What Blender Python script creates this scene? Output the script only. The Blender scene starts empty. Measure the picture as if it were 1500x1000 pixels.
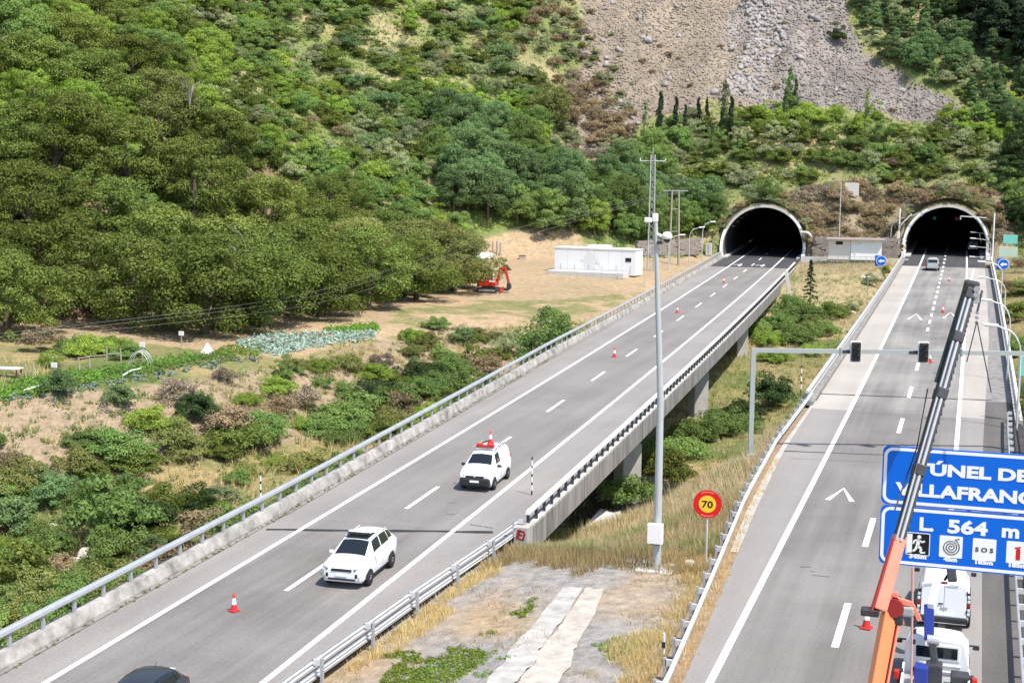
import bpy, bmesh, math, random
import numpy as np
from mathutils import Vector, Matrix
R = math.radians
random.seed(7)
rng = np.random.default_rng(11)
scene = bpy.context.scene
col = scene.collection

# ------------------------------------------------------------------ camera
FPX, CAMH = 2100.0, 17.0
YAW, PITCH, ROLL = math.atan2(690, 2100), math.atan2(278, 2100), 0.008
fw = np.array([-math.sin(YAW) * math.cos(PITCH), math.cos(YAW) * math.cos(PITCH), -math.sin(PITCH)])
rt = np.array([math.cos(YAW), math.sin(YAW), 0.0])
up = np.cross(rt, fw)
rt, up = rt * math.cos(ROLL) + up * math.sin(ROLL), up * math.cos(ROLL) - rt * math.sin(ROLL)
C0 = np.array([0, 0, CAMH])
cam_d = bpy.data.cameras.new('camera')
cam_d.sensor_width = 36.0
cam_d.lens = FPX / 1500.0 * 36.0
cam_d.clip_start = 0.5
cam_d.clip_end = 3000.0
cam = bpy.data.objects.new('camera', cam_d)
col.objects.link(cam)
cam.matrix_world = Matrix(((rt[0], up[0], -fw[0], 0), (rt[1], up[1], -fw[1], 0), (rt[2], up[2], -fw[2], CAMH), (0, 0, 0, 1)))
scene.camera = cam

# ------------------------------------------------------------------ light
SUN_EL = R(60)
SUN_AZ = math.atan2(0.88, -0.48)          # clockwise from +Y
w = bpy.data.worlds.new('World')
scene.world = w
w.use_nodes = True
wn = w.node_tree.nodes
sky = wn.new('ShaderNodeTexSky')
sky.sky_type = 'NISHITA'
sky.sun_disc = False
sky.sun_elevation = SUN_EL
sky.sun_rotation = SUN_AZ
w.node_tree.links.new(sky.outputs['Color'], wn['Background'].inputs['Color'])
wn['Background'].inputs['Strength'].default_value = 0.15
sd = bpy.data.lights.new('sun', 'SUN')
sd.energy = 4.3
sd.angle = R(0.5)
sd.color = (1.0, 0.94, 0.855)
sun = bpy.data.objects.new('sun', sd)
col.objects.link(sun)
sun_dir = Vector((math.sin(SUN_AZ) * math.cos(SUN_EL), math.cos(SUN_AZ) * math.cos(SUN_EL), math.sin(SUN_EL)))
sun.rotation_euler = sun_dir.to_track_quat('Z', 'Y').to_euler()
sun.location = (60, 0, 120)
scene.view_settings.view_transform = 'Standard'
scene.view_settings.look = 'None'
scene.view_settings.gamma = 1.0
scene.view_settings.use_curve_mapping = False
scene.view_settings.exposure = 0.60

# ------------------------------------------------------------------ geometry helpers
def ray(u, v): return fw + rt * ((u - 750) / FPX) - up * ((v - 500) / FPX)
def G(u, v, z=0.0):
    d = ray(u, v)
    return C0 + d * ((z - CAMH) / d[2])
def A(u, v, D): return C0 + ray(u, v) * D
def project(P):
    d = np.asarray(P, float) - C0
    z = d @ fw
    return 750 + FPX * (d @ rt) / z, 500 - FPX * (d @ up) / z, z

def link(o, parent=None):
    col.objects.link(o)
    if parent is not None: o.parent = parent
    return o
def tag(o, label=None, cat=None, group=None, kind=None):
    if label: o['label'] = label
    if cat: o['category'] = cat
    if group: o['group'] = group
    if kind: o['kind'] = kind
    return o
def empty(name, loc, rz=0.0, label=None, cat=None, group=None):
    o = bpy.data.objects.new(name, None)
    o.empty_display_size = 0.2
    o.location = tuple(loc)
    o.rotation_euler = (0, 0, rz)
    link(o)
    return tag(o, label, cat, group)
def copy_tree(o, parent=None):
    c = o.copy()
    link(c, parent)
    for ch in list(o.children): copy_tree(ch, c)
    return c
def mesh_np(name, V, F, mat=None, smooth=False):
    V = np.asarray(V, np.float32)
    F = np.asarray(F, np.int32)
    me = bpy.data.meshes.new(name)
    k = F.shape[1]
    me.vertices.add(len(V))
    me.vertices.foreach_set('co', V.ravel())
    me.loops.add(F.size)
    me.loops.foreach_set('vertex_index', F.ravel())
    me.polygons.add(len(F))
    me.polygons.foreach_set('loop_start', np.arange(0, F.size, k, dtype=np.int32))
    if smooth: me.polygons.foreach_set('use_smooth', np.ones(len(F), bool))
    me.update(calc_edges=True)
    if mat: me.materials.append(mat)
    return me
class MB:
    """collects simple shapes and links them as one mesh"""
    def __init__(s): s.v = []; s.f = []; s.sm = []
    def add(s, vs, fs, smooth=False):
        b = len(s.v)
        s.v += [tuple(map(float, p)) for p in vs]
        s.f += [tuple(b + i for i in f) for f in fs]
        s.sm += [smooth] * len(fs)
        return s
    def box(s, c, d, rot=None, taper=1.0):
        x, y, z = d[0] / 2, d[1] / 2, d[2] / 2
        vs = [Vector((sx * x * (taper if sz > 0 else 1), sy * y * (taper if sz > 0 else 1), sz * z)) for sz in (-1, 1) for sx, sy in ((-1, -1), (1, -1), (1, 1), (-1, 1))]
        if rot is not None: vs = [rot @ p for p in vs]
        vs = [p + Vector(c) for p in vs]
        return s.add(vs, [(3, 2, 1, 0), (4, 5, 6, 7), (0, 1, 5, 4), (1, 2, 6, 5), (2, 3, 7, 6), (3, 0, 4, 7)])
    def beam(s, a, b, wx, wz, upv=(0, 0, 1), w2=None):
        a, b = Vector(a), Vector(b)
        d = (b - a).normalized()
        u = Vector(upv)
        if abs(d.dot(u)) > 0.98: u = Vector((0, 1, 0))
        x = d.cross(u).normalized(); y = x.cross(d)
        k = (w2 or 1.0)
        vs = []
        for p, q in ((a, 1.0), (b, k)):
            for sx, sy in ((-1, -1), (1, -1), (1, 1), (-1, 1)): vs.append(p + x * (sx * wx / 2 * q) + y * (sy * wz / 2 * q))
        return s.add(vs, [(3, 2, 1, 0), (4, 5, 6, 7), (0, 1, 5, 4), (1, 2, 6, 5), (2, 3, 7, 6), (3, 0, 4, 7)])
    def tube(s, pts, r, n=8, cap=True):
        pts = [Vector(p) for p in pts]
        rs = r if isinstance(r, (list, tuple)) else [r] * len(pts)
        rings = []
        for i, p in enumerate(pts):
            d = (pts[min(i + 1, len(pts) - 1)] - pts[max(i - 1, 0)]).normalized()
            u = Vector((0, 0, 1)) if abs(d.z) < 0.95 else Vector((0, 1, 0))
            x = d.cross(u).normalized(); y = x.cross(d)
            rings.append([p + (x * math.cos(2 * math.pi * k / n) + y * math.sin(2 * math.pi * k / n)) * rs[i] for k in range(n)])
        vs = [q for rg in rings for q in rg]
        fs = [(i * n + k, i * n + (k + 1) % n, (i + 1) * n + (k + 1) % n, (i + 1) * n + k) for i in range(len(pts) - 1) for k in range(n)]
        s.add(vs, fs, True)
        if cap: s.add(rings[0] + rings[-1], [tuple(range(n)), tuple(range(2 * n - 1, n - 1, -1))])
        return s
    def lathe(s, prof, n=14, c=(0, 0, 0), axis='z'):
        vs = []
        for r, h in prof:
            for k in range(n):
                a = 2 * math.pi * k / n
                p = (r * math.cos(a), r * math.sin(a), h)
                if axis == 'x': p = (h, r * math.cos(a), r * math.sin(a))
                if axis == 'y': p = (r * math.cos(a), h, r * math.sin(a))
                vs.append((p[0] + c[0], p[1] + c[1], p[2] + c[2]))
        fs = [(i * n + k, i * n + (k + 1) % n, (i + 1) * n + (k + 1) % n, (i + 1) * n + k) for i in range(len(prof) - 1) for k in range(n)]
        s.add(vs, fs, True)
        s.add(vs[:n] + vs[-n:], [tuple(range(n - 1, -1, -1)), tuple(range(n, 2 * n))])
        return s
    def prism(s, poly, y0, y1):
        """polygon in x,z extruded along y"""
        n = len(poly)
        vs = [(x, y0, z) for x, z in poly] + [(x, y1, z) for x, z in poly]
        return s.add(vs, [tuple(range(n)), tuple(range(2 * n - 1, n - 1, -1))] + [(k, n + k, n + (k + 1) % n, (k + 1) % n) for k in range(n)])
    def build(s, name, mat, parent=None, label=None, bevel=0.0):
        me = bpy.data.meshes.new(name)
        me.from_pydata(s.v, [], s.f)
        me.polygons.foreach_set('use_smooth', s.sm)
        bm = bmesh.new(); bm.from_mesh(me)
        bmesh.ops.recalc_face_normals(bm, faces=bm.faces)
        bm.to_mesh(me); bm.free()
        if mat: me.materials.append(mat)
        o = link(bpy.data.objects.new(name, me), parent)
        if bevel:
            m = o.modifiers.new('bevel', 'BEVEL'); m.width = bevel; m.segments = 2; m.limit_method = 'ANGLE'
        if label: o['label'] = label
        return o

# value noise in numpy
_tab = rng.random((256, 256))
def vnoise(x, y):
    xi, yi = np.floor(x).astype(int), np.floor(y).astype(int)
    fx, fy = x - xi, y - yi
    fx, fy = fx * fx * (3 - 2 * fx), fy * fy * (3 - 2 * fy)
    t = lambda a, b: _tab[a % 256, b % 256]
    return (t(xi, yi) * (1 - fx) + t(xi + 1, yi) * fx) * (1 - fy) + (t(xi, yi + 1) * (1 - fx) + t(xi + 1, yi + 1) * fx) * fy
def fbm(x, y, o=4):
    r = 0; a = 0.5
    for i in range(o):
        r = r + a * (vnoise(x * 2 ** i + 17.3 * i, y * 2 ** i + 9.1 * i) - 0.5); a *= 0.5
    return r

# ------------------------------------------------------------------ materials
MATS = {}
def mat(name, color, rough=0.7, metal=0.0, var=0.0, scale=1.0, bump=0.0, bscale=None, spec=0.3, emit=None, stretch=None, objvar=0.0, coord='Object'):
    m = bpy.data.materials.new(name)
    m.use_nodes = True
    nt = m.node_tree; n = nt.nodes; L = nt.links
    b = n['Principled BSDF']
    b.inputs['Roughness'].default_value = rough
    b.inputs['Metallic'].default_value = metal
    b.inputs['Specular IOR Level'].default_value = spec
    b.inputs['Base Color'].default_value = (*color, 1)
    out = None
    if var or bump:
        tc = n.new('ShaderNodeTexCoord')
        mp = n.new('ShaderNodeMapping')
        L.new(tc.outputs[coord], mp.inputs['Vector'])
        if stretch: mp.inputs['Scale'].default_value = stretch
        no = n.new('ShaderNodeTexNoise')
        no.inputs['Scale'].default_value = scale
        no.inputs['Detail'].default_value = 8
        no.inputs['Roughness'].default_value = 0.65
        L.new(mp.outputs['Vector'], no.inputs['Vector'])
    if var:
        mr = n.new('ShaderNodeMapRange')
        mr.inputs['From Min'].default_value = 0.25; mr.inputs['From Max'].default_value = 0.75
        mr.inputs['To Min'].default_value = 1 - var; mr.inputs['To Max'].default_value = 1 + var
        L.new(no.outputs['Fac'], mr.inputs['Value'])
        mx = n.new('ShaderNodeVectorMath'); mx.operation = 'SCALE'
        mx.inputs[0].default_value = color
        L.new(mr.outputs['Result'], mx.inputs['Scale'])
        out = mx.outputs['Vector']
        L.new(out, b.inputs['Base Color'])
    if bump:
        nb = n.new('ShaderNodeTexNoise')
        nb.inputs['Scale'].default_value = bscale or scale * 6
        nb.inputs['Detail'].default_value = 6
        L.new(mp.outputs['Vector'], nb.inputs['Vector'])
        bp = n.new('ShaderNodeBump'); bp.inputs['Strength'].default_value = bump; bp.inputs['Distance'].default_value = 0.05
        L.new(nb.outputs['Fac'], bp.inputs['Height']); L.new(bp.outputs['Normal'], b.inputs['Normal'])
    if emit:
        b.inputs['Emission Color'].default_value = (*emit[:3], 1)
        b.inputs['Emission Strength'].default_value = emit[3]
    MATS[name] = m
    return m
def leaf_mat(name, c0, c1, transl=0.3, hue=0.0):
    """leaf colour varies from leaf to leaf and from plant to plant"""
    m = bpy.data.materials.new(name); m.use_nodes = True
    nt = m.node_tree; n = nt.nodes; L = nt.links
    n.remove(n['Principled BSDF'])
    ge = n.new('ShaderNodeNewGeometry'); oi = n.new('ShaderNodeObjectInfo')
    mi = n.new('ShaderNodeMix'); mi.data_type = 'RGBA'
    mi.inputs['A'].default_value = (*c0, 1); mi.inputs['B'].default_value = (*c1, 1)
    L.new(ge.outputs['Random Per Island'], mi.inputs['Factor'])
    hs = n.new('ShaderNodeHueSaturation')
    mr = n.new('ShaderNodeMapRange'); mr.inputs['To Min'].default_value = 0.72; mr.inputs['To Max'].default_value = 1.3
    L.new(oi.outputs['Random'], mr.inputs['Value']); L.new(mr.outputs['Result'], hs.inputs['Value'])
    mu = n.new('ShaderNodeMath'); mu.operation = 'MULTIPLY'; mu.inputs[1].default_value = 7.31
    fr = n.new('ShaderNodeMath'); fr.operation = 'FRACT'
    L.new(oi.outputs['Random'], mu.inputs[0]); L.new(mu.outputs[0], fr.inputs[0])
    m2 = n.new('ShaderNodeMapRange'); m2.inputs['To Min'].default_value = 0.494; m2.inputs['To Max'].default_value = 0.515
    L.new(fr.outputs[0], m2.inputs['Value']); L.new(m2.outputs['Result'], hs.inputs['Hue'])
    L.new(mi.outputs['Result'], hs.inputs['Color'])
    d = n.new('ShaderNodeBsdfDiffuse'); t = n.new('ShaderNodeBsdfTranslucent'); ms = n.new('ShaderNodeMixShader')
    ms.inputs['Fac'].default_value = transl
    L.new(hs.outputs['Color'], d.inputs['Color']); L.new(hs.outputs['Color'], t.inputs['Color'])
    L.new(d.outputs[0], ms.inputs[1]); L.new(t.outputs[0], ms.inputs[2])
    L.new(ms.outputs[0], n['Material Output'].inputs['Surface'])
    MATS[name] = m
    return m
M = MATS
mat('concrete', (0.40, 0.385, 0.36), 0.85, var=0.22, scale=0.6, bump=0.25)
mat('concrete_pale', (0.55, 0.54, 0.52), 0.85, var=0.15, scale=0.5, bump=0.2)
mat('barrier_concrete', (0.33, 0.315, 0.29), 0.9, var=0.7, scale=1.1, bump=0.4)
mat('concrete_stained', (0.225, 0.216, 0.205), 0.9, var=0.6, scale=2.0, bump=0.3, stretch=(1, 1, 0.14))
mat('kerb_pale', (0.46, 0.445, 0.42), 0.9, var=0.3, scale=1.2)
mat('concrete_dark', (0.24, 0.235, 0.225), 0.9, var=0.25, scale=0.5)
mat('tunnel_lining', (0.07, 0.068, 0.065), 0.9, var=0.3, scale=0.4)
mat('galvanised', (0.62, 0.63, 0.64), 0.45, 0.35, var=0.12, scale=1.5)
mat('galvanised_dull', (0.42, 0.43, 0.44), 0.55, 0.35, var=0.15, scale=2)
mat('grey_paint', (0.36, 0.39, 0.38), 0.5, 0.1, var=0.06, scale=2)
mat('mast_paint', (0.43, 0.455, 0.465), 0.5, 0.1, var=0.06, scale=2)
mat('white_paint', (0.80, 0.80, 0.79), 0.45, var=0.05, scale=1.2)
mat('line_paint', (0.78, 0.78, 0.76), 0.6, var=0.12, scale=1.2)
mat('car_white', (0.80, 0.80, 0.80), 0.25, spec=0.5)
mat('car_dark', (0.045, 0.052, 0.065), 0.3, 0.3, spec=0.5)
mat('car_silver', (0.45, 0.50, 0.50), 0.3, 0.3, spec=0.5)
mat('glass_dark', (0.012, 0.016, 0.02), 0.06, spec=0.6)
mat('rubber', (0.02, 0.02, 0.021), 0.8)
mat('black_plastic', (0.028, 0.028, 0.03), 0.55)
mat('black_metal', (0.06, 0.06, 0.064), 0.45, 0.3, var=0.3, scale=4)
mat('rim', (0.42, 0.43, 0.44), 0.35, 0.7)
mat('chrome', (0.7, 0.7, 0.72), 0.2, 0.9)
mat('steel_bright', (0.52, 0.53, 0.55), 0.35, 0.4, var=0.1, scale=3)
mat('lamp_glass', (0.65, 0.67, 0.70), 0.15, spec=0.6)
mat('red_paint', (0.55, 0.035, 0.02), 0.4, var=0.12, scale=2)
mat('red_dark', (0.30, 0.03, 0.03), 0.5)
mat('orange_paint', (0.86, 0.28, 0.12), 0.45, var=0.07, scale=1.5)
mat('salmon_paint', (0.82, 0.25, 0.17), 0.5, var=0.12, scale=2)
mat('blue_paint', (0.025, 0.045, 0.26), 0.4, var=0.1, scale=3)
mat('sign_blue', (0.0, 0.13, 0.66), 0.4, var=0.03, scale=0.7)
mat('sign_white', (0.84, 0.85, 0.85), 0.45)
mat('sign_yellow', (0.85, 0.52, 0.03), 0.45)
mat('sign_red', (0.62, 0.012, 0.015), 0.4)
mat('sign_black', (0.01, 0.01, 0.011), 0.5)
mat('teal', (0.20, 0.60, 0.52), 0.5, var=0.06, scale=2)
mat('pale_green', (0.50, 0.60, 0.48), 0.6, var=0.1, scale=2)
mat('cone_orange', (0.62, 0.035, 0.035), 0.5, var=0.08, scale=6)
mat('bark', (0.12, 0.095, 0.07), 0.95, var=0.3, scale=3)
mat('bark_pale', (0.34, 0.31, 0.27), 0.95, var=0.3, scale=3)
mat('wood_post', (0.36, 0.31, 0.25), 0.9, var=0.25, scale=3)
mat('rock', (0.40, 0.36, 0.315), 0.95, var=0.3, scale=1.5, bump=0.5)
mat('rock_pale', (0.52, 0.49, 0.44), 0.95, var=0.25, scale=1.5, bump=0.5)
mat('rock_grey', (0.25, 0.215, 0.19), 0.95, var=0.35, scale=1.2, bump=0.5)
mat('scree_rock', (0.275, 0.228, 0.18), 0.95, var=0.5, scale=0.5, coord='Object')
mat('scree_grey', (0.24, 0.21, 0.19), 0.95, var=0.5, scale=0.5)
mat('water', (0.02, 0.025, 0.02), 0.12, spec=0.5)
mat('wall_white', (0.80, 0.80, 0.79), 0.7, var=0.05, scale=0.4)
mat('wall_cream', (0.70, 0.66, 0.60), 0.7, var=0.06, scale=0.6)
mat('pale_grey', (0.68, 0.68, 0.67), 0.8)
mat('roof_brown', (0.30, 0.25, 0.23), 0.8)
mat('rope', (0.55, 0.30, 0.27), 0.8)
mat('wire', (0.22, 0.22, 0.22), 0.6, 0.4)
mat('soil', (0.27, 0.19, 0.12), 0.95, var=0.3, scale=1)
mat('bank_earth', (0.17, 0.15, 0.08), 0.95, var=0.45, scale=.8, bump=.5)
mat('rock_ledge', (0.30, 0.28, 0.27), 0.95, var=0.4, scale=0.7, bump=.5)
mat('rail_blue', (0.42, 0.44, 0.465), 0.45, 0.3, var=.15, scale=1.5)
mat('asphalt_seam', (0.035, 0.035, 0.036), 0.9)
mat('crack_seal', (0.12, 0.115, 0.11), 0.9)
mat('green_light', (0.02, 0.2, 0.08), 0.4, emit=(0.05, 0.8, 0.35, 0.02))
mat('red_light', (0.2, 0.02, 0.02), 0.4, emit=(0.9, 0.08, 0.08, 0.02))
mat('amber', (0.7, 0.25, 0.03), 0.4)
mat('tail_red', (0.35, 0.01, 0.01), 0.3)
leaf_mat('leaf_chestnut', (0.072, 0.108, 0.020), (0.26, 0.30, 0.080), .35)
leaf_mat('leaf_olive', (0.16, 0.18, 0.05), (0.29, 0.30, 0.105), .35)
leaf_mat('leaf_green', (0.135, 0.215, 0.056), (0.27, 0.365, 0.115), .42)
leaf_mat('leaf_bright', (0.20, 0.29, 0.042), (0.35, 0.45, 0.10), .42)
leaf_mat('leaf_blue', (0.125, 0.205, 0.08), (0.245, 0.34, 0.14), .4)
leaf_mat('leaf_grey', (0.24, 0.275, 0.125), (0.42, 0.45, 0.25), .4)
leaf_mat('leaf_dark', (0.045, 0.075, 0.028), (0.085, 0.125, 0.046))
leaf_mat('leaf_pine', (0.032, 0.052, 0.030), (0.07, 0.098, 0.055))
leaf_mat('leaf_dry', (0.25, 0.185, 0.105), (0.38, 0.30, 0.185), 0.25)
leaf_mat('leaf_mauve', (0.27, 0.21, 0.15), (0.38, 0.32, 0.24), 0.25)
leaf_mat('leaf_cabbage', (0.19, 0.26, 0.20), (0.33, 0.42, 0.34), 0.2)
leaf_mat('leaf_bean', (0.12, 0.25, 0.04), (0.21, 0.36, 0.07), 0.35)
leaf_mat('grass_dry', (0.56, 0.46, 0.26), (0.76, 0.66, 0.43), 0.45)
leaf_mat('grass_green', (0.18, 0.25, 0.06), (0.31, 0.38, 0.12), 0.4)
leaf_mat('grass_gold', (0.50, 0.37, 0.17), (0.72, 0.58, 0.32), 0.45)
# ------------------------------------------------------------------ road centre lines (curve gently to the left into the tunnels)
_pl = np.polyfit([40, 64.7, 80, 106.6, 132, 175, 210, 260], [-25.75, -26.8, -27.4, -28.7, -30.0, -31.9, -33.8, -37.0], 2)
_pr = np.polyfit([45, 82, 90, 130, 177, 200, 265], [-4.2, -4.5, -4.55, -4.72, -5.1, -5.5, -6.35], 2)
def xl(y): return np.polyval(_pl, y)
def xr(y): return np.polyval(_pr, y)
ZL, ZR = -0.8, 0.0
PL_Y, PR_Y = 247.0, 251.0                    # tunnel mouths

# ------------------------------------------------------------------ terrain height
_cp = []
for y in range(-20, 62, 8):
    for o in (-6, 0, 6): _cp.append((float(xl(y)) + o, y, -1.15))
for y in range(-20, 100, 8):
    for o in (-6, 0, 6): _cp.append((float(xr(y)) + o, y, -0.35))
for y in range(198, 262, 8):
    for o in (-6, 0, 6): _cp.append((float(xl(y)) + o, y, -1.15))
for y in range(234, 266, 8):
    for o in (-6, 0, 6): _cp.append((float(xr(y)) + o, y, -0.35))
_cp += [(-16, -10, -.6), (-16, 20, -.6), (-16, 40, -.55), (-15, 52, -.55), (-15, 60, -.7), (-18.6, 58, -.8), (-18.5, 63, -1.7),
        (-12.3, 70, -.4), (-12.4, 80, -.5), (-12.6, 90, -.8), (-14, 76, -1.8), (-17, 73, -3.8), (-19.3, 70, -4.0), (-12.8, 98, -2.4), (-14.5, 90, -4.4), (-16.5, 95, -6.6),
        (-20, 88, -6.8), (-18, 105, -7.5), (-12, 120, -7.3), (-16, 140, -7), (-14, 160, -6.3), (-20, 172, -5.6), (-14, 185, -4), (-21, 197, -2.2), (-15, 205, -1.8),
        (-22, 214, -.6), (-15, 220, -.5), (-20, 228, -.2), (-20, 240, 0), (-14, 243, 0), (-25, 243, -.2),
        (-26, 66, -3), (-30, 75, -6.5), (-27, 95, -7.5), (-30, 130, -7), (-32, 160, -6), (-34, 178, -4), (-35, 188, -2), (-27, 185, -4.5),
        (-4, 104, -1.5), (-4, 116, -6.5), (-4, 150, -7), (-4, 190, -5), (-4, 215, -2.2), (-4, 226, -.8),
        (5, 20, -.5), (5, 60, -.5), (6, 90, -1.0), (8, 120, -2.6), (8, 150, -3), (7, 180, -2), (6, 210, -.6), (6, 240, 0), (20, 20, 0), (22, 60, .3), (22, 100, .5), (22, 150, .5), (22, 200, 2), (45, 60, 3), (45, 120, 5), (45, 180, 6), (70, 20, 4),
        (-33.5, 0, -1.4), (-33, 20, -1.3), (-33.5, 40, -1.4), (-34, 60, -1.8), (-37, 0, -5), (-38, 25, -5.5), (-38, 45, -6), (-38.5, 60, -6.3), (-40, 80, -6.8), (-40, 100, -6.8),
        (-45, 20, -8), (-45, 40, -8), (-50, 60, -8.5), (-52, 72, -8.6), (-48, 85, -8), (-45, 105, -7.3), (-43, 122, -6.4), (-41, 140, -5), (-41, 152, -3.6), (-42, 163, -2.2), (-43, 178, -1.3), (-41, 192, -1.0), (-45, 210, -.6), (-46, 225, -.4),
        (-120, 62, -2.6), (-95, 78, -2.6), (-82, 86, -2.6), (-72.4, 92.4, -2.5), (-66.5, 99, -2.5), (-62.2, 106, -2.5), (-60.5, 114, -2.45), (-59.8, 124, -2.35), (-59, 135, -2.25), (-56, 143, -2.1), (-50, 152, -1.9), (-46, 162, -1.7),
        (-120, 52, -7.5), (-95, 66, -7.5), (-80, 74, -7.8), (-66, 82, -7.8), (-60, 90, -7.8), (-55.5, 99, -7.4), (-53.5, 110, -6.8), (-52, 122, -6.0), (-50.5, 133, -5.2), (-47, 142, -4.4),
        (-64, 60, -8.2), (-70, 30, -7.5), (-90, 40, -7), (-120, 20, -6), (-60, 0, -7), (-100, 0, -5),
        (-90, 90, -2.2), (-75, 105, -2.0), (-70, 119, -1.8), (-66, 130, -1.8), (-64, 145, -1.3), (-72, 135, -1.3), (-87, 115, -1.2), (-110, 85, -1.5), (-140, 70, -1.5),
        (-60, 158, -1.3), (-54, 165, -1.4), (-60, 174, -1), (-70, 168, -.8), (-50, 182, -.9), (-52, 197, -.3), (-60, 200, 0), (-45, 197, -.5), (-66, 205, .1), (-55, 212, .2), (-50, 222, 0)]
_cp = np.array(_cp, float)
# foot of the hill, from the left to the right of the valley
FOOT = np.array([(-420, -60), (-160, 78), (-125, 92), (-100, 112), (-86, 132), (-80, 150), (-78, 186), (-70, 212), (-58, 224), (-47, 236), (-46, 246), (-29, 248), (-27, 244), (-13, 246), (-13, 250), (3, 251), (4, 246), (11, 240), (24, 222), (50, 190), (110, 140), (300, 60)], float)
for p in [(-180, 75), (-140, 92), (-112, 112), (-100, 135), (-98, 160), (-95, 190), (-85, 220), (-70, 240), (-50, 260), (-25, 262), (-5, 264), (15, 255), (40, 225), (70, 200), (-90, 260), (-40, 300), (20, 300), (-140, 180), (-200, 120), (-120, 320), (60, 300), (120, 200), (-220, 250), (0, 380), (-160, 400), (140, 330)]:
    _cp = np.vstack([_cp, (p[0], p[1], 0.0)])
def _rbf():
    P = _cp[:, :2]; n = len(P)
    K = np.sqrt(((P[:, None] - P[None]) ** 2).sum(-1) + 1.0)
    Q = np.c_[np.ones(n), P / 100]
    Mx = np.block([[K - np.eye(n) * 0.02, Q], [Q.T, np.zeros((3, 3))]])
    return np.linalg.solve(Mx, np.r_[_cp[:, 2], np.zeros(3)])
_wt = _rbf()
def foot_dist(x, y):
    """distance behind the foot line, 0 in front of it"""
    best = np.full(x.shape, 1e9)
    for a, b in zip(FOOT[:-1], FOOT[1:]):
        d = b - a
        t = np.clip(((x - a[0]) * d[0] + (y - a[1]) * d[1]) / (d @ d), 0, 1)
        best = np.minimum(best, np.hypot(x - a[0] - t * d[0], y - a[1] - t * d[1]))
    poly = np.vstack([FOOT, [(300, 900), (-420, 900)]])
    ins = np.zeros(x.shape, bool)
    j = len(poly) - 1
    for i in range(len(poly)):
        xi, yi = poly[i]; xj, yj = poly[j]
        c = ((yi > y) != (yj > y)) & (x < (xj - xi) * (y - yi) / (yj - yi + 1e-12) + xi)
        ins ^= c; j = i
    return np.where(ins, best, 0.0)
def height(x, y):
    x = np.asarray(x, float); y = np.asarray(y, float)
    sh = x.shape; x = x.ravel(); y = y.ravel()
    z = np.empty_like(x)
    for i in range(0, len(x), 20000):
        xs, ys = x[i:i + 20000], y[i:i + 20000]
        K = np.sqrt((xs[:, None] - _cp[None, :, 0]) ** 2 + (ys[:, None] - _cp[None, :, 1]) ** 2 + 1.0)
        z[i:i + 20000] = K @ _wt[:-3] + _wt[-3] + (_wt[-2] * xs + _wt[-1] * ys) / 100
    fd = foot_dist(x, y)
    h = np.where(fd < 6, 0.05 * fd * fd, 1.8 + 0.60 * (fd - 6))
    h = np.minimum(h, 1.8 + 0.6 * 110 + 0.35 * np.maximum(fd - 116, 0))
    k = np.clip(fd / 40, 0, 1)
    h = h + k * (9 * fbm(x / 38 + 3, y / 38) + 3.0 * fbm(x / 11, y / 11 + 5)) * np.clip(fd / 25, 0, 1)
    z = np.where(fd > 0, np.maximum(z * np.clip(1 - fd / 8, 0, 1), 0 * z - .4) + h, z)
    z = z + 0.35 * fbm(x / 4.0, y / 4.0) * np.clip(np.abs(z) / 2 + 0.15, 0, 1) * np.where((x > -21.5) & (x < -8) & (y < 60), .15, 1)
    # stay below the carriageways
    for c, z0, y1, y2 in ((xl(y), ZL, 66, 190), (xr(y), ZR, 104, 228)):
        o = np.abs(x - c)
        py = PL_Y if z0 == ZL else PR_Y
        near = (y < y1) | ((y > y2) & (y < py + .5))
        z = np.where((o < 7.2) & near, np.minimum(z, z0 - 0.25), z)
        brid = (y >= y1) & (y <= y2)
        z = np.where((o < 8.5) & brid, np.minimum(z, z0 - 1.9 + 0 * z), z)
        # earth heaped over the tunnel tubes
        za = 1.85 + np.sqrt(np.maximum(7.3 ** 2 - o * o, 0)); za = np.where(o > 7.2, 0, za)
        z = np.where((o < 12) & (y > py + .5 + 2.2 * za / 8.5), np.maximum(z, np.minimum(9.75 - .088 * o * o, 9.75) + z0 + .25 * fbm(x / 3, y / 3)), z)
    return z.reshape(sh)
def H1(x, y): return float(height(np.array([x]), np.array([y]))[0])
# a coarse lookup keeps the many later queries cheap
GX0, GX1, GY0, GY1, GS = -230.0, 110.0, 0.0, 400.0, 1.0
gx = np.arange(GX0, GX1 + .1, GS); gy = np.arange(GY0, GY1 + .1, GS)
GXX, GYY = np.meshgrid(gx, gy, indexing='ij')
HZ = height(GXX, GYY)
def hz(x, y):
    x = np.asarray(x, float); y = np.asarray(y, float)
    fx = np.clip((x - GX0) / GS, 0, len(gx) - 1.001); fy = np.clip((y - GY0) / GS, 0, len(gy) - 1.001)
    i = fx.astype(int); j = fy.astype(int); a = fx - i; b = fy - j
    return (HZ[i, j] * (1 - a) + HZ[i + 1, j] * a) * (1 - b) + (HZ[i, j + 1] * (1 - a) + HZ[i + 1, j + 1] * a) * b
def hit(u, v, d0=40.0, d1=420.0):
    """where the sight line through a pixel first meets the terrain"""
    d = ray(u, v); t = np.arange(d0, d1, 0.25)
    P = C0 + d[None] * t[:, None]
    k = np.nonzero(P[:, 2] < hz(P[:, 0], P[:, 1]))[0]
    return P[k[0]] if len(k) else P[-1]
def inpoly(u, v, poly):
    u = np.asarray(u, float); v = np.asarray(v, float)
    ins = np.zeros(u.shape, bool); j = len(poly) - 1
    for i in range(len(poly)):
        xi, yi = poly[i]; xj, yj = poly[j]
        ins ^= ((yi > v) != (yj > v)) & (u < (xj - xi) * (v - yi) / (yj - yi + 1e-12) + xi)
        j = i
    return ins
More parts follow.
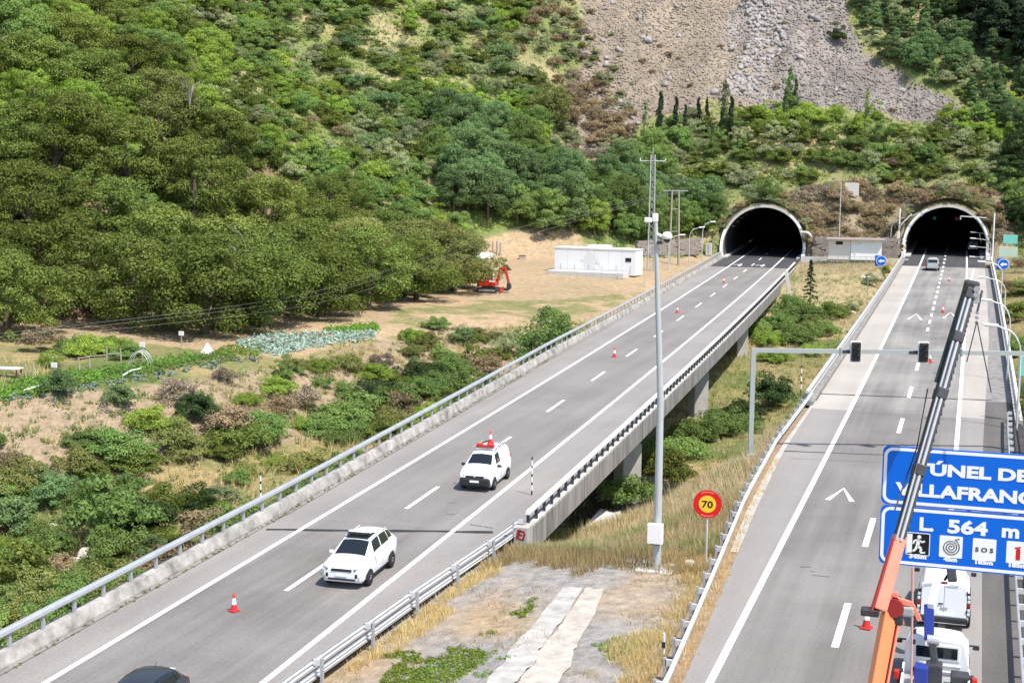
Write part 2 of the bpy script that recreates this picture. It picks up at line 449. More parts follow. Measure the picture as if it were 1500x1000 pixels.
SCREE = [(825, -60), (1225, -60), (1245, 40), (1262, 75), (1310, 105), (1425, 160), (1395, 178), (1300, 172), (1200, 172), (1130, 165), (1080, 160), (1035, 150), (1000, 165), (960, 165), (935, 205), (890, 245), (850, 225), (838, 170), (862, 95)]
GREYSCREE = [(1085, -60), (1225, -60), (1245, 40), (1262, 75), (1310, 105), (1380, 150), (1300, 172), (1180, 172), (1130, 160), (1100, 110), (1090, 40)]
def ground_colour(x, y, z):
    n1 = fbm(x / 9.0, y / 9.0) * 2; n2 = fbm(x / 2.3 + 40, y / 2.3) * 2
    n = len(x)
    c = np.empty((n, 3))
    def mix(a, b, t): t = np.clip(t, 0, 1)[:, None]; return np.array(a)[None] * (1 - t) + np.array(b)[None] * t
    P = np.c_[x, y, z]; d = P - C0; dz = np.maximum(d @ fw, 1)
    u = 750 + FPX * (d @ rt) / dz; v = 500 - FPX * (d @ up) / dz
    fd = foot_dist(x, y)
    hill = mix((0.185, 0.215, 0.075), (0.36, 0.30, 0.165), 0.18 + 1.5 * n1 + .5 * n2)
    c[:] = hill
    # low ground: green and dry patches
    low = fd <= 0.5
    lowc = mix((0.15, 0.18, 0.06), (0.36, 0.275, 0.14), 0.5 + 1.5 * n1 + .6 * n2)
    c[low] = lowc[low]
    # earth bank below the garden
    bank = low & (x < -44) & (z < -2.4) & (z > -7.0) & (y > 55)
    bc = mix((0.34, 0.26, 0.175), (0.23, 0.205, 0.10), 0.25 + 1.2 * n1 + .5 * n2); c[bank] = bc[bank]
    # bare earth yard beside the prefab building, and the track in front of the trees
    yard = low & (x < -40) & (z > -2.3) & (y > 118)
    yc = mix((0.43, 0.315, 0.195), (0.35, 0.27, 0.165), 0.4 + n1 + .6 * n2); c[yard] = yc[yard]
    gp = yard & (inpoly(u, v, [(585, 455), (640, 440), (800, 440), (960, 425), (900, 452), (790, 470), (640, 478), (560, 480)])) & (n1 + 1.2 * n2 > .0)
    gc = mix((0.16, 0.19, 0.06), (0.30, 0.25, 0.13), 0.4 + n2); c[gp] = gc[gp]
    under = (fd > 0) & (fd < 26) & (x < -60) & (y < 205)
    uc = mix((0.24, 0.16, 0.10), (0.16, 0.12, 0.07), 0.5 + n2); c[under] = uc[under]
    # median between the carriageways
    med = (x > -21.5) & (x < -8) & (y < 72)
    mc = mix((0.43, 0.32, 0.205), (0.335, 0.315, 0.295), 0.55 + 2.0 * fbm(x / 3.5, y / 5.0) * 2 - .3 * n2 + .5 * np.exp(-((x + 15) / 2.6) ** 2))
    mg = (2.0 * fbm(x / 1.6 + 9, y / 1.6) + fbm(x / 5 + 4, y / 5) > 0.42)
    c[med] = mc[med]
    slope = (x > -21.5) & (x < -8) & (y >= 64) & (y < 102) & (z > -5.5)
    sc = mix((0.50, 0.41, 0.24), (0.38, 0.32, 0.17), 0.4 + n1 + .5 * n2); c[slope] = sc[slope]
    far = (x > -30) & (x < -9) & (y > 175) & (fd <= 0)
    fc = mix((0.40, 0.32, 0.185), (0.27, 0.235, 0.12), 0.35 + 1.2 * n1 + .5 * n2); c[far] = fc[far]
    # dry cut slopes between and above the tunnel mouths
    dry = (fd > 0) & inpoly(u, v, [(1150, 290), (1230, 262), (1330, 285), (1480, 285), (1480, 400), (1150, 400)])
    dc = mix((0.32, 0.25, 0.165), (0.20, 0.165, 0.11), 0.45 + 1.2 * n1 + .7 * n2); c[dry] = dc[dry]
    tan = (fd > 0) & inpoly(u, v, [(700, 352), (760, 335), (850, 340), (860, 372), (740, 405), (690, 400)])
    c[tan] = yc[tan]
    wob = 60 * fbm(x / 14, y / 14, 5)
    s = (fd > 0) & inpoly(u + wob, v + wob, SCREE)
    st = fbm(x / 1.3, y / 6.0) * 2
    scc = mix((0.315, 0.26, 0.20), (0.215, 0.175, 0.135), 0.45 + 1.1 * n1 + .8 * st); sparse = np.zeros(n, bool); c[s] = scc[s]
    gw = np.clip((u - 1092 - .22 * v) / 90 + 2.0 * n1 + .5 + .4 * n2, 0, 1)
    gcc = mix((0.20, 0.175, 0.16), (0.30, 0.27, 0.245), 0.4 + 1.2 * n1 + .9 * st); c[s] = (scc * (1 - gw[:, None]) + gcc * gw[:, None])[s]
    return np.clip(c, 0.02, 0.6)

def ground_material():
    m = bpy.data.materials.new('ground'); m.use_nodes = True
    n = m.node_tree.nodes; L = m.node_tree.links; b = n['Principled BSDF']
    b.inputs['Roughness'].default_value = 0.95; b.inputs['Specular IOR Level'].default_value = 0.1
    at_ = n.new('ShaderNodeAttribute'); at_.attribute_name = 'Col'
    tc = n.new('ShaderNodeTexCoord')
    no = n.new('ShaderNodeTexNoise'); no.inputs['Scale'].default_value = 1.7; no.inputs['Detail'].default_value = 10; no.inputs['Roughness'].default_value = 0.72
    L.new(tc.outputs['Object'], no.inputs['Vector'])
    vo = n.new('ShaderNodeTexVoronoi'); vo.inputs['Scale'].default_value = 1.1
    L.new(tc.outputs['Object'], vo.inputs['Vector'])
    mr = n.new('ShaderNodeMapRange'); mr.inputs['From Min'].default_value = 0.3; mr.inputs['From Max'].default_value = 0.7; mr.inputs['To Min'].default_value = 0.6; mr.inputs['To Max'].default_value = 1.35
    L.new(no.outputs['Fac'], mr.inputs['Value'])
    vm = n.new('ShaderNodeVectorMath'); vm.operation = 'SCALE'
    L.new(at_.outputs['Color'], vm.inputs[0]); L.new(mr.outputs['Result'], vm.inputs['Scale'])
    L.new(vm.outputs['Vector'], b.inputs['Base Color'])
    bp = n.new('ShaderNodeBump'); bp.inputs['Strength'].default_value = 0.7; bp.inputs['Distance'].default_value = 0.35
    n3 = n.new('ShaderNodeTexNoise'); n3.inputs['Scale'].default_value = 2.6; n3.inputs['Detail'].default_value = 9; n3.inputs['Roughness'].default_value = 0.7
    L.new(tc.outputs['Object'], n3.inputs['Vector'])
    L.new(n3.outputs['Fac'], bp.inputs['Height']); L.new(bp.outputs['Normal'], b.inputs['Normal'])
    return m
GROUND = ground_material()
def build_ground():
    nx, ny = len(gx), len(gy)
    Z = HZ.copy()
    # rough broken face on the scree
    P = np.c_[GXX.ravel(), GYY.ravel(), Z.ravel()]
    u, v, _ = project(P)
    fd = foot_dist(P[:, 0], P[:, 1])
    s = inpoly(u, v, SCREE) & (fd > 0)
    rough = 1.8 * fbm(P[:, 0] / 2.4, P[:, 1] / 6.0) + 6.0 * fbm(P[:, 0] / 8.0 + 8, P[:, 1] / 22.0) + 0.5 * (rng.random(len(P)) - .5)
    P[:, 2] += np.where(s, rough, 0)
    HZ[:] = P[:, 2].reshape(HZ.shape)
    idx = np.arange(nx * ny).reshape(nx, ny)
    F = np.stack([idx[:-1, :-1], idx[1:, :-1], idx[1:, 1:], idx[:-1, 1:]], -1).reshape(-1, 4)
    # openings where the tunnels enter
    cx = GXX[:-1, :-1].ravel() + .5; cy = GYY[:-1, :-1].ravel() + .5
    cz = P[F, 2].min(1)
    hole = np.zeros(len(F), bool)
    for c, y0 in ((xl(cy), PL_Y), (xr(cy), PR_Y)):
        hole |= (np.abs(cx - c) < 7.0) & (cy > y0 - 1) & (cy < y0 + 5.5) & (cz < 1.85 + np.sqrt(np.maximum(54 - (cx - c) ** 2, 0)) - 1.0)
    F = F[~hole]
    me = mesh_np('ground', P, F, GROUND, True)
    ca = me.color_attributes.new('Col', 'FLOAT_COLOR', 'POINT')
    cc = np.ones((len(P), 4), np.float32)
    cc[:, :3] = ground_colour(P[:, 0], P[:, 1], P[:, 2])
    ca.data.foreach_set('color', cc.ravel())
    o = link(bpy.data.objects.new('ground', me)); tag(o, 'sloping valley ground and hillside with dry grass, earth and scree', kind='structure')
    # the same land further out, coarse
    xs = np.concatenate([np.arange(-900, GX0, 30), [GX0, GX0 + 60, GX0 + 120, GX0 + 180, GX0 + 240, GX0 + 300, GX1], np.arange(GX1 + 30, 900, 30)])
    ys = np.concatenate([np.arange(-400, 0, 25), [0, 80, 160, 240, 320, GY1], np.arange(GY1 + 30, 1000, 30)])
    XX, YY = np.meshgrid(xs, ys, indexing='ij'); ZZ = height(XX, YY)
    idx = np.arange(XX.size).reshape(XX.shape)
    F = np.stack([idx[:-1, :-1], idx[1:, :-1], idx[1:, 1:], idx[:-1, 1:]], -1).reshape(-1, 4)
    cx = (XX[:-1, :-1] + XX[1:, 1:]).ravel() / 2; cy = (YY[:-1, :-1] + YY[1:, 1:]).ravel() / 2
    F = F[~((cx > GX0) & (cx < GX1) & (cy > GY0) & (cy < GY1))]
    P = np.c_[XX.ravel(), YY.ravel(), ZZ.ravel()]
    me = mesh_np('ground', P, F, GROUND, True)
    ca = me.color_attributes.new('Col', 'FLOAT_COLOR', 'POINT'); cc = np.ones((len(P), 4), np.float32)
    cc[:, :3] = ground_colour(P[:, 0], P[:, 1], P[:, 2]); ca.data.foreach_set('color', cc.ravel())
    o = link(bpy.data.objects.new('hills', me)); tag(o, 'outlying hills around the valley', kind='structure')
build_ground()
me = mesh_np('river', [(-36, 84, -7.3), (-20, 80, -7.3), (-17, 100, -7.3), (-34, 112, -7.3)], [(0, 1, 2, 3)], M['water'])
tag(link(bpy.data.objects.new('river', me)), kind='structure')
# ------------------------------------------------------------------ road materials
def road_mat(name, c, c2, streak=1.0):
    m = bpy.data.materials.new(name); m.use_nodes = True
    n = m.node_tree.nodes; L = m.node_tree.links; b = n['Principled BSDF']
    b.inputs['Roughness'].default_value = 0.85; b.inputs['Specular IOR Level'].default_value = 0.25
    tc = n.new('ShaderNodeTexCoord')
    def noise(sc, s, det=6):
        mp = n.new('ShaderNodeMapping'); mp.inputs['Scale'].default_value = sc
        L.new(tc.outputs['Object'], mp.inputs['Vector'])
        q = n.new('ShaderNodeTexNoise'); q.inputs['Scale'].default_value = s; q.inputs['Detail'].default_value = det; q.inputs['Roughness'].default_value = 0.6
        L.new(mp.outputs['Vector'], q.inputs['Vector']); return q.outputs['Fac']
    a1 = noise((1, 0.035, 1), 0.9 * streak); a2 = noise((1, 1, 1), 0.12); a3 = noise((1, 1, 1), 9, 4)
    s1 = n.new('ShaderNodeMath'); s1.operation = 'ADD'; L.new(a1, s1.inputs[0]); L.new(a2, s1.inputs[1])
    mr = n.new('ShaderNodeMapRange'); mr.inputs['From Min'].default_value = 0.7; mr.inputs['From Max'].default_value = 1.3
    mr.inputs['From Min'].default_value = 0.8; mr.inputs['From Max'].default_value = 1.2; L.new(s1.outputs[0], mr.inputs['Value'])
    mi = n.new('ShaderNodeMix'); mi.data_type = 'RGBA'; mi.inputs['A'].default_value = (*c, 1); mi.inputs['B'].default_value = (*c2, 1)
    L.new(mr.outputs['Result'], mi.inputs['Factor'])
    m3 = n.new('ShaderNodeMapRange'); m3.inputs['From Min'].default_value = 0.3; m3.inputs['From Max'].default_value = 0.7; m3.inputs['To Min'].default_value = 0.88; m3.inputs['To Max'].default_value = 1.12
    L.new(a3, m3.inputs['Value'])
    vm = n.new('ShaderNodeVectorMath'); vm.operation = 'SCALE'; L.new(mi.outputs['Result'], vm.inputs[0]); L.new(m3.outputs['Result'], vm.inputs['Scale'])
    L.new(vm.outputs['Vector'], b.inputs['Base Color'])
    bp = n.new('ShaderNodeBump'); bp.inputs['Strength'].default_value = 0.2; bp.inputs['Distance'].default_value = 0.01
    L.new(a3, bp.inputs['Height']); L.new(bp.outputs['Normal'], b.inputs['Normal'])
    MATS[name] = m; return m
road_mat('asphalt_lane', (0.155, 0.144, 0.135), (0.232, 0.218, 0.205))
road_mat('asphalt_lane_bridge', (0.186, 0.174, 0.163), (0.236, 0.222, 0.209))
road_mat('asphalt_shoulder', (0.228, 0.212, 0.200), (0.278, 0.260, 0.246), 0.6)
road_mat('shoulder_beige', (0.34, 0.315, 0.285), (0.415, 0.385, 0.35), 0.6)
road_mat('lane_beige', (0.165, 0.158, 0.15), (0.29, 0.275, 0.255))
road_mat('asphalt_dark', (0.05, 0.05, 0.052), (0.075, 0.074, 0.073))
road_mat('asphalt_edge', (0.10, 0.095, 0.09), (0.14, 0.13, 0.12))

def sweep(name, prof, ys, xc, z0, mat_, parent=None, closed=True, kind=None, smooth=False):
    """profile of (offset, height) carried along the road's centre line"""
    V = []
    k = len(prof)
    for y in ys:
        e = 0.5; t = float(xc(y + e) - xc(y - e)); nl = math.hypot(1, t)
        nx, ny = 1 / nl, -t / nl
        oz = z0(y) if callable(z0) else z0
        for p in prof:
            off = p[0](y) if callable(p[0]) else p[0]
            V.append((float(xc(y)) + nx * off, y + ny * off, oz + p[1]))
    m = len(ys)
    F = [(i * k + j, i * k + (j + 1) % k, (i + 1) * k + (j + 1) % k, (i + 1) * k + j) for i in range(m - 1) for j in range(k if closed else k - 1)]
    mb = MB().add(V, F, smooth)
    if closed: mb.add([V[j] for j in range(k)], [tuple(range(k))]).add([V[(m - 1) * k + j] for j in range(k)], [tuple(range(k - 1, -1, -1))])
    o = mb.build(name, mat_, parent)
    if kind: o['kind'] = kind
    return o
def yr(a, b, s=4.0):
    n = max(1, int(round((b - a) / s)))
    return [a + (b - a) * i / n for i in range(n + 1)]
def strip(name, o0, o1, a, b, xc, z, m, parent=None, kind='structure', s=4.0):
    V = []; ys = yr(a, b, s)
    for y in ys:
        t = float(xc(y + .5) - xc(y - .5)); nl = math.hypot(1, t)
        for off in ((o0(y) if callable(o0) else o0), (o1(y) if callable(o1) else o1)): V.append((float(xc(y)) + off / nl, y - off * t / nl, z))
    F = [(2 * i, 2 * i + 1, 2 * i + 3, 2 * i + 2) for i in range(len(ys) - 1)]
    o = link(bpy.data.objects.new(name, mesh_np(name, V, F, m)), parent)
    if kind: o['kind'] = kind
    return o
def at_road(xc, y, off, z):
    t = float(xc(y + .5) - xc(y - .5)); nl = math.hypot(1, t)
    return Vector((float(xc(y)) + off / nl, y - off * t / nl, z))
def heading(xc, y): return -math.atan(float(xc(y + .5) - xc(y - .5)))      # z rotation of the road direction against +Y (ccw)
Y0 = 6.0
# left carriageway (traffic towards us)
strip('road', -3.5, 3.5, Y0, 62.0, xl, ZL, M['asphalt_lane'])
strip('road', -3.5, 3.5, 62.0, 190.0, xl, ZL, M['asphalt_lane_bridge'])
strip('road', -3.5, 3.5, 190.0, 226.0, xl, ZL, M['asphalt_lane_bridge'])
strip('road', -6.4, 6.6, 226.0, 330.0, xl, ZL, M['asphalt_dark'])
strip('road_shoulder', -6.4, -3.5, Y0, 226, xl, ZL, M['asphalt_shoulder'])
_gl = lambda y: float(np.interp(y, [0, 40, 50, 61, 66], [4.6, 4.9, 5.6, 6.45, 6.70]))
strip('road_shoulder', 3.5, _gl, Y0, 226, xl, ZL, M['asphalt_shoulder'])
# right carriageway (traffic away from us)
strip('road', -3.5, 3.5, Y0, 97.0, xr, ZR, M['asphalt_lane'])
strip('road', -3.5, 3.5, 97.0, 150.0, xr, ZR, M['lane_beige'])
strip('road', -3.5, 3.5, 150.0, 229.0, xr, ZR, M['lane_beige'])
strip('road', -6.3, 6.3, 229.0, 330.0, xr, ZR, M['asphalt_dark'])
_gr = lambda y: float(np.interp(y, [20, 45, 52, 68, 82, 95], [-4.0, -4.35, -4.7, -5.5, -6.0, -6.0]))
_gs = lambda y: float(np.interp(y, [0, 60, 90, 140, 225], [4.9, 4.9, 5.0, 5.7, 6.1]))
strip('road_shoulder', _gr, -3.5, Y0, 97.0, xr, ZR, M['asphalt_shoulder'])
strip('road_shoulder', _gr, -3.5, 97.0, 229.0, xr, ZR, M['shoulder_beige'])
strip('road_shoulder', 3.5, _gs, Y0, 97.0, xr, ZR, M['asphalt_shoulder'])
strip('road_shoulder', 3.5, _gs, 97.0, 229.0, xr, ZR, M['shoulder_beige'])
strip('dark_edge_strip', _gs, lambda y: _gs(y) + 1.35, Y0, 97.0, xr, ZR - 0.03, M['asphalt_edge'])  # darker strip between the shoulder and the right barrier
strip('dark_edge_strip', _gs, lambda y: 7.1, 97.0, 229.0, xr, ZR - 0.03, M['asphalt_edge'])
strip('verge', lambda y: _gr(y) - .9, _gr, Y0, 97.0, xr, ZR - 0.02, M['soil'])
# markings: solid edge lines and dashes
def line(off0, off1, a, b, xc, z, name='edge_line'): return strip(name, off0, off1, a, b, xc, z + 0.008, M['line_paint'])
line(-3.6, -3.36, Y0, 275, xl, ZL); line(3.36, 3.6, Y0, 275, xl, ZL)
line(-3.62, -3.36, Y0, 275, xr, ZR)
line(3.36, 3.62, Y0, 275, xr, ZR)
line(lambda y: 3.36 + (y - 178) * .021, lambda y: 3.55 + (y - 178) * .021, 178, 228, xr, ZR + .004)
def dash(off, a, b, xc, z, wd=0.13): return strip('lane_dash', off - wd, off + wd, a, b, xc, z + 0.008, M['line_paint'], s=2.5)
y = 50.9 - 14.2
while y < 270:
    dash(-0.1, y, y + 5.0, xl, ZL, .11); y += 14.2 if y < 160 else 13.0
y = 49.2 - 13.6 * 2
while y < 140:
    dash(0.03, y, y + 5.2, xr, ZR, .13); y += 13.6
y = 144.0
while y < 215:
    dash(0.03, y, y + 3.2, xr, ZR, .13); y += 6.8
while y < 280:
    dash(0.03, y, y + 3.5, xr, ZR, .16); y += 8.5
# chevrons and arrows painted on the lanes
def chevron(x, y, w_, l, rz):
    t = 0.2
    V = [(-w_ / 2, 0, 0), (-w_ / 2 + t * 1.3, -.05, 0), (0, l - t * 1.7, 0), (0, l, 0), (w_ / 2 - t * 1.3, -.05, 0), (w_ / 2, 0, 0)]
    c, s = math.cos(rz), math.sin(rz)
    V = [(x + c * a - s * b, y + s * a + c * b, ZR + .009) for a, b, _ in V]
    o = link(bpy.data.objects.new('chevron_marking', mesh_np('chevron_marking', V, [(0, 1, 2, 3), (3, 2, 4, 5)], M['line_paint']))); o['kind'] = 'structure'
chevron(*G(1230, 733)[:2], 1.45, 2.9, 0.02)
chevron(*G(1340, 468)[:2], 1.6, 6.0, 0.02)
chevron(*G(1392, 466)[:2], 1.6, 6.0, 0.02)
def arrow(x, y, rz):
    mb = MB()
    for q in ([(-.12, 0), (.12, 0), (.12, 3), (-.12, 3)], [(-.45, 3), (.45, 3), (0, 5), (0, 5)], [(.1, 1.2), (.9, 1.9), (.9, 2.3), (.1, 1.7)], [(.75, 1.6), (1.25, 2.1), (.75, 2.9), (.75, 2.9)]):
        c, s = math.cos(rz), math.sin(rz)
        mb.add([(x + c * a - s * b, y + s * a + c * b, ZL + .009) for a, b in q], [(0, 1, 2, 3)])
    o = mb.build('arrow_marking', M['line_paint']); o['kind'] = 'structure'
for yy, off in ((233, -2.0), (233, 1.6)):
    p = at_road(xl, yy, off, 0); arrow(p.x, p.y, math.pi + heading(xl, yy))
# joints, sealed cracks and oil marks
def seam(u0, v0, u1, v1, z, wd, m='asphalt_seam', name='expansion_joint', jag=.05):
    a, b = Vector(G(u0, v0, z)), Vector(G(u1, v1, z)); n = 14
    d = (b - a); nv = Vector((-d.y, d.x, 0)).normalized(); V = []
    for i in range(n + 1):
        p = a + d * (i / n) + nv * random.uniform(-jag, jag); k = wd * random.uniform(.6, 1.2)
        V += [tuple(p + nv * k + Vector((0, 0, .006))), tuple(p - nv * k + Vector((0, 0, .006)))]
    o = link(bpy.data.objects.new(name, mesh_np(name, V, [(2 * i, 2 * i + 1, 2 * i + 3, 2 * i + 2) for i in range(n)], M[m]))); o['kind'] = 'structure'
seam(390, 775, 722, 779, ZL, .22); seam(1010, 414.5, 1125, 415.5, ZL, .10, 'crack_seal')
seam(1197, 576.5, 1452, 586, ZR, .17); seam(1140, 660, 1450, 672, ZR, .10); seam(1160, 671, 1290, 677, ZR, .04, 'crack_seal')
for q in ((655, 736, 668, 736), (653, 753, 667, 753), (688, 768, 722, 773), (640, 590, 662, 592), (815, 596, 828, 597)): seam(*q, ZL, .07, 'crack_seal', 'sealed_crack')
for q in ((1172, 830, 1188, 830), (1190, 842, 1215, 844), (1325, 629, 1342, 630), (1187, 836, 1193, 837)): seam(*q, ZR, .06, 'crack_seal', 'sealed_crack')
seam(840, 560, 870, 577, ZL, .5, 'crack_seal', 'oil_stain', .1) if False else None

# ------------------------------------------------------------------ bridges
def bridge(name, xc, z0, a, b, piers, kerbL, kerbR, label):
    root = empty(name, (float(xc((a + b) / 2)), (a + b) / 2, z0 - 3), 0, label, 'bridge')
    inv = Matrix.Translation((-root.location.x, -root.location.y, -root.location.z))
    def put(o): o.matrix_parent_inverse = inv; return o
    lo, ro = kerbL, kerbR
    put(sweep('deck', [(lo, -.012), (ro, -.012), (ro, -1.0), (ro - 1.6, -1.25), (lo + 1.6, -1.25), (lo, -1.0)], yr(a, b), xc, z0, M['concrete_stained'], root))
    for s in (-1, 1):
        put(sweep('girder', [(s * 3.6 - 1.3, -1.26), (s * 3.6 + 1.3, -1.26), (s * 3.6 + .9, -2.3), (s * 3.6 - .9, -2.3)], yr(a, b), xc, z0, M['concrete'], root))
    for py in piers:
        for s in (-1, 0, 1):
            p = at_road(xc, py, s * 5.15, 0); g = H1(p.x, p.y) - 1.0
            h = z0 - 2.3 - g
            mb = MB().box((p.x, p.y, g + h / 2), (1.45, 1.45, h), Matrix.Rotation(heading(xc, py) + R(38), 3, 'Z'))
            o = put(mb.build('pier', M['concrete'], root)); m = o.modifiers.new('bevel', 'BEVEL'); m.width = .05; m.segments = 1
        p = at_road(xc, py, 0, z0 - 2.1)
        put(MB().box(p, (12.0, 1.7, .35), Matrix.Rotation(heading(xc, py), 3, 'Z')).build('pier_cap', M['concrete'], root))
    for yy in (a, b):
        p = at_road(xc, yy, 0, z0 - 4.5)
        put(MB().box(p, (ro - lo - .3, 1.2, 6.2), Matrix.Rotation(heading(xc, yy), 3, 'Z')).build('abutment', M['concrete_pale'], root))
    return root, put
bl, putl = bridge('road_bridge', xl, ZL, 62.4, 198, [96, 130, 164], -6.9, 7.02, 'grey concrete viaduct on blade piers carrying the carriageway with the white van')
br, putr = bridge('road_bridge', xr, ZR, 104, 229, [135, 166, 198], -6.9, 7.3, 'pale concrete bridge under the carriageway below the traffic signal gantry')
# right-hand kerb of the left viaduct with its metal parapet
putl(sweep('kerb', [(6.70, -.006), (6.70, .20), (6.74, .24), (7.04, .24), (7.09, .20), (7.09, -1.02), (7.022, -1.02), (7.022, -.006)], yr(62.4, 226), xl, ZL, M['concrete_stained'], bl))
putl(sweep('kerb_top', [(6.75, .243), (7.03, .243), (7.03, .262), (6.75, .262)], yr(62.4, 226), xl, ZL, M['kerb_pale'], bl))
def parapet(name, xc, z0, a, b, off, base, step, label, post_m, rail_m, posts_h=.55, lower=True, postw=.12, twin=True):
    root = empty(name, at_road(xc, (a + b) / 2, off, z0), 0, label, 'barrier')
    inv = Matrix.Translation(-root.location)
    t = base + posts_h
    o = sweep('top_rail', [(off - .10, t), (off + .10, t), (off + .12, t + .09), (off + .08, t + .20), (off - .08, t + .20), (off - .12, t + .09)], yr(a, b), xc, z0, rail_m, root); o.matrix_parent_inverse = inv
    if lower == 'panel':
        o = sweep('infill_rail', [(off + .06, base + .05), (off + .11, base + .05), (off + .11, base + .40), (off + .06, base + .40)], yr(a, b), xc, z0, rail_m, root); o.matrix_parent_inverse = inv
    elif lower:
        o = sweep('lower_rail', [(off + .02, base + .14), (off + .08, base + .14), (off + .08, base + .26), (off + .02, base + .26)], yr(a, b), xc, z0, rail_m, root); o.matrix_parent_inverse = inv
    pm = MB().box((-.02, 0, posts_h / 2), (.14, postw, posts_h)).build('post', post_m, root)
    n = int((b - a) / step)
    for i in range(n + 1):
        o = pm if i == 0 else pm.copy()
        if i: link(o, root)
        p = at_road(xc, a + i * step + .15, off, z0 + base)
        o.location = p - root.location; o.rotation_euler.z = heading(xc, a + i * step)
    return root
parapet('bridge_railing', xl, ZL, 62.6, 226, 6.90, .26, 1.5, 'galvanised metal parapet with dark posts along the right edge of the viaduct', M['black_metal'], M['white_paint'], .58, False, .11)
# left-hand concrete barrier of the left carriageway
cb = empty('concrete_barrier', at_road(xl, 130, -5.8, ZL), 0, 'long stained low concrete wall with a metal rail along the carriageway by the garden', 'barrier')
inv = Matrix.Translation(-cb.location)
_lb = lambda y: float(np.interp(y, [0, 62, 100, 120, 230], [-5.45, -5.5, -6.0, -6.3, -6.3]))
o = sweep('wall', [(lambda y: _lb(y), -.4), (lambda y: _lb(y), .12), (lambda y: _lb(y) - .12, .50), (lambda y: _lb(y) - .14, .55), (lambda y: _lb(y) - .52, .55), (lambda y: _lb(y) - .55, .5), (lambda y: _lb(y) - .55, -.9)], yr(Y0 + 4, 244, 3), xl, ZL, M['barrier_concrete'], cb); o.matrix_parent_inverse = inv
o = sweep('rail', [(lambda y: _lb(y) - .20, 1.06), (lambda y: _lb(y) - .14, 1.13), (lambda y: _lb(y) - .16, 1.24), (lambda y: _lb(y) - .24, 1.29), (lambda y: _lb(y) - .36, 1.29), (lambda y: _lb(y) - .40, 1.18), (lambda y: _lb(y) - .36, 1.06)], yr(Y0 + 4, 244, 3), xl, ZL, M['rail_blue'], cb); o.matrix_parent_inverse = inv
pm = MB().box((0, 0, .26), (.10, .14, .54)).build('post', M['galvanised_dull'], cb)
for i in range(117):
    o = pm if i == 0 else link(pm.copy(), cb)
    yy = Y0 + 4.5 + i * 2.0
    o.location = at_road(xl, yy, _lb(yy) - .28, ZL + .55) - cb.location; o.rotation_euler.z = heading(xl, yy)
# weeds along the foot of that wall are part of the ground cover below

# ------------------------------------------------------------------ W-beam guardrails
WB = [(0, 0), (.055, .045), (.055, .095), (0, .14), (0, .17), (.055, .215), (.055, .265), (0, .31), (-.012, .31), (.04, .262), (.04, .218), (-.012, .172), (-.012, .138), (.04, .092), (.04, .048), (-.012, 0)]
def guardrail(name, xc, z0, a, b, offf, side, step, label, zt=.42, block=True, post_m='galvanised_dull', tail=True):
    ym = (a + b) / 2
    root = empty(name, at_road(xc, ym, offf(ym), z0), 0, label, 'guardrail')
    inv = Matrix.Translation(-root.location)
    prof = [((lambda y, d=d: offf(y) + side * d), zt + h) for d, h in WB]
    o = sweep('rail', prof, yr(a, b, 3), xc, z0, M['galvanised'], root); o.matrix_parent_inverse = inv
    mb = MB().box((-side * .30, 0, -.1), (.1, .12, 1.7))
    pm = mb.build('post', M[post_m], root)
    bm_ = MB().box((-side * .14, 0, .6), (.28, .12, .2)).build('spacer_block', M['galvanised'], root) if block else None
    n = int((b - a) / step)
    for i in range(n + 1):
        yy = a + .2 + i * step
        for src in ([pm, bm_] if block else [pm]):
            o = src if i == 0 else link(src.copy(), root)
            o.location = at_road(xc, yy, offf(yy), z0) - root.location; o.rotation_euler.z = heading(xc, yy)
    return root
_mg = lambda y: float(np.interp(y, [0, 39, 50, 61, 63], [4.5, 4.75, 5.5, 6.5, 6.6]))
guardrail('guardrail', xl, ZL, Y0 + 4, 62.2, _mg, -1, 4.0, 'double wave steel guardrail beside the earth median, running into the viaduct end', .42)
o = sweep('lower_beam', [((lambda y, d=d: _mg(y) - d * .8 + .01), .02 + h * .8) for d, h in WB], yr(Y0 + 4, 62.2, 3), xl, ZL, M['galvanised'], None)
_gg = [q for q in col.objects if q.name == 'guardrail'][0]
o.parent = _gg; o.matrix_parent_inverse = Matrix.Translation(-_gg.location)
_rg = lambda y: float(np.interp(y, [0, 41.8, 51, 68, 82, 95, 105], [-4.3, -4.5, -5.0, -6.0, -6.4, -6.3, -6.3]))
guardrail('guardrail', xr, ZR, Y0 + 4, 100, _rg, 1, 2.0, 'curved steel guardrail with rear spacer blocks beside the speed limit sign', .46)
# pale concrete kerb strip in front of that guardrail
strip('kerb_strip', lambda y: _rg(y) + .12, lambda y: _gr(y) + .02, 60, 100, xr, ZR + .012, M['concrete'])
strip('gutter_crack', -5.36, -5.29, 24, 62, xl, ZL + .006, M['crack_seal']); strip('gutter_crack', lambda y: float(np.interp(y, [62, 100, 120], [-5.3, -5.75, -6.05])), lambda y: float(np.interp(y, [62, 100, 120], [-5.22, -5.67, -5.97])), 62, 150, xl, ZL + .006, M['crack_seal'])
# bridge part: kerb and parapet on the left edge of the right carriageway
putr(sweep('kerb', [(-6.05, -.006), (-6.05, .25), (-6.12, .32), (-6.86, .32), (-6.97, .22), (-6.97, -1.02), (-6.905, -1.02), (-6.905, -.006)], yr(98, 240), xr, ZR, M['concrete_stained'], br))
parapet('bridge_railing', xr, ZR, 98, 240, -6.45, .32, 1.5, 'galvanised bridge parapet on the near kerb of the right hand carriageway', M['galvanised_dull'], M['galvanised'], .5, True, .12)
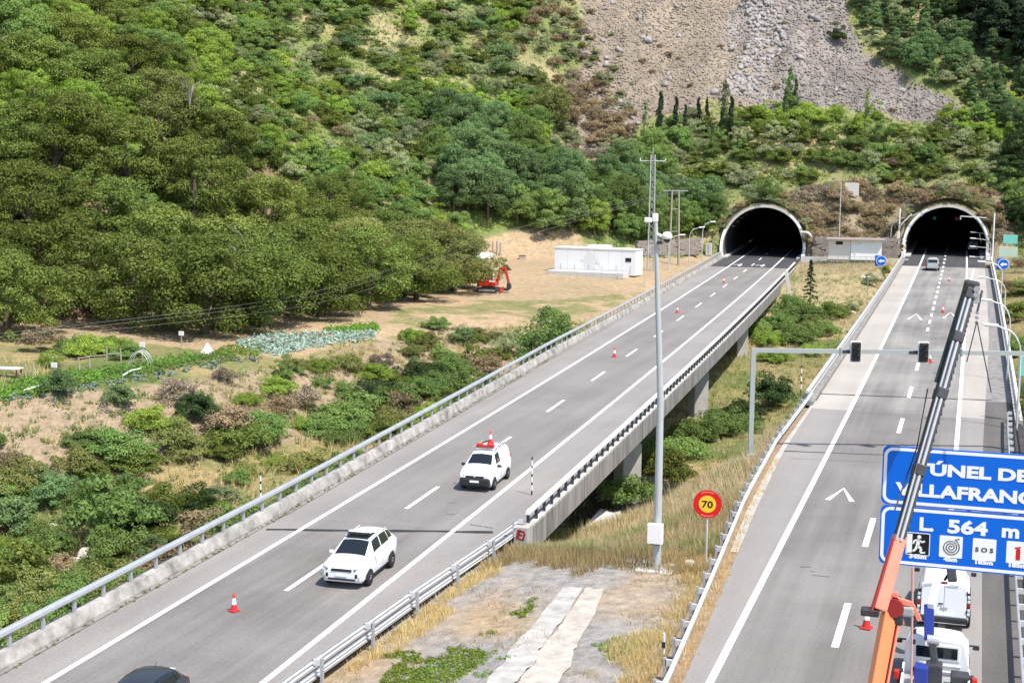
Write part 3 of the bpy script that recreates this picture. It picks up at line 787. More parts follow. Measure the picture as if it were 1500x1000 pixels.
# right edge of the right carriageway
_rr = lambda y: float(np.interp(y, [0, 60, 90, 140, 240], [6.05, 6.15, 6.4, 7.2, 7.3]))
guardrail('guardrail', xr, ZR, Y0 + 4, 96, _rr, -1, 2.0, 'steel guardrail above the dark strip under the blue tunnel sign', .40, True, 'black_metal')
strip('dark_side_strip', lambda y: _rr(y) - .1, lambda y: _rr(y) + 1.15, Y0, 98, xr, ZR - .10, M['asphalt_dark'])  # near-black strip, slightly lower, behind the right guardrail
parapet('bridge_railing', xr, ZR, 96, 240, 7.15, .20, 1.5, 'white metal parapet on the lamp post side of the right hand carriageway', M['galvanised_dull'], M['white_paint'], .6, True, .12)
putr(sweep('kerb', [(6.95, -.03), (6.95, .20), (7.42, .20), (7.42, -1.02), (7.31, -1.02), (7.31, -.03)], yr(96, 240), xr, ZR, M['concrete'], br))
hr = empty('handrail', at_road(xr, 60, 7.6, ZR), 0, 'pale tubular handrail at the far side of the dark strip beside the grass', 'handrail'); inv = Matrix.Translation(-hr.location)
mb = MB().tube([at_road(xr, yy, 7.5, ZR + .85) for yy in yr(14, 96, 4)], .06, 6); o = mb.build('rail', M['pale_green'], hr); o.matrix_parent_inverse = inv
pm = MB().box((0, 0, .2), (.07, .07, 1.3)).build('post', M['pale_green'], hr)
for i in range(28):
    o = pm if i == 0 else link(pm.copy(), hr)
    o.location = at_road(xr, 14 + 3 * i, 7.5, ZR) - hr.location

# ------------------------------------------------------------------ tunnel mouths
def portal(xc, y, z0, hw, hh, label, lean):
    """horseshoe lining whose front leans back; hw half width, hh height"""
    root = empty('tunnel_portal', at_road(xc, y, 0, z0), heading(xc, y), label, 'tunnel')
    def arch(r_add, n=28):
        pts = []
        cz = hh - hw                                     # centre height of the round top
        a0 = math.asin(max(-1, min(1, -(cz + .0) / (hw * 1.02))))
        for i in range(n + 1):
            a = a0 + (math.pi - 2 * a0) * i / n
            pts.append((math.cos(a) * (hw + r_add), cz + math.sin(a) * (hw + r_add)))
        return pts
    inn, out = arch(0), arch(.42)
    yf = lambda z: lean * max(0, z) / hh
    # ring face and its outside
    mb = MB(); n = len(inn); L_ = 46
    V = [(x, yf(z), z) for x, z in inn] + [(x, yf(z), max(z, -.3)) for x, z in out] + [(x, L_, z) for x, z in out]
    F = [(i, i + 1, n + i + 1, n + i) for i in range(n - 1)] + [(n + i, n + i + 1, 2 * n + i + 1, 2 * n + i) for i in range(n - 1)]
    mb.add(V, F, False); mb.build('ring', M['concrete'], root)
    col_ = arch(1.5)
    V = [(x, yf(z) + .25, max(z, -.4)) for x, z in out] + [(x, yf(z) + 2.0, max(z, -.4)) for x, z in col_]
    MB().add(V, [(i, i + 1, n + i + 1, n + i) for i in range(n - 1)], True).build('earth_collar', M['bank_earth'], root)
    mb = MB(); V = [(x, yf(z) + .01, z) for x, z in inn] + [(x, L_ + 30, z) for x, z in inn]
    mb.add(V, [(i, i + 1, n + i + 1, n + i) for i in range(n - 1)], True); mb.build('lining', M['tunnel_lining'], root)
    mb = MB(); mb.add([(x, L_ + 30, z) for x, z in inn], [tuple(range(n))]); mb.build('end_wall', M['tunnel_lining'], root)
    for s in (-1, 1):                                    # walkway kerbs
        MB().box((s * (hw - .45), 20, .12), (.9, 42, .3)).build('kerb', M['concrete_pale'], root)
        MB().box((s * (hw + .25), -1.0, .35), (.6, 3.2, 1.1)).build('plinth', M['white_paint'], root, bevel=.08)
    return root
pL = portal(xl, PL_Y, ZL, 6.75, 8.6, 'wide dark tunnel mouth with a pale concrete ring where the emptied carriageway ends', 2.2)
pR = portal(xr, PR_Y, ZR, 6.5, 8.3, 'dark tunnel mouth with lamp arms over it and a silver pickup driving in', 2.2)
for s, a0, a1 in ((1, 28, 52), (-1, -8, 24), (1, -12, 8)):   # sunlit front edge of the left ring, put in as white lengths
    mb = MB(); pts = []
    for i in range(7):
        a = R(a0 + (a1 - a0) * i / 6); c = 8.6 - 6.75
        pts.append(Vector((s * math.cos(a) * 7.1, 2.2 * (c + math.sin(a) * 7.1) / 8.6 - .12, c + math.sin(a) * 6.96)))
    for p, q in zip(pts[:-1], pts[1:]): mb.beam(p, q, .42, .10, (0, -1, 0))
    mb.build('lit_face', M['white_paint'], pL)
for s, a0, a1 in ((-1, 0, 62), (1, 10, 45)):  # right ring likewise: its sunlit edge is laid on in white
    mb = MB(); pts = []
    for i in range(9):
        a = R(a0 + (a1 - a0) * i / 8); c = 8.3 - 6.5
        pts.append(Vector((s * math.cos(a) * 6.85, 2.2 * (c + math.sin(a) * 6.85) / 8.3 - .12, c + math.sin(a) * 6.85)))
    for p, q in zip(pts[:-1], pts[1:]): mb.beam(p, q, .34, .10, (0, -1, 0))
    mb.build('lit_face', M['white_paint'], pR)
# lamps along the left tunnel crown
for i in range(12):
    a = R(150 - i * 6.5); c = 8.6 - 6.75
    MB().box((math.cos(a) * 6.5, 6 + i * 3.2, c + math.sin(a) * 6.5), (.35, 1.0, .12)).build('lamp_strip', M['galvanised_dull'], pL)
# grey cable duct that leaves the left portal on its right
dt = empty('cable_duct', at_road(xl, PL_Y - .6, 6.9, ZL), heading(xl, PL_Y), 'bent white cable duct coming down from the left tunnel ring to the cabin', 'duct')
MB().tube([(-.4, 0, 4.6), (.6, 0, 4.6), (1.0, 0, 4.3), (3.0, 0, 1.3), (3.5, 0, .9), (9.0, -1, .9)], .22, 8).build('pipe', M['galvanised'], dt)
for x in (3.4, 6.0, 8.6): MB().box((x, -.4, .2), (.2, .2, 1.4)).build('bracket', M['galvanised_dull'], dt)
# jet of low white wall that joins the two portals
lw = empty('retaining_wall', (-20, 240.5, 0), .08, 'low white concrete wall on the grass bank in front of the cabin', 'wall')
MB().box((0, 0, -.35), (17, .35, 1.1)).build('wall', M['concrete_pale'], lw)
# masonry facing behind the cabin and beside the left portal
def stone_wall(x0, y0, x1, y1, h, label, n):
    root = empty('stone_wall', ((x0 + x1) / 2, (y0 + y1) / 2, 0), math.atan2(y1 - y0, x1 - x0), label, 'wall')
    Lw = math.hypot(x1 - x0, y1 - y0)
    MB().box((0, .5, h / 2 - .3), (Lw, 1.0, h)).build('backing', M['rock_grey'], root)
    mb = MB()
    for _ in range(n):
        s = random.uniform(.35, .8)
        mb.box((random.uniform(-Lw / 2, Lw / 2), -.02, random.uniform(.1, h - .3)), (s * 1.5, .34, s * .8), Matrix.Rotation(random.uniform(-.3, .3), 3, 'Y'), .8)
    tag(mb.build('stone', M['rock_grey'], root), kind='stuff')
stone_wall(-27, 244.2, -13.5, 245.6, 3.5, 'grey rubble stone facing on the cut bank behind the cabin', 260)
stone_wall(-54, 231.0, -46.0, 242, 2.8, 'grey rubble stone facing left of the left tunnel behind the street lamps', 200)
# ------------------------------------------------------------------ vegetation builders
def leaf_cloud(blobs, per, size, r, up_bias=0.25, aspect=1.0, fill=0.25, pt=1.0, jit=.55, under=-.35):
    """small leaf faces spread through rounded clumps; blobs = (centre, radii)"""
    V = []; n_all = 0
    C = []; Nn = []; S = []
    for (c, rad) in blobs:
        k = max(6, int(per * r.uniform(.8, 1.2)))
        d = r.normal(size=(k, 3)); d /= np.linalg.norm(d, axis=1)[:, None]
        d[:, 2] = np.where(d[:, 2] < under, np.abs(d[:, 2]) * .6, d[:, 2]); d /= np.linalg.norm(d, axis=1)[:, None]
        rr = np.where(r.random(k) < fill, r.random(k) ** .5, r.uniform(.82, 1.12, k))
        C.append(np.array(c)[None] + d * rr[:, None] * np.array(rad)[None])
        nn = d * pt + r.normal(size=(k, 3)) * jit; nn[:, 2] += up_bias
        Nn.append(nn / np.linalg.norm(nn, axis=1)[:, None]); S.append(size * r.uniform(.65, 1.35, k))
    C = np.concatenate(C); Nn = np.concatenate(Nn); S = np.concatenate(S)
    t = np.cross(Nn, r.normal(size=Nn.shape)); t /= np.linalg.norm(t, axis=1)[:, None]
    b = np.cross(Nn, t)
    a1 = t * S[:, None] * aspect; b1 = b * (S * .62)[:, None]
    V = np.stack([C - a1, C - b1 * 1.0 + a1 * .15, C + a1, C + b1 + a1 * .15], 1).reshape(-1, 3)
    F = np.arange(len(V)).reshape(-1, 4)
    return V, F
def trunk_mesh(name, h, r0, limbs, m, r, spread=.5):
    mb = MB()
    top = (r.uniform(-.3, .3), r.uniform(-.3, .3), h)
    mb.tube([(0, 0, -1.2), (r.uniform(-.08, .08), r.uniform(-.08, .08), h * .45), top], [r0 * 1.25, r0 * .85, r0 * .35], 7)
    for i in range(limbs):
        a = 2 * math.pi * (i + r.random()) / limbs; z0 = h * r.uniform(.25, .6); l = h * spread * r.uniform(.7, 1.1)
        p0 = (0, 0, z0); p1 = (math.cos(a) * l * .5, math.sin(a) * l * .5, z0 + l * .4); p2 = (math.cos(a) * l, math.sin(a) * l, z0 + l * r.uniform(.5, .9))
        mb.tube([p0, p1, p2], [r0 * .5, r0 * .32, r0 * .1], 5)
    me = mb.build(name, m).data
    o = [q for q in col.objects if q.data == me][0]; bpy.data.objects.remove(o)
    return me
def dome_blobs(rx, rz, cz, n, br, r, inner=.2, low=-.3, kmin=.78):
    out = []
    for i in range(n):
        for _ in range(20):
            d = r.normal(size=3); d /= np.linalg.norm(d)
            if d[2] > low: break
        k = r.uniform(kmin, 1.0) if r.random() > inner else r.uniform(.3, .7)
        wob = 1 + .16 * math.sin(3 * math.atan2(d[1], d[0]) + rx)
        c = (d[0] * rx * k * wob, d[1] * rx * k * wob, cz + d[2] * rz * k)
        q = br * r.uniform(.7, 1.3)
        out.append((c, (q, q, q * .8)))
    return out
PROTO = {}
def lumpy(rx, rz, cz, n, br, r, subs=3):
    out = []
    for k in range(subs):
        a = r.uniform(0, 6.28); q = rx * r.uniform(.25, .55) * (k > 0); f = r.uniform(.5, .95) if k else r.uniform(.75, 1.0)
        out += [((c[0] + math.cos(a) * q, c[1] + math.sin(a) * q, c[2] * f), rr) for c, rr in dome_blobs(rx * f * .8, rz * f, cz, n // subs, br * r.uniform(.75, 1.1), r, .3, -.2)]
    return out
r_ = np.random.default_rng(5)
def proto(name, V, F, m=None): PROTO.setdefault(name, []).append(mesh_np(name, V, F, M[m] if m else None))
# chestnuts: unit crown radius ~5 m, height ~9 m
for i in range(4):
    bl_ = dome_blobs(5.0, 4.3, 4.6, 92, 1.08, r_, .05, -.85, .66)
    V, F = leaf_cloud(bl_, 300, .115, r_, .3, 1.0, .08, 1.3, .42, -.42); proto('chestnut', V, F, 'leaf_chestnut')
PROTO['chestnut_trunk'] = [trunk_mesh('trunk', 6.0, .38, 6, M['bark'], r_)]
# broad leaved trees: radius 3.2, height 7
for i in range(3):
    V, F = leaf_cloud(dome_blobs(3.0, 3.2, 3.7, 95, .72, r_, .15, -.8), 130, .11, r_, .3, 1.0, .12, 1.2, .45, -.4); proto('broad', V, F)
PROTO['broad_trunk'] = [trunk_mesh('trunk', 5.0, .2, 5, M['bark'], r_)]
# shrubs, radius about 1.5, height about 2
for i in range(7):
    V, F = leaf_cloud(lumpy(1.5, 1.3, .75, 40, .38, r_, 3), 115, .062, r_, .35, 1.0, .15, 1.2, .45, -.15); proto('shrub', V, F)
# open, twiggy shrubs
for i in range(3):
    V, F = leaf_cloud(dome_blobs(1.3, .95, .7, 30, .38, r_, .3, -.2), 80, .055, r_, .3, 1.9, .5, .6); proto('thin', V, F)
# pines, 9 m
for i in range(2):
    bl_ = []
    for k in range(48):
        h = r_.uniform(.22, 1) ; a = r_.uniform(0, 6.28); q = (1 - h) * 2.3 + .35
        rad = q * r_.uniform(.55, 1)
        bl_.append(((math.cos(a) * rad, math.sin(a) * rad, h * 9), (.75, .75, .5)))
    V, F = leaf_cloud(bl_, 110, .13, r_, .35, 1.6, .4, .8); proto('pine', V, F)
PROTO['pine_trunk'] = [trunk_mesh('trunk', 8.5, .2, 0, M['bark'], r_)]
# cypress, 6 m
bl_ = [((r_.normal() * .12, r_.normal() * .12, h), (.14 + .34 * (1 - abs(h / 6 - .38)) * (1 if h < 5 else .55), ) * 2 + (.5,)) for h in np.linspace(.4, 5.9, 16)]
V, F = leaf_cloud(bl_, 80, .11, r_, .2, 1.8, .2, .8); proto('cypress', V, F)
# poplar, 8 m
for i in range(2):
    bl_ = [((r_.normal() * .45 * (1 - h / 11), r_.normal() * .45 * (1 - h / 11), h), (.75 * (1.15 - h / 9), ) * 2 + (.75,)) for h in np.linspace(1.2, 7.8, 24)]
    V, F = leaf_cloud(bl_, 46, .17, r_, .3, 1.2, .4, .8); proto('poplar', V, F)
PROTO['poplar_trunk'] = [trunk_mesh('trunk', 7.2, .1, 0, M['bark_pale'], r_)]
# bramble mounds for the valley floor, radius 2.4
for i in range(5):
    V, F = leaf_cloud(lumpy(2.4, 1.45, .5, 72, .46, r_, 4), 125, .068, r_, .45, 1.1, .12, 1.2, .45, -.15); proto('bramble', V, F)
# bare young conifer with drooping tips
bl_ = []
for k in range(30):
    h = .12 + .88 * k / 29; a = k * 2.4; q = (1 - h) * 1.7 + .06
    for s in (.35, .65, 1.0): bl_.append(((math.cos(a) * q * s, math.sin(a) * q * s, h * 7.5 - s * .25 + .3), (.2, .2, .12)))
V, F = leaf_cloud(bl_, 12, .12, r_, .3, 2.2, .6, .5); proto('conifer', V, F, 'leaf_dark')
PROTO['conifer_trunk'] = [trunk_mesh('trunk', 7.4, .09, 0, M['bark'], r_)]
# bare grey branches sticking out of some crowns
mb = MB()
for i in range(14):
    a = random.uniform(0, 6.28); l = random.uniform(1.0, 2.2)
    p = (math.cos(a) * .3, math.sin(a) * .3, 0); q = (math.cos(a) * l * .5, math.sin(a) * l * .5, l * .9); s = (math.cos(a + .4) * l, math.sin(a + .4) * l, l * 1.2)
    mb.tube([(0, 0, -1.5), p, q, s], [.07, .06, .045, .02], 4)
bo = mb.build('bare_branch', M['bark_pale']); PROTO['bare'] = [bo.data]; bpy.data.objects.remove(bo)

# variants of a crown mesh that share the geometry but carry another leaf material
_mv = {}
def variant(me, m):
    k = (me.name, m)
    if k not in _mv:
        if not me.materials: me.materials.append(M[m]); _mv[k] = me; me['leaf'] = m
        elif me.materials[0] == M[m]: _mv[k] = me
        else:
            q = me.copy(); q.materials.clear(); q.materials.append(M[m]); _mv[k] = q
    return _mv[k]
PLANTS = []          # (object, x, y, kind words, place) for the labels
def plant(kind, name, crown, m, x, y, s, sz=1.0, z=None, trunk=None, sink=0.0, cat='shrub', words='green shrub', place=None, group=None, label=None):
    z = float(hz(x, y)) if z is None else z
    me = variant(random.choice(PROTO[crown]), m)
    if trunk:
        root = empty(name, (x, y, z - sink), random.uniform(0, 6.28))
        root.scale = (s, s, s * sz)
        o = link(bpy.data.objects.new('crown', me), root)
        link(bpy.data.objects.new('trunk', random.choice(PROTO[trunk])), root)
    else:
        root = link(bpy.data.objects.new(name, me))
        root.location = (x, y, z - sink); root.scale = (s * random.uniform(.85, 1.15), s * random.uniform(.85, 1.15), s * sz); root.rotation_euler.z = random.uniform(0, 6.28)
    root['category'] = cat
    if group: root['group'] = group
    if label: root['label'] = label
    else: PLANTS.append((root, x, y, words, place))
    return root

# --- chestnuts at the foot of the hill: pixel column and the depth of each trunk, crown radius in metres
CH = [(10, 478, 138, 4.6), (95, 470, 152, 5.6), (200, 470, 146, 5.4), (300, 478, 144, 5.6), (385, 470, 150, 5.4), (470, 448, 158, 4.9), (540, 430, 168, 5.2), (610, 420, 176, 4.4), (665, 402, 186, 5.2),
      (-40, 440, 150, 5.5), (50, 430, 160, 5.2), (150, 420, 165, 5.5), (250, 415, 163, 5.6), (345, 410, 166, 5.8), (440, 400, 172, 5.4), (520, 380, 180, 5.6), (600, 370, 190, 5.4),
      (0, 390, 172, 5.4), (90, 372, 178, 5.6), (190, 366, 182, 5.4), (290, 362, 184, 5.6), (390, 350, 190, 5.6), (480, 338, 196, 5.4), (560, 330, 203, 5.2), (640, 345, 203, 4.6),
      (-30, 330, 190, 5.2), (60, 325, 196, 5.2), (150, 315, 200, 5.0), (240, 310, 205, 5.2), (330, 300, 208, 4.8), (30, 270, 206, 5.0), (120, 255, 212, 4.8), (205, 235, 218, 4.6), (240, 190, 228, 4.4), (160, 175, 232, 4.2), (500, 290, 214, 4.2)]
for i, (u, v, D, rad) in enumerate(CH):
    # stand each trunk on the slope at its own distance
    d = ray(u, 500); P = C0 + d * D
    o = plant('chestnut', 'chestnut_tree', 'chestnut', 'leaf_olive' if i in (15, 16, 24, 8, 28) else ('leaf_green' if i in (30, 33) else 'leaf_chestnut'), P[0], P[1], rad / 4.6, random.uniform(.85, 1.05), trunk='chestnut_trunk', sink=.9, cat='tree', words='rounded dark green chestnut tree' if i not in (15, 16, 24, 8, 28) else 'olive brown chestnut tree', place='orchard', group='chestnut trees at the foot of the hill')
    if i in (4, 5, 13, 25, 9, 28, 16):
        b = link(bpy.data.objects.new('bare_branch', PROTO['bare'][0]), o)
        b.location = (random.uniform(-2, 2), -3.6, 6.2); b.scale = (.9, .9, .9)
CHXY = [(C0 + ray(u, 500) * D)[:2].tolist() + [r] for u, v, D, r in CH]

# --- the hillside: plants on the slope, what grows where
ZONES = [
 ('scree left', [(838, 40), (885, 60), (915, 150), (945, 205), (890, 255), (840, 235), (828, 150)], .10, [('thin', 'leaf_dry', .95, 6, 'dry brown bush'), ('thin', 'leaf_mauve', .9, 2, 'mauve brown bush'), ('shrub', 'leaf_grey', .9, 3, 'grey green bush'), ('shrub', 'leaf_chestnut', .8, 2, 'olive green bush')]),
 ('scree', SCREE, .012, [('thin', 'leaf_dry', .55, 6, 'dry brown tuft'), ('shrub', 'leaf_grey', .55, 3, 'small grey green shrub')]),
 ('pines', [(1330, -80), (1580, -80), (1580, 125), (1500, 118), (1450, 85), (1400, 45)], .12, [('pine', 'leaf_pine', 1.25, 8, 'dark pine'), ('broad', 'leaf_dark', .9, 3, 'dark broad tree')]),
 ('pine edge', [(1225, -80), (1330, -80), (1400, 45), (1450, 85), (1500, 118), (1580, 125), (1580, 215), (1500, 205), (1425, 175), (1420, 150), (1330, 112), (1265, 62)], .13, [('broad', 'leaf_blue', .7, 5, 'slender blue green tree'), ('pine', 'leaf_blue', .62, 4, 'young green pine'), ('shrub', 'leaf_grey', 1.5, 3, 'grey green bush'), ('shrub', 'leaf_bright', 1.2, 1, 'yellow green bush')]),
 ('bright band', [(1075, 138), (1130, 142), (1230, 158), (1300, 165), (1305, 192), (1200, 200), (1085, 196)], .30, [('shrub', 'leaf_bright', 1.35, 7, 'bright green bush'), ('broad', 'leaf_bright', .55, 3, 'bright green sapling'), ('shrub', 'leaf_green', 1.3, 3, 'mid green bush')]),
 ('bright band right', [(1390, 172), (1450, 185), (1580, 205), (1580, 245), (1480, 232), (1400, 205)], .26, [('shrub', 'leaf_bright', 1.4, 7, 'bright green bush'), ('shrub', 'leaf_green', 1.4, 4, 'mid green bush')]),
 ('dry cut', [(1140, 292), (1235, 265), (1330, 280), (1480, 285), (1480, 420), (1140, 420)], .13, [('thin', 'leaf_dry', .95, 8, 'dry brown bush'), ('shrub', 'leaf_grey', .8, 3, 'grey green bush'), ('thin', 'leaf_mauve', .9, 3, 'mauve brown bush'), ('shrub', 'leaf_chestnut', .8, 1, 'olive green bush')]),
 ('right edge', [(1470, 225), (1600, 225), (1600, 360), (1478, 345)], .10, [('broad', 'leaf_dark', .85, 6, 'dark green tree'), ('shrub', 'leaf_green', 1.6, 3, 'mid green bush')]),
 ('portal slope', [(985, 165), (1090, 196), (1300, 195), (1400, 205), (1480, 232), (1480, 300), (1330, 285), (1235, 262), (1150, 295), (1040, 305), (960, 290)], .24, [('shrub', 'leaf_grey', 1.15, 7, 'grey green bush'), ('shrub', 'leaf_chestnut', 1.1, 4, 'olive green bush'), ('shrub', 'leaf_green', 1.2, 4, 'mid green bush'), ('thin', 'leaf_grey', 1.1, 4, 'pale grey bush'), ('thin', 'leaf_dry', .9, 1, 'dry brown bush')]),
 ('scree rim', [(745, 70), (830, -80), (862, 95), (838, 170), (850, 225), (890, 245), (935, 205), (985, 165), (985, 210), (900, 265), (840, 290), (810, 230), (790, 120)], .10, [('thin', 'leaf_dry', .9, 6, 'dry brown bush'), ('shrub', 'leaf_grey', .9, 4, 'grey green bush'), ('thin', 'leaf_mauve', .9, 3, 'mauve brown bush'), ('shrub', 'leaf_dark', .9, 1, 'dark green bush')]),
 ('middle wood', [(650, 190), (760, 200), (800, 190), (860, 260), (960, 215), (1040, 250), (1060, 300), (1040, 345), (960, 365), (860, 345), (760, 340), (660, 320), (640, 240)], .10, [('broad', 'leaf_blue', .95, 8, 'blue green tree'), ('broad', 'leaf_green', .85, 5, 'mid green tree'), ('shrub', 'leaf_blue', 1.5, 2, 'blue green bush'), ('shrub', 'leaf_bright', 1.5, 2, 'yellow green bush')]),
 ('above orchard', [(-60, -80), (300, -80), (330, 60), (300, 210), (200, 200), (100, 240), (-60, 260)], .10, [('broad', 'leaf_green', .8, 4, 'mid green tree'), ('broad', 'leaf_chestnut', .8, 4, 'olive green tree'), ('broad', 'leaf_bright', .7, 6, 'yellow green tree'), ('shrub', 'leaf_grey', 1.4, 3, 'grey green bush'), ('broad', 'leaf_dark', .8, 1, 'dark green tree')]),
 ('upper slope', [(270, -80), (850, -80), (790, 120), (810, 230), (760, 200), (650, 190), (640, 260), (560, 270), (400, 270), (280, 230)], .19, [('shrub', 'leaf_bright', 1.2, 9, 'yellow green bush'), ('shrub', 'leaf_green', 1.2, 6, 'mid green bush'), ('shrub', 'leaf_chestnut', 1.1, 5, 'olive green bush'), ('shrub', 'leaf_grey', 1.1, 4, 'grey green bush'), ('thin', 'leaf_grey', 1.0, 3, 'pale grey bush'), ('thin', 'leaf_dry', .8, 1, 'dry brown bush'), ('shrub', 'leaf_blue', 1.4, 4, 'blue green bush')]),
 ('filler', [(-60, 180), (640, 180), (700, 420), (-60, 480)], .02, [('shrub', 'leaf_green', 1.0, 3, 'mid green bush'), ('shrub', 'leaf_bright', 1.0, 2, 'yellow green bush')]),
]
TR = {'broad': 'broad_trunk', 'pine': 'pine_trunk'}
SIZE = {'broad': 2.6, 'pine': 1.6, 'shrub': 1.25, 'thin': 1.2}
GRID = {}
def free(x, y, r):
    i, j = int(x // 4), int(y // 4)
    for a in range(i - 2, i + 3):
        for b in range(j - 2, j + 3):
            for (px, py, pr) in GRID.get((a, b), ()):
                if (px - x) ** 2 + (py - y) ** 2 < (.46 * (r + pr)) ** 2: return False
    GRID.setdefault((i, j), []).append((x, y, r)); return True
cx_ = rng.uniform(-200, 105, 60000); cy_ = rng.uniform(85, 395, 60000)
fd_ = foot_dist(cx_, cy_); czz = hz(cx_, cy_)
uu, vv, dd = project(np.c_[cx_, cy_, czz])
ok = (fd_ > 1.5) & (uu > -90) & (uu < 1590) & (vv > -75) & (vv < 480) & (dd < 345)
n2_ = fbm(cx_ / 9, cy_ / 9) * 2
zid = np.full(len(cx_), -1)
for k, zo in reversed(list(enumerate(ZONES))): zid[inpoly(uu, vv, zo[1])] = k
cnt = 0
for i in np.nonzero(ok & (zid >= 0))[0]:
    x, y = float(cx_[i]), float(cy_[i])
    zn, _, dens, mix_ = ZONES[zid[i]]
    if abs(x - xl(y)) < 8.2 and y < PL_Y + 3.4 or abs(x - xr(y)) < 8.2 and y < PR_Y + 3.4: continue
    if y < 247 and -28 < x < 12: continue
    if zn in ('upper slope', 'scree rim', 'dry cut', 'scree left') and n2_[i] > .34: continue
    if zn == 'scree' and (random.random() > .12 or n2_[i] < .1): continue
    if any((x - a) ** 2 + (y - b) ** 2 < (r * .75) ** 2 for a, b, r in CHXY): continue
    tot = sum(q[3] for q in mix_); t = random.random() * tot
    # neighbours tend to be of one kind
    t = (0.5 + 0.5 * math.sin(x / 6.3 + 2 * math.sin(y / 7.7)) * .9) * tot * .5 + t * .5
    for q in mix_:
        t -= q[3]
        if t <= 0: break
    crown, m, s, _, words = q
    s *= random.uniform(.75, 1.4) * (1.3 if crown in ('shrub', 'thin') and zn != 'scree' else 1.0)
    if not free(x, y, SIZE[crown] * s * (1.0 if dens > .15 else 1.15)): continue
    if cnt > 1700: break
    cnt += 1
    tall = 'tree' in words or 'pine' in words or 'sapling' in words
    nm = (('pine_tree' if 'pine' in words else 'young_tree' if 'sapling' in words else {'leaf_blue': 'ash_tree', 'leaf_green': 'oak_tree', 'leaf_dark': 'holm_oak_tree'}.get(m, 'hill_tree')) if tall else {'leaf_grey': 'grey_shrub', 'leaf_dry': 'dry_brush', 'leaf_mauve': 'dry_brush', 'leaf_bright': 'bright_bramble', 'leaf_chestnut': 'olive_shrub'}.get(m, 'green_shrub'))
    words = ('tall ' if tall and s > .95 else 'low ' if s < .85 else 'large ' if s > 1.3 and not tall else '') + words
    plant('x', nm, crown, m, x, y, s, random.uniform(.85, 1.15), trunk=TR.get(crown), sink=.15, cat='tree' if tall else 'shrub', words=words, place=zn)
print('hill plants', cnt)
# cypresses and poplars that stand above the shrubs at the foot of the scree
def on(u, v): return hit(u, v)[:2]
for k, (u, v, s) in enumerate([(966, 205, 1.15), (989, 200, .95), (1023, 192, .8), (1035, 196, .85), (1056, 205, .7), (1070, 206, 1.05), (1003, 196, .7)]):
    x, y = on(u, v); plant('c', 'cypress_tree', 'cypress', 'leaf_pine', x, y, s * 1.05, 1.2, cat='tree', words='slim dark cypress', place='cypresses', group='cypresses below the scree')
for k, (u, v, s) in enumerate([(1062, 196, 1.15), (1156, 172, 1.1), (1270, 172, .65), (1150, 182, .8), (945, 215, 1.0), (1165, 175, .9)]):
    x, y = on(u, v); plant('p', 'poplar_tree', 'poplar', 'leaf_blue' if k % 2 else 'leaf_grey', x, y, s, 1.05, trunk='poplar_trunk', cat='tree', words='slender pale poplar', place='poplars', group='poplars below the scree')
# shrub clumps that read large: dark bush on the grey scree, big bright clumps, etc.
for (u, v, cr, m, s, wd) in [(1225, 62, 'shrub', 'leaf_dark', 2.0, 'dark lone bush on grey scree'), (805, 190, 'broad', 'leaf_olive', 1.25, 'grey brown leaning tree at scree edge'), (330, 225, 'broad', 'leaf_bright', 1.0, 'bright lime green tree above the chestnuts'), (395, 235, 'broad', 'leaf_bright', .8, 'lime green bush beside taller lime tree'), (320, 120, 'broad', 'leaf_bright', .85, 'bright green tree under the upper slope'), (265, 130, 'broad', 'leaf_grey', .8, 'pale grey leaved tree on upper slope'),
                              (685, 310, 'broad', 'leaf_blue', 1.2, 'dark blue green tree left of middle wood'), (740, 285, 'broad', 'leaf_blue', 1.3, 'tallest blue green tree in middle wood'), (800, 345, 'broad', 'leaf_green', 1.15, 'dark green tree behind the white building'), (870, 345, 'broad', 'leaf_bright', .9, 'light green tree behind prefab roof'), (925, 335, 'broad', 'leaf_blue', 1.0, 'blue green tree left of the lattice mast'), (1010, 345, 'shrub', 'leaf_bright', 2.2, 'bright ivy mound right of the lattice mast'), (1030, 340, 'shrub', 'leaf_green', 2.2, 'green ivy mound left of tunnel ring')]:
    x, y = on(u, v); tall = cr == 'broad'
    plant('b', 'hill_tree' if tall else 'shrub', cr, m, x, y, s, 1.0, trunk=TR.get(cr), sink=.2, cat='tree' if tall else 'shrub', label=wd)

# scrub that hangs round the tunnel rings
for xc, py, z0, nm in ((xl, PL_Y, ZL, 'left'), (xr, PR_Y, ZR, 'right')):
    for k in range(15):
        a = R(8 + 164 * k / 14 + random.uniform(-4, 4)); rr = random.uniform(7.7, 8.5)
        x = float(xc(py)) + math.cos(a) * rr; zz = z0 + 1.85 + math.sin(a) * rr; y = py + .7 + 2.2 * (zz - z0) / 8.6 + random.uniform(0, .5)
        cr, m, wd = random.choice([('thin', 'leaf_dry', 'dry brown bush'), ('shrub', 'leaf_grey', 'grey green bush'), ('thin', 'leaf_grey', 'pale grey bush'), ('shrub', 'leaf_chestnut', 'olive green bush')])
        plant('r', {'leaf_grey': 'grey_shrub', 'leaf_dry': 'dry_brush'}.get(m, 'olive_shrub'), cr, m, x, y, random.uniform(.55, .95), 1.0, z=zz - .45, cat='shrub', words='overhanging ' + wd, place='ring')
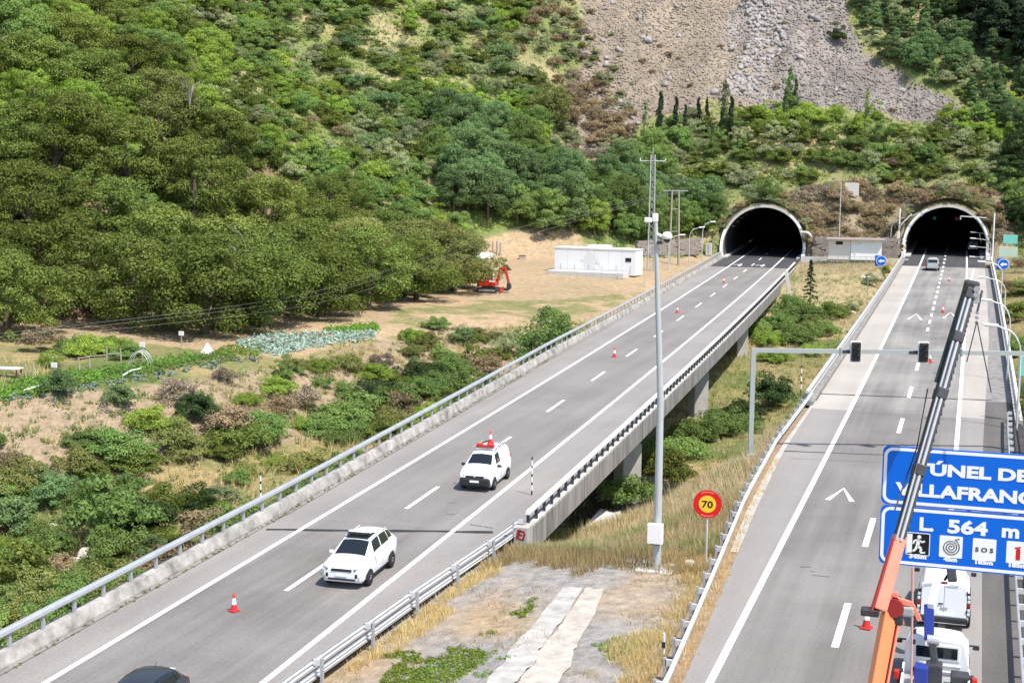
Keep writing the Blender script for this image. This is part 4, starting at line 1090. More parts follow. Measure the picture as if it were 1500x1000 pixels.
# --- valley floor, river bank and median plants
VAL = [  # u, v of the foot, crown, leaf, scale, words
 (170, 800, 'shrub', 'leaf_green', 2.3, 'large dark green round bush beside pale boulders'), (115, 770, 'shrub', 'leaf_green', 1.3, 'small green bush left of large round bush'), (215, 790, 'shrub', 'leaf_dark', 1.5, 'dark bush at right side of large round bush'),
 (292, 762, 'shrub', 'leaf_dark', 1.25, 'compact dark bush near the black and white post'), (45, 835, 'shrub', 'leaf_green', 1.2, 'green bush near bottom boulders'), (20, 860, 'shrub', 'leaf_chestnut', 1.7, 'olive bush above the barrier end'), (50, 890, 'bramble', 'leaf_olive', 1.1, 'olive bramble below the low barrier wall'),
 (240, 745, 'shrub', 'leaf_chestnut', 1.1, 'olive bush behind large round bush'), (520, 620, 'bramble', 'leaf_green', 1.5, 'wide dark bramble thicket beside barrier'), (580, 605, 'bramble', 'leaf_green', 1.5, 'green bramble mound right of thicket centre'), (640, 570, 'bramble', 'leaf_green', 1.2, 'bramble mound below yellow weeds'), (480, 640, 'bramble', 'leaf_green', 1.2, 'low bramble at near end of thicket'), (540, 590, 'bramble', 'leaf_dark', 1.4, 'dark bramble at back of thicket'), (610, 555, 'bramble', 'leaf_dark', 1.2, 'dark bramble below the far bank'),
 (660, 545, 'bramble', 'leaf_green', 1.1, 'bramble beside the dry reeds'), (700, 535, 'shrub', 'leaf_chestnut', 1.3, 'olive bush among dry reeds'), (740, 520, 'shrub', 'leaf_grey', 1.2, 'grey bush near roadside tree'),
 (340, 650, 'bramble', 'leaf_chestnut', 1.3, 'olive bramble on the bank below cabbages'), (380, 640, 'bramble', 'leaf_green', 1.1, 'green bramble on the bank below cabbages'), (290, 620, 'shrub', 'leaf_dark', 1.5, 'dark shrub on the earth bank'), (200, 690, 'bramble', 'leaf_chestnut', 1.3, 'olive bramble left of the bank path'), (160, 670, 'bramble', 'leaf_green', 1.2, 'green bramble on left bank'), (250, 665, 'shrub', 'leaf_olive', 1.4, 'olive shrub on left bank'), (120, 700, 'shrub', 'leaf_olive', 1.3, 'olive shrub at far left bank'), (30, 720, 'bramble', 'leaf_olive', 1.2, 'dry bramble at left edge'), (420, 560, 'shrub', 'leaf_green', 1.1, 'low green shrub under cabbage plot'), (400, 575, 'bramble', 'leaf_bright', .9, 'bright weeds under cabbage plot'), (470, 545, 'bramble', 'leaf_bright', .9, 'bright weeds right of cabbage plot'), (600, 500, 'bramble', 'leaf_bright', .9, 'bright weeds beside the earth yard'), (640, 480, 'bramble', 'leaf_green', .8, 'green weeds near the earth yard'),
 (330, 735, 'bramble', 'leaf_grey', .8, 'grey bramble near striped post'), (60, 800, 'bramble', 'leaf_green', 1.0, 'green bramble over the pale stones'), (10, 790, 'shrub', 'leaf_blue', 1.7, 'blue green bush at left edge'), (25, 900, 'bramble', 'leaf_green', 1.0, 'green bramble beside barrier start'), (150, 850, 'bramble', 'leaf_chestnut', .9, 'olive bramble under boulders'), (110, 880, 'bramble', 'leaf_green', .8, 'green bramble along near barrier'), (330, 560, 'thin', 'leaf_mauve', .9, 'mauve dry shrub on bank'), (450, 600, 'thin', 'leaf_mauve', 1.1, 'mauve seeded weeds on bank'), (560, 545, 'thin', 'leaf_mauve', 1.0, 'mauve seeded weeds by thicket'), (260, 590, 'thin', 'leaf_mauve', 1.2, 'mauve weeds under garden edge'),
 # under and between the bridges
 (918, 752, 'thin', 'leaf_green', 1.7, 'loose green bush beside the nearest pier'), (1000, 672, 'bramble', 'leaf_green', 1.3, 'green bramble right of the tall mast'), (1030, 646, 'bramble', 'leaf_green', 1.3, 'bramble at second pier foot'), (1062, 632, 'bramble', 'leaf_green', 1.3, 'green bramble left of gantry post'), (1088, 614, 'bramble', 'leaf_dark', 1.3, 'dark bramble at gantry post'), (1120, 600, 'shrub', 'leaf_dark', 1.7, 'dark round bush right of gantry post'), (1145, 590, 'shrub', 'leaf_green', 1.1, 'green bush under bridge railing'), (982, 700, 'bramble', 'leaf_chestnut', 1.2, 'olive bramble above grass slope'),
 (1120, 505, 'bramble', 'leaf_bright', 1.2, 'bright bramble below signal beam'), (1160, 500, 'bramble', 'leaf_green', 1.3, 'green bramble between the bridges'), (1200, 490, 'bramble', 'leaf_green', 1.2, 'green bramble near bridge railing'), (1140, 480, 'bramble', 'leaf_green', 1.3, 'green thicket left part between bridges'), (1180, 470, 'bramble', 'leaf_green', 1.4, 'green thicket middle part between bridges'), (1215, 465, 'bramble', 'leaf_chestnut', 1.1, 'olive thicket beside right bridge'), (1110, 490, 'bramble', 'leaf_green', 1.2, 'green thicket at far pier'), (1155, 455, 'bramble', 'leaf_green', 1.2, 'back thicket below young conifer'), (1130, 530, 'bramble', 'leaf_bright', 1.0, 'bright weeds under signal beam'), (1190, 520, 'bramble', 'leaf_bright', .9, 'bright weeds right of signal beam post'), (1250, 455, 'shrub', 'leaf_grey', 1.0, 'grey bush against bridge railing'), (1280, 420, 'shrub', 'leaf_grey', 1.0, 'grey bush under blue round sign'), (1295, 405, 'shrub', 'leaf_chestnut', .9, 'olive bush beside railing below blue sign'),
 # right of the right carriageway
 (1492, 520, 'bramble', 'leaf_green', 1.2, 'green bramble beside lamp post row'), (1496, 470, 'bramble', 'leaf_chestnut', 1.2, 'olive bramble beside lamp post row'), (1490, 580, 'bramble', 'leaf_green', 1.0, 'green bramble by pale handrail'), (1510, 620, 'shrub', 'leaf_chestnut', 1.3, 'olive bush behind pale handrail'), (1485, 430, 'thin', 'leaf_dry', 1.2, 'dry bush below round blue sign'), (1505, 430, 'bramble', 'leaf_olive', 1.2, 'olive mound right of round blue sign'), (1497, 400, 'thin', 'leaf_dry', 1.3, 'dry bush behind round blue sign'),
 # near the yard
 (735, 400, 'shrub', 'leaf_dark', 1.0, 'small dark bush right of excavator'), (690, 410, 'shrub', 'leaf_green', 1.3, 'bush behind the excavator cab'), (660, 418, 'shrub', 'leaf_chestnut', 1.3, 'bush left of the excavator'), (578, 440, 'shrub', 'leaf_dark', 1.2, 'small dark bush under chestnut edge'), (705, 395, 'shrub', 'leaf_blue', 1.2, 'bush behind the excavator arm'),
 (130, 520, 'bramble', 'leaf_bright', 1.0, 'bright bean hedge at garden back'), (165, 515, 'bramble', 'leaf_bright', 1.0, 'bright bean hedge middle'), (110, 518, 'bramble', 'leaf_green', .9, 'green hedge left at garden back'), (190, 525, 'bramble', 'leaf_green', .9, 'green hedge right at garden back'), (75, 540, 'shrub', 'leaf_bright', .9, 'small yellow green fruit tree in garden'), (60, 515, 'thin', 'leaf_dry', 1.3, 'dry grey bush at garden back'),
 (890, 560, 'shrub', 'leaf_green', .01, '')]
for (u, v, cr, m, s, wd) in VAL:
    if s < .05: continue
    p = hit(u, v); tall = False
    plant('v', 'bramble' if cr == 'bramble' else 'shrub', cr, m, p[0], p[1], s, random.uniform(.9, 1.15), sink=.1, cat='bush', label=wd)

# the rest of the river bank: brambles and weeds that fill the gaps
n_ = 0
for i in range(5000):
    x, y = random.uniform(-78, -35), random.uniform(26, 150)
    z = float(hz(x, y))
    if z > -2.6: continue
    u, v, d = (float(q) for q in project((x, y, z)))
    if u < -60 or v > 1000 or u > 800: continue
    t = fbm(np.array([x / 7 + 21]), np.array([y / 7 + 21]))[0] * 2
    if z > -5.8 and random.random() < .6: continue
    if t > .32: continue
    k = random.choice([('bramble', 'leaf_green', 'green bramble'), ('bramble', 'leaf_chestnut', 'olive bramble'), ('shrub', 'leaf_green', 'round green bush'), ('shrub', 'leaf_blue', 'grey green bush'), ('bramble', 'leaf_bright', 'yellow green bramble'), ('bramble', 'leaf_olive', 'dry olive bramble'), ('thin', 'leaf_dry', 'dry brown weed clump'), ('shrub', 'leaf_green', 'round green bush')])
    s = random.uniform(.6, 1.35) * (.85 if k[0] == 'bramble' else 1.15)
    if not free(x, y, 2.2 * s): continue
    if n_ > 150: break
    n_ += 1
    plant('f', {'bramble': 'bramble', 'shrub': 'riverside_bush', 'thin': 'weed_clump'}[k[0]], k[0], k[1], x, y, s, random.uniform(.8, 1.1), sink=.1, cat='bush' if k[0] != 'thin' else 'weed', words=k[2], place='valley')
x, y = (C0 + ray(806, 500) * 139)[:2]
plant('t', 'roadside_tree', 'broad', 'leaf_green', x, y, .92, 1.28, trunk='broad_trunk', sink=.2, cat='tree', label='single bushy green tree against the road barrier by the yard')
p = hit(1186, 448); plant('t', 'conifer', 'conifer', 'leaf_dark', p[0], p[1], .78, 1.0, trunk='conifer_trunk', cat='tree', label='sparse young conifer standing between the two carriageways')

# ------------------------------------------------------------------ labels for the repeated plants: which one, by its neighbour
LM = {'top right corner pines': hit(1490, 10)[:2], 'large round bush by the boulders': hit(170, 800)[:2], 'striped post on the barrier': (-33, 60), 'cabbage plot': hit(450, 498)[:2], 'bramble thicket beside the barrier': hit(540, 610)[:2], 'roadside tree': (-38, 131), 'lower left corner': hit(20, 880)[:2], 'bean bed': hit(60, 585)[:2], 'dark pine wood': hit(1450, 60)[:2], 'scree foot': hit(1100, 150)[:2], 'grey scree': hit(1200, 100)[:2], 'right tunnel mouth': (-5.5, 252), 'left tunnel mouth': (-37, 248), 'white billboard': hit(1248, 292)[:2], 'lattice mast': hit(952, 380)[:2], 'white prefab building': (-52, 200), 'scree left edge': hit(850, 120)[:2],
      'lime green tree': hit(340, 215)[:2], 'garden tent': hit(305, 515)[:2], 'left end of the orchard': hit(0, 400)[:2], 'red excavator': (-60, 175), 'hilltop above orchard': hit(60, 40)[:2], 'upper left slope': hit(400, 60)[:2], 'tan slope patch': hit(480, 170)[:2], 'leaning tree': hit(805, 190)[:2], 'teal sign': (7, 240), 'topmost scree': hit(1000, 10)[:2], 'upper middle slope': hit(640, 40)[:2], 'cypress row': hit(1000, 195)[:2], 'right edge woods': hit(1490, 260)[:2]}
_T = 'first second third fourth fifth sixth seventh eighth ninth tenth eleventh twelfth thirteenth fourteenth fifteenth sixteenth seventeenth eighteenth nineteenth'.split()
_D = ['twenty', 'thirty', 'forty', 'fifty', 'sixty', 'seventy', 'eighty', 'ninety']
ORD = ['nearest'] + [q + ' nearest' for q in _T[1:]] + [(d[:-1] + 'ieth' if k < 0 else d + '-' + _T[k]) + ' nearest' for d in _D for k in range(-1, 9)]
_by = {}
for (o, x, y, words, place) in PLANTS:
    k = min(LM, key=lambda q: (LM[q][0] - x) ** 2 + (LM[q][1] - y) ** 2)
    _by.setdefault((words, k), []).append(((LM[k][0] - x) ** 2 + (LM[k][1] - y) ** 2, o))
for (words, k), lst in _by.items():
    for i, (_, o) in enumerate(sorted(lst, key=lambda q: q[0])):
        o['label'] = f'{words} growing {ORD[min(i, len(ORD) - 1)]} to the {k}'
        if 'group' not in o: o['group'] = f'{words} plants around the {k}'
# ------------------------------------------------------------------ vehicles: front at local -Y, origin on the ground under the middle
def smoothstep(a, b, t):
    t = min(1, max(0, (t - a) / (b - a))); return t * t * (3 - 2 * t)
class Car:
    """body lofted through stations (y, sill z, belt z, roof z, sill half width, belt half width, roof half width)"""
    def __init__(s, st): s.st = st
    def half(s, q):
        y, zb, zm, zr, wb, ws, wr = q
        cr = .05
        return [(wb * .93, zb), (wb, zb + .12), (ws, zb + (zm - zb) * .62), (ws * .985, zm - .03), (ws * .95, zm), (wr + (ws * .95 - wr) * .12, zr - (zr - zm) * .12) , (wr * .93, zr - .005), (wr * .5, zr + cr * .7), (0, zr + cr)]
    def ring(s, q):
        h = s.half(q)
        return [(x, q[0], z) for x, z in h] + [(-x, q[0], z) for x, z in h[-2::-1]]
    def body(s, m, parent, sub=1):
        mb = MB(); rs = [s.ring(q) for q in s.st]; k = len(rs[0])
        mb.add([p for r in rs for p in r], [(i * k + j, i * k + j + 1, (i + 1) * k + j + 1, (i + 1) * k + j) for i in range(len(rs) - 1) for j in range(k - 1)], True)
        for r in (rs[0], rs[-1]): mb.add(r, [tuple(range(k))], False)
        mb.add([p for r in rs for p in (r[0], r[-1])], [(2 * i, 2 * i + 1, 2 * i + 3, 2 * i + 2) for i in range(len(rs) - 1)])
        o = mb.build('body', m, parent)
        es = o.modifiers.new('weld', 'WELD'); es.merge_threshold = .002
        return o
    def P(s, i, t, side=1):
        """point at fractional station i and fractional profile position t (0 sill .. 8 roof middle)"""
        a = int(min(i, len(s.st) - 2)); f = i - a
        def pt(q):
            h = s.half(q); j = int(min(t, len(h) - 2)); g = t - j
            return Vector((h[j][0] * (1 - g) + h[j + 1][0] * g, q[0], h[j][1] * (1 - g) + h[j + 1][1] * g))
        p = pt(s.st[a]) * (1 - f) + pt(s.st[a + 1]) * f
        p.x *= side; return p
    def patch(s, name, m, parent, i0, i1, t0, t1, side=1, off=.012, n=6, i0b=None, i1b=None, label=None):
        """a piece that follows the body: lower edge from i0 to i1, upper edge from i0b to i1b"""
        i0b = i0 if i0b is None else i0b; i1b = i1 if i1b is None else i1b
        V = []
        for a in range(n + 1):
            for b in range(n + 1):
                g = b / n; lo = i0 + (i1 - i0) * a / n; hi = i0b + (i1b - i0b) * a / n
                i = lo * (1 - g) + hi * g; t = t0 + (t1 - t0) * g
                p = s.P(i, t, side)
                d = (s.P(i + .02, t, side) - s.P(i - .02 if i > .02 else i, t, side)); e = (s.P(i, min(t + .05, 7.95), side) - s.P(i, t - .05 if t > .05 else t, side))
                nn = d.cross(e)
                if nn.length > 1e-9:
                    nn.normalize()
                    if nn.dot(p - Vector((0, p.y, .8))) < 0: nn = -nn
                V.append(p + nn * off)
        k = n + 1
        return MB().add(V, [(a * k + b, a * k + b + 1, (a + 1) * k + b + 1, (a + 1) * k + b) for a in range(n) for b in range(n)], True).build(name, m, parent, label)
    def across(s, name, m, parent, i0, i1, f=.86, t=6, off=.012, n=6):
        """a pane across the car (windscreen, rear window) between two stations"""
        V = []
        for a in range(n + 1):
            i = i0 + (i1 - i0) * a / n
            hw = s.P(i, t).x * f
            for b in range(9):
                x = -hw + 2 * hw * b / 8; z = s.P(i, 8).z - (s.P(i, 8).z - s.P(i, t).z) * (abs(x) / max(.01, s.P(i, t).x)) ** 2
                V.append((x, s.P(i, 8).y, z))
        V = [Vector(v) for v in V]
        d = (V[9 * n + 4] - V[4]).normalized(); nn = Vector((0, -d.z, d.y))
        if nn.z < 0: nn = -nn
        V = [v + nn * off for v in V]
        return MB().add(V, [(a * 9 + b, a * 9 + b + 1, (a + 1) * 9 + b + 1, (a + 1) * 9 + b) for a in range(n) for b in range(8)], True).build(name, m, parent)
def wheel(parent, x, y, r=.34, w_=.22, arch='black_plastic', archr=None):
    s = 1 if x > 0 else -1
    o = MB().lathe([(r * .6, -w_ / 2), (r * .93, -w_ / 2), (r, -w_ * .35), (r, w_ * .35), (r * .93, w_ / 2), (r * .6, w_ / 2)], 20, (0, 0, 0), 'x').build('wheel', M['rubber'], parent)
    o.location = (x - s * .05, y, r)
    mb = MB().lathe([(.02, s * (w_ / 2 - .02)), (r * .18, s * (w_ / 2 + .005)), (r * .62, s * (w_ / 2 - .015)), (r * .64, s * (w_ / 2 - .05))], 18, (0, 0, 0), 'x')
    mb.build('rim', M['rim'], o)
    mb = MB()
    for k in range(5): mb.beam((s * (w_ / 2 + .003), math.cos(k * 1.2566) * r * .3, math.sin(k * 1.2566) * r * .3), (s * (w_ / 2 - .002), math.cos(k * 1.2566 + .25) * r * .6, math.sin(k * 1.2566 + .25) * r * .6), .05, .02, (s, 0, 0))
    mb.build('spoke_gap', M['black_plastic'], o)
    ar = (archr or r * 1.17)
    mb = MB(); n = 14; V = []
    for k in range(n + 1):
        a = math.pi * k / n - .12 + .24 * 0
        V += [(x + s * .012, y + math.cos(a) * ar, r + math.sin(a) * ar), (x + s * .012, y + math.cos(a) * ar * .8, r + math.sin(a) * ar * .8)]
    mb.add(V, [(2 * k, 2 * k + 1, 2 * k + 3, 2 * k + 2) for k in range(n)])
    mb.build('wheel_arch', M[arch], parent)
def mirror(parent, x, y, z, m):
    o = MB().box((x, y, z), (.20, .11, .15)).build('wing_mirror', M[m], parent, bevel=.035)
    return o
def slab(name, m, parent, c, d, bevel=.02, rot=None, label=None): return MB().box(c, d, rot).build(name, M[m], parent, label, bevel)

def place(root, p, rz): root.location = tuple(p); root.rotation_euler = (0, 0, rz)
# --- white SUV
SUV = [(-2.22, .42, .70, .76, .72, .76, .68), (-2.16, .30, .86, .98, .82, .87, .72), (-1.98, .26, .95, 1.06, .87, .91, .76), (-1.60, .24, 1.00, 1.10, .89, .93, .80), (-1.32, .24, 1.04, 1.14, .89, .93, .79), (-.42, .24, 1.10, 1.60, .89, .93, .65), (.10, .24, 1.12, 1.68, .89, .93, .67), (.95, .24, 1.15, 1.67, .89, .93, .66), (1.62, .26, 1.19, 1.60, .88, .92, .63), (2.04, .32, 1.15, 1.34, .86, .90, .60), (2.20, .40, 1.0, 1.06, .80, .84, .62), (2.24, .48, .84, .88, .74, .78, .62)]
def suv():
    root = empty('sport_utility_car', (0, 0, 0), 0, 'white sport utility car with dark windscreen and a light bar on its roof', 'car')
    c = Car(SUV); c.body(M['car_white'], root)
    c.across('windscreen', M['glass_dark'], root, 4.08, 4.96, .93)
    c.across('rear_window', M['glass_dark'], root, 8.15, 8.85, .9)
    slab('panoramic_roof', 'glass_dark', root, (0, .02, 1.715), (1.0, .9, .03), .008)
    for s in (1, -1):
        c.patch('side_window', M['glass_dark'], root, 4.72, 6.1, 4.25, 5.75, s, i0b=5.02, i1b=6.12)
        c.patch('side_window', M['glass_dark'], root, 6.22, 7.3, 4.25, 5.75, s, i0b=6.22, i1b=7.25)
        c.patch('side_window', M['glass_dark'], root, 7.42, 8.1, 4.35, 5.7, s, i0b=7.4, i1b=7.75)
        for yy in (-1.38, 1.32): wheel(root, s * .90, yy, .355, .23)
        mirror(root, s * 1.02, -.72, 1.10, 'car_white')
        slab('headlight', 'lamp_glass', root, (s * .66, -2.10, .90), (.32, .26, .13), .05, Matrix.Rotation(s * .5, 3, 'Z'))
        slab('fog_lamp', 'black_plastic', root, (s * .64, -2.18, .58), (.15, .12, .20), .05, Matrix.Rotation(s * .3, 3, 'Z'))
        slab('tail_light', 'tail_red', root, (s * .70, 2.10, .98), (.3, .2, .14), .04)
        slab('roof_rail', 'galvanised', root, (s * .58, .62, 1.70), (.05, 1.7, .05), .015)
        c.patch('sill_cladding', M['black_plastic'], root, 2.4, 8.8, .05, 1.0, s, .008)
        c.patch('door_seam', M['black_plastic'], root, 6.14, 6.18, 1.2, 4.2, s, .004)
        slab('door_handle', 'car_white', root, (s * .935, -.05, .93), (.03, .2, .04), .01); slab('door_handle', 'car_white', root, (s * .935, .85, .96), (.03, .2, .04), .01)
    slab('grille', 'black_plastic', root, (0, -2.20, .80), (.90, .10, .12), .03)
    slab('bumper', 'black_plastic', root, (0, -2.19, .42), (1.20, .14, .09), .03)
    slab('number_plate', 'sign_white', root, (0, -2.245, .60), (.50, .02, .11), .004)
    lb = slab('light_bar', 'black_plastic', root, (0, .0, 1.80), (1.05, .26, .06), .02)
    for k in (-1, 1): slab('beacon', 'lamp_glass', lb, (k * .38, .0, 1.85), (.28, .22, .07), .03)
    slab('bar_cover', 'white_paint', lb, (0, .0, 1.85), (.46, .2, .05), .02)
    return root
o = suv(); place(o, Vector(G(499, 862, ZL)) + Vector((-.07, 2.15, .012)), .062)
# --- white small van with black bumper
VAN = [(-2.05, .40, .72, .78, .72, .76, .68), (-2.00, .28, .90, 1.02, .80, .84, .72), (-1.82, .24, 1.0, 1.13, .84, .88, .76), (-1.40, .22, 1.08, 1.21, .85, .89, .78), (-1.18, .22, 1.10, 1.25, .85, .89, .78), (-.50, .22, 1.08, 1.70, .86, .90, .64), (.05, .22, 1.10, 1.80, .86, .90, .68), (1.0, .22, 1.10, 1.83, .86, .90, .70), (1.85, .22, 1.10, 1.82, .86, .90, .70), (2.08, .24, 1.10, 1.74, .85, .89, .68), (2.16, .30, 1.05, 1.55, .82, .86, .70)]
def small_van(label, crew):
    root = empty('panel_van', (0, 0, 0), 0, label, 'van')
    c = Car(VAN); c.body(M['car_white'], root)
    c.across('windscreen', M['glass_dark'], root, 4.06, 4.95, .93)
    for s in (1, -1):
        c.patch('side_window', M['glass_dark'], root, 4.75, 5.95, 4.3, 5.7, s, i0b=5.05, i1b=5.95)
        for yy in (-1.30, 1.42): wheel(root, s * .875, yy, .325, .21)
        mirror(root, s * .99, -.82, 1.18, 'black_plastic')
        slab('headlight', 'lamp_glass', root, (s * .64, -1.90, .86), (.28, .26, .20), .05, Matrix.Rotation(s * .35, 3, 'Z'))
        slab('tail_light', 'tail_red', root, (s * .80, 2.13, 1.05), (.12, .1, .42), .03)
        c.patch('door_seam', M['black_plastic'], root, 6.02, 6.06, 1.2, 5.8, s, .004)
        slab('door_handle', 'black_plastic', root, (s * .905, -.05, 1.0), (.03, .18, .05), .01)
    slab('grille', 'black_plastic', root, (0, -2.0, .79), (1.02, .12, .12), .03)
    slab('emblem', 'chrome', root, (0, -2.07, .80), (.14, .03, .07), .01)
    slab('bumper', 'black_plastic', root, (0, -1.93, .50), (1.66, .42, .50), .12)
    slab('number_plate', 'sign_white', root, (0, -2.145, .56), (.50, .02, .11), .004)
    slab('rear_door', 'car_white', root, (0, 2.14, 1.05), (1.40, .05, 1.15), .02)
    slab('rear_plate', 'sign_white', root, (0, 2.175, .72), (.50, .02, .11), .004)
    return root
van = small_van('small white panel van with black bumper driving towards us with gear on its roof rack', True)
vp = Vector(G(694, 720, ZL)) + Vector((-.08, 2.05, .012)); place(van, vp, .06)
rk = MB()
for yy in (-.1, .7, 1.5): rk.beam((-.66, yy, 1.95), (.66, yy, 1.95), .05, .05)
for s in (-1, 1):
    rk.beam((s * .62, -.2, 1.98), (s * .62, 1.7, 1.98), .04, .04)
    for yy in (-.1, .7, 1.5): rk.beam((s * .62, yy, 1.80), (s * .62, yy, 1.98), .04, .04, (0, 1, 0))
rk.build('roof_rack', M['galvanised_dull'], van)
lbr = slab('light_bar', 'red_dark', van, (0, -.02, 2.03), (1.0, .30, .10), .03)
for k in (-1, 1): slab('beacon', 'red_paint', lbr, (k * .30, -.02, 2.12), (.34, .26, .12), .04)
MB().tube([(.15, .9, 2.02), (.1, 1.1, 2.06), (-.3, 1.3, 2.05), (-.4, .8, 2.04)], .035, 6).build('cable_coil', M['black_plastic'], van)

# --- traffic cones
def cone_mesh():
    root = empty('traffic_cone', (0, 0, 0), 0, None, 'traffic cone', 'traffic cones on the closed lanes')
    MB().box((0, 0, .03), (.36, .36, .05)).build('base', M['cone_orange'], root, bevel=.02)
    MB().lathe([(.145, .05), (.13, .10), (.10, .30)], 14).build('lower_body', M['cone_orange'], root)
    MB().lathe([(.101, .30), (.062, .56)], 14).build('reflective_sleeve', M['sign_white'], root)
    MB().lathe([(.061, .56), (.035, .76), (.02, .77)], 14).build('tip', M['cone_orange'], root)
    return root
cone0 = cone_mesh()
def put_cone(p, label, first=False, sc=1.0, name=None):
    o = cone0 if first else copy_tree(cone0)
    o.location = tuple(p); o.scale = (sc,) * 3; o['label'] = label
    o.rotation_euler.z = random.uniform(-.4, .4)
    return o
put_cone(Vector(G(343, 895, ZL)) + Vector((0, 0, .01)), 'red and white traffic cone alone on the nearest left lane', True, .95)
put_cone(Vector(G(900, 523, ZL)) + Vector((0, 0, .01)), 'red and white cone on the viaduct left of the tall mast', sc=1.1)
put_cone(Vector(G(992, 458, ZL)) + Vector((0, 0, .01)), 'small distant cone on the viaduct right of the tall mast', sc=1.05)
put_cone(Vector(G(1060, 414, ZL)) + Vector((0, 0, .01)), 'farthest tiny cone on the viaduct before the tunnel')
put_cone(Vector(G(1269, 920, ZR)) + Vector((0, 0, .01)), 'white sleeved cone on the right road beside the orange crane boom', sc=1.1)
put_cone(Vector(G(1362, 531, ZR)) + Vector((0, 0, .01)), 'red and white cone under the traffic signal on the right road', sc=1.15)
put_cone(Vector(G(1381, 458, ZR)) + Vector((0, 0, .01)), 'cone on the right road just left of the crane tip', sc=1.15)
put_cone(Vector(G(1390, 412, ZR)) + Vector((0, 0, .01)), 'far cone on the right road behind the pickup', sc=1.0)
cv = put_cone(vp + Vector((.25, 1.35, 1.97)), 'red and white cone standing on the roof rack of the white van', sc=.95)
cv.location = tuple(vp + Matrix.Rotation(.06, 3, 'Z') @ Vector((.02, .95, 1.975)))

# --- dark hatchback at the lower left
HAT = [(-1.98, .40, .60, .64, .66, .70, .62), (-1.9, .26, .72, .82, .78, .82, .68), (-1.3, .22, .86, .97, .84, .87, .74), (-.95, .22, .92, 1.03, .84, .87, .72), (-.15, .22, .96, 1.40, .84, .87, .56), (.3, .22, .98, 1.47, .84, .87, .58), (.95, .22, 1.00, 1.46, .84, .87, .57), (1.45, .24, 1.02, 1.38, .83, .86, .56), (1.85, .3, .98, 1.08, .80, .84, .58), (2.0, .4, .86, .90, .74, .78, .6)]
def hatch(m, label):
    root = empty('hatchback_car', (0, 0, 0), 0, label, 'car')
    c = Car(HAT); c.body(M[m], root)
    c.across('windscreen', M['glass_dark'], root, 3.08, 3.96, .93); c.across('rear_window', M['glass_dark'], root, 7.12, 7.9, .9)
    for s in (1, -1):
        c.patch('side_window', M['glass_dark'], root, 3.75, 5.0, 4.25, 5.75, s, i0b=4.05, i1b=5.0)
        c.patch('side_window', M['glass_dark'], root, 5.1, 6.4, 4.25, 5.75, s, i0b=5.1, i1b=6.35)
        c.patch('quarter_window', M['glass_dark'], root, 6.5, 7.1, 4.35, 5.6, s, i0b=6.5, i1b=6.9)
        for yy in (-1.22, 1.25): wheel(root, s * .85, yy, .31, .2)
        mirror(root, s * .97, -.65, 1.02, m)
        slab('headlight', 'lamp_glass', root, (s * .6, -1.82, .72), (.3, .25, .15), .05); slab('tail_light', 'tail_red', root, (s * .68, 1.9, .9), (.2, .14, .2), .04)
    slab('grille', 'black_plastic', root, (0, -1.95, .62), (.8, .08, .12), .03)
    slab('number_plate', 'sign_white', root, (0, -1.985, .48), (.5, .02, .11), .004)
    MB().tube([(0, 1.15, 1.49), (.0, 1.28, 1.62)], .012, 5).build('aerial', M['black_plastic'], root)
    return root
o = hatch('car_dark', 'dark blue grey hatchback cut off by the lower edge of the photo')
place(o, Vector(G(222, 975, ZL + 1.44)) * 1, .05); o.location.z = ZL + .012; o.location.y -= 1.35; o.location.x += .30

# --- silver pickup ahead of the right tunnel, seen from behind, and the car inside the tunnel
def pickup(label, m='car_silver'):
    root = empty('pickup_truck', (0, 0, 0), 0, label, 'pickup')
    PK = [(-2.6, .45, .85, .9, .78, .82, .7), (-2.4, .35, .98, 1.08, .86, .9, .75), (-1.3, .35, 1.05, 1.15, .88, .92, .78), (-.75, .35, 1.1, 1.75, .88, .92, .64), (.2, .35, 1.1, 1.82, .88, .92, .66), (.62, .35, 1.1, 1.74, .88, .92, .66), (.72, .35, 1.08, 1.12, .88, .92, .8), (2.5, .4, 1.06, 1.10, .88, .92, .8)]
    c = Car(PK); c.body(M[m], root)
    slab('canopy', m, root, (0, 1.55, 1.42), (1.6, 1.75, .66), .12)
    slab('canopy_window', 'glass_dark', root, (0, 2.435, 1.46), (1.30, .03, .40), .02)
    c.across('windscreen', M['glass_dark'], root, 2.1, 2.9, .92)
    slab('tailgate', m, root, (0, 2.52, .86), (1.56, .06, .46), .02)
    slab('bumper', 'chrome', root, (0, 2.62, .52), (1.7, .16, .18), .04)
    for s in (1, -1):
        c.patch('side_window', M['glass_dark'], root, 2.7, 4.6, 4.2, 5.7, s, i0b=3.1, i1b=4.6)
        for yy in (-1.75, 1.5): wheel(root, s * .9, yy, .38, .25)
        mirror(root, s * 1.05, -.95, 1.2, 'black_plastic'); slab('tail_light', 'tail_red', root, (s * .85, 2.5, .9), (.12, .1, .36), .02)
    return root
o = pickup('silver pickup with dark rear window approaching the right tunnel'); p = Vector(G(1365, 397, ZR)); place(o, p + Vector((0, 2.6, .012)), math.pi + .03)
o = copy_tree(o); o.location = tuple(Vector(G(1424, 372, ZR)) + Vector((0, 9, .012))); o.rotation_euler.z = math.pi + .03
o['label'] = 'dim vehicle already inside the right tunnel'; o['category'] = 'pickup'
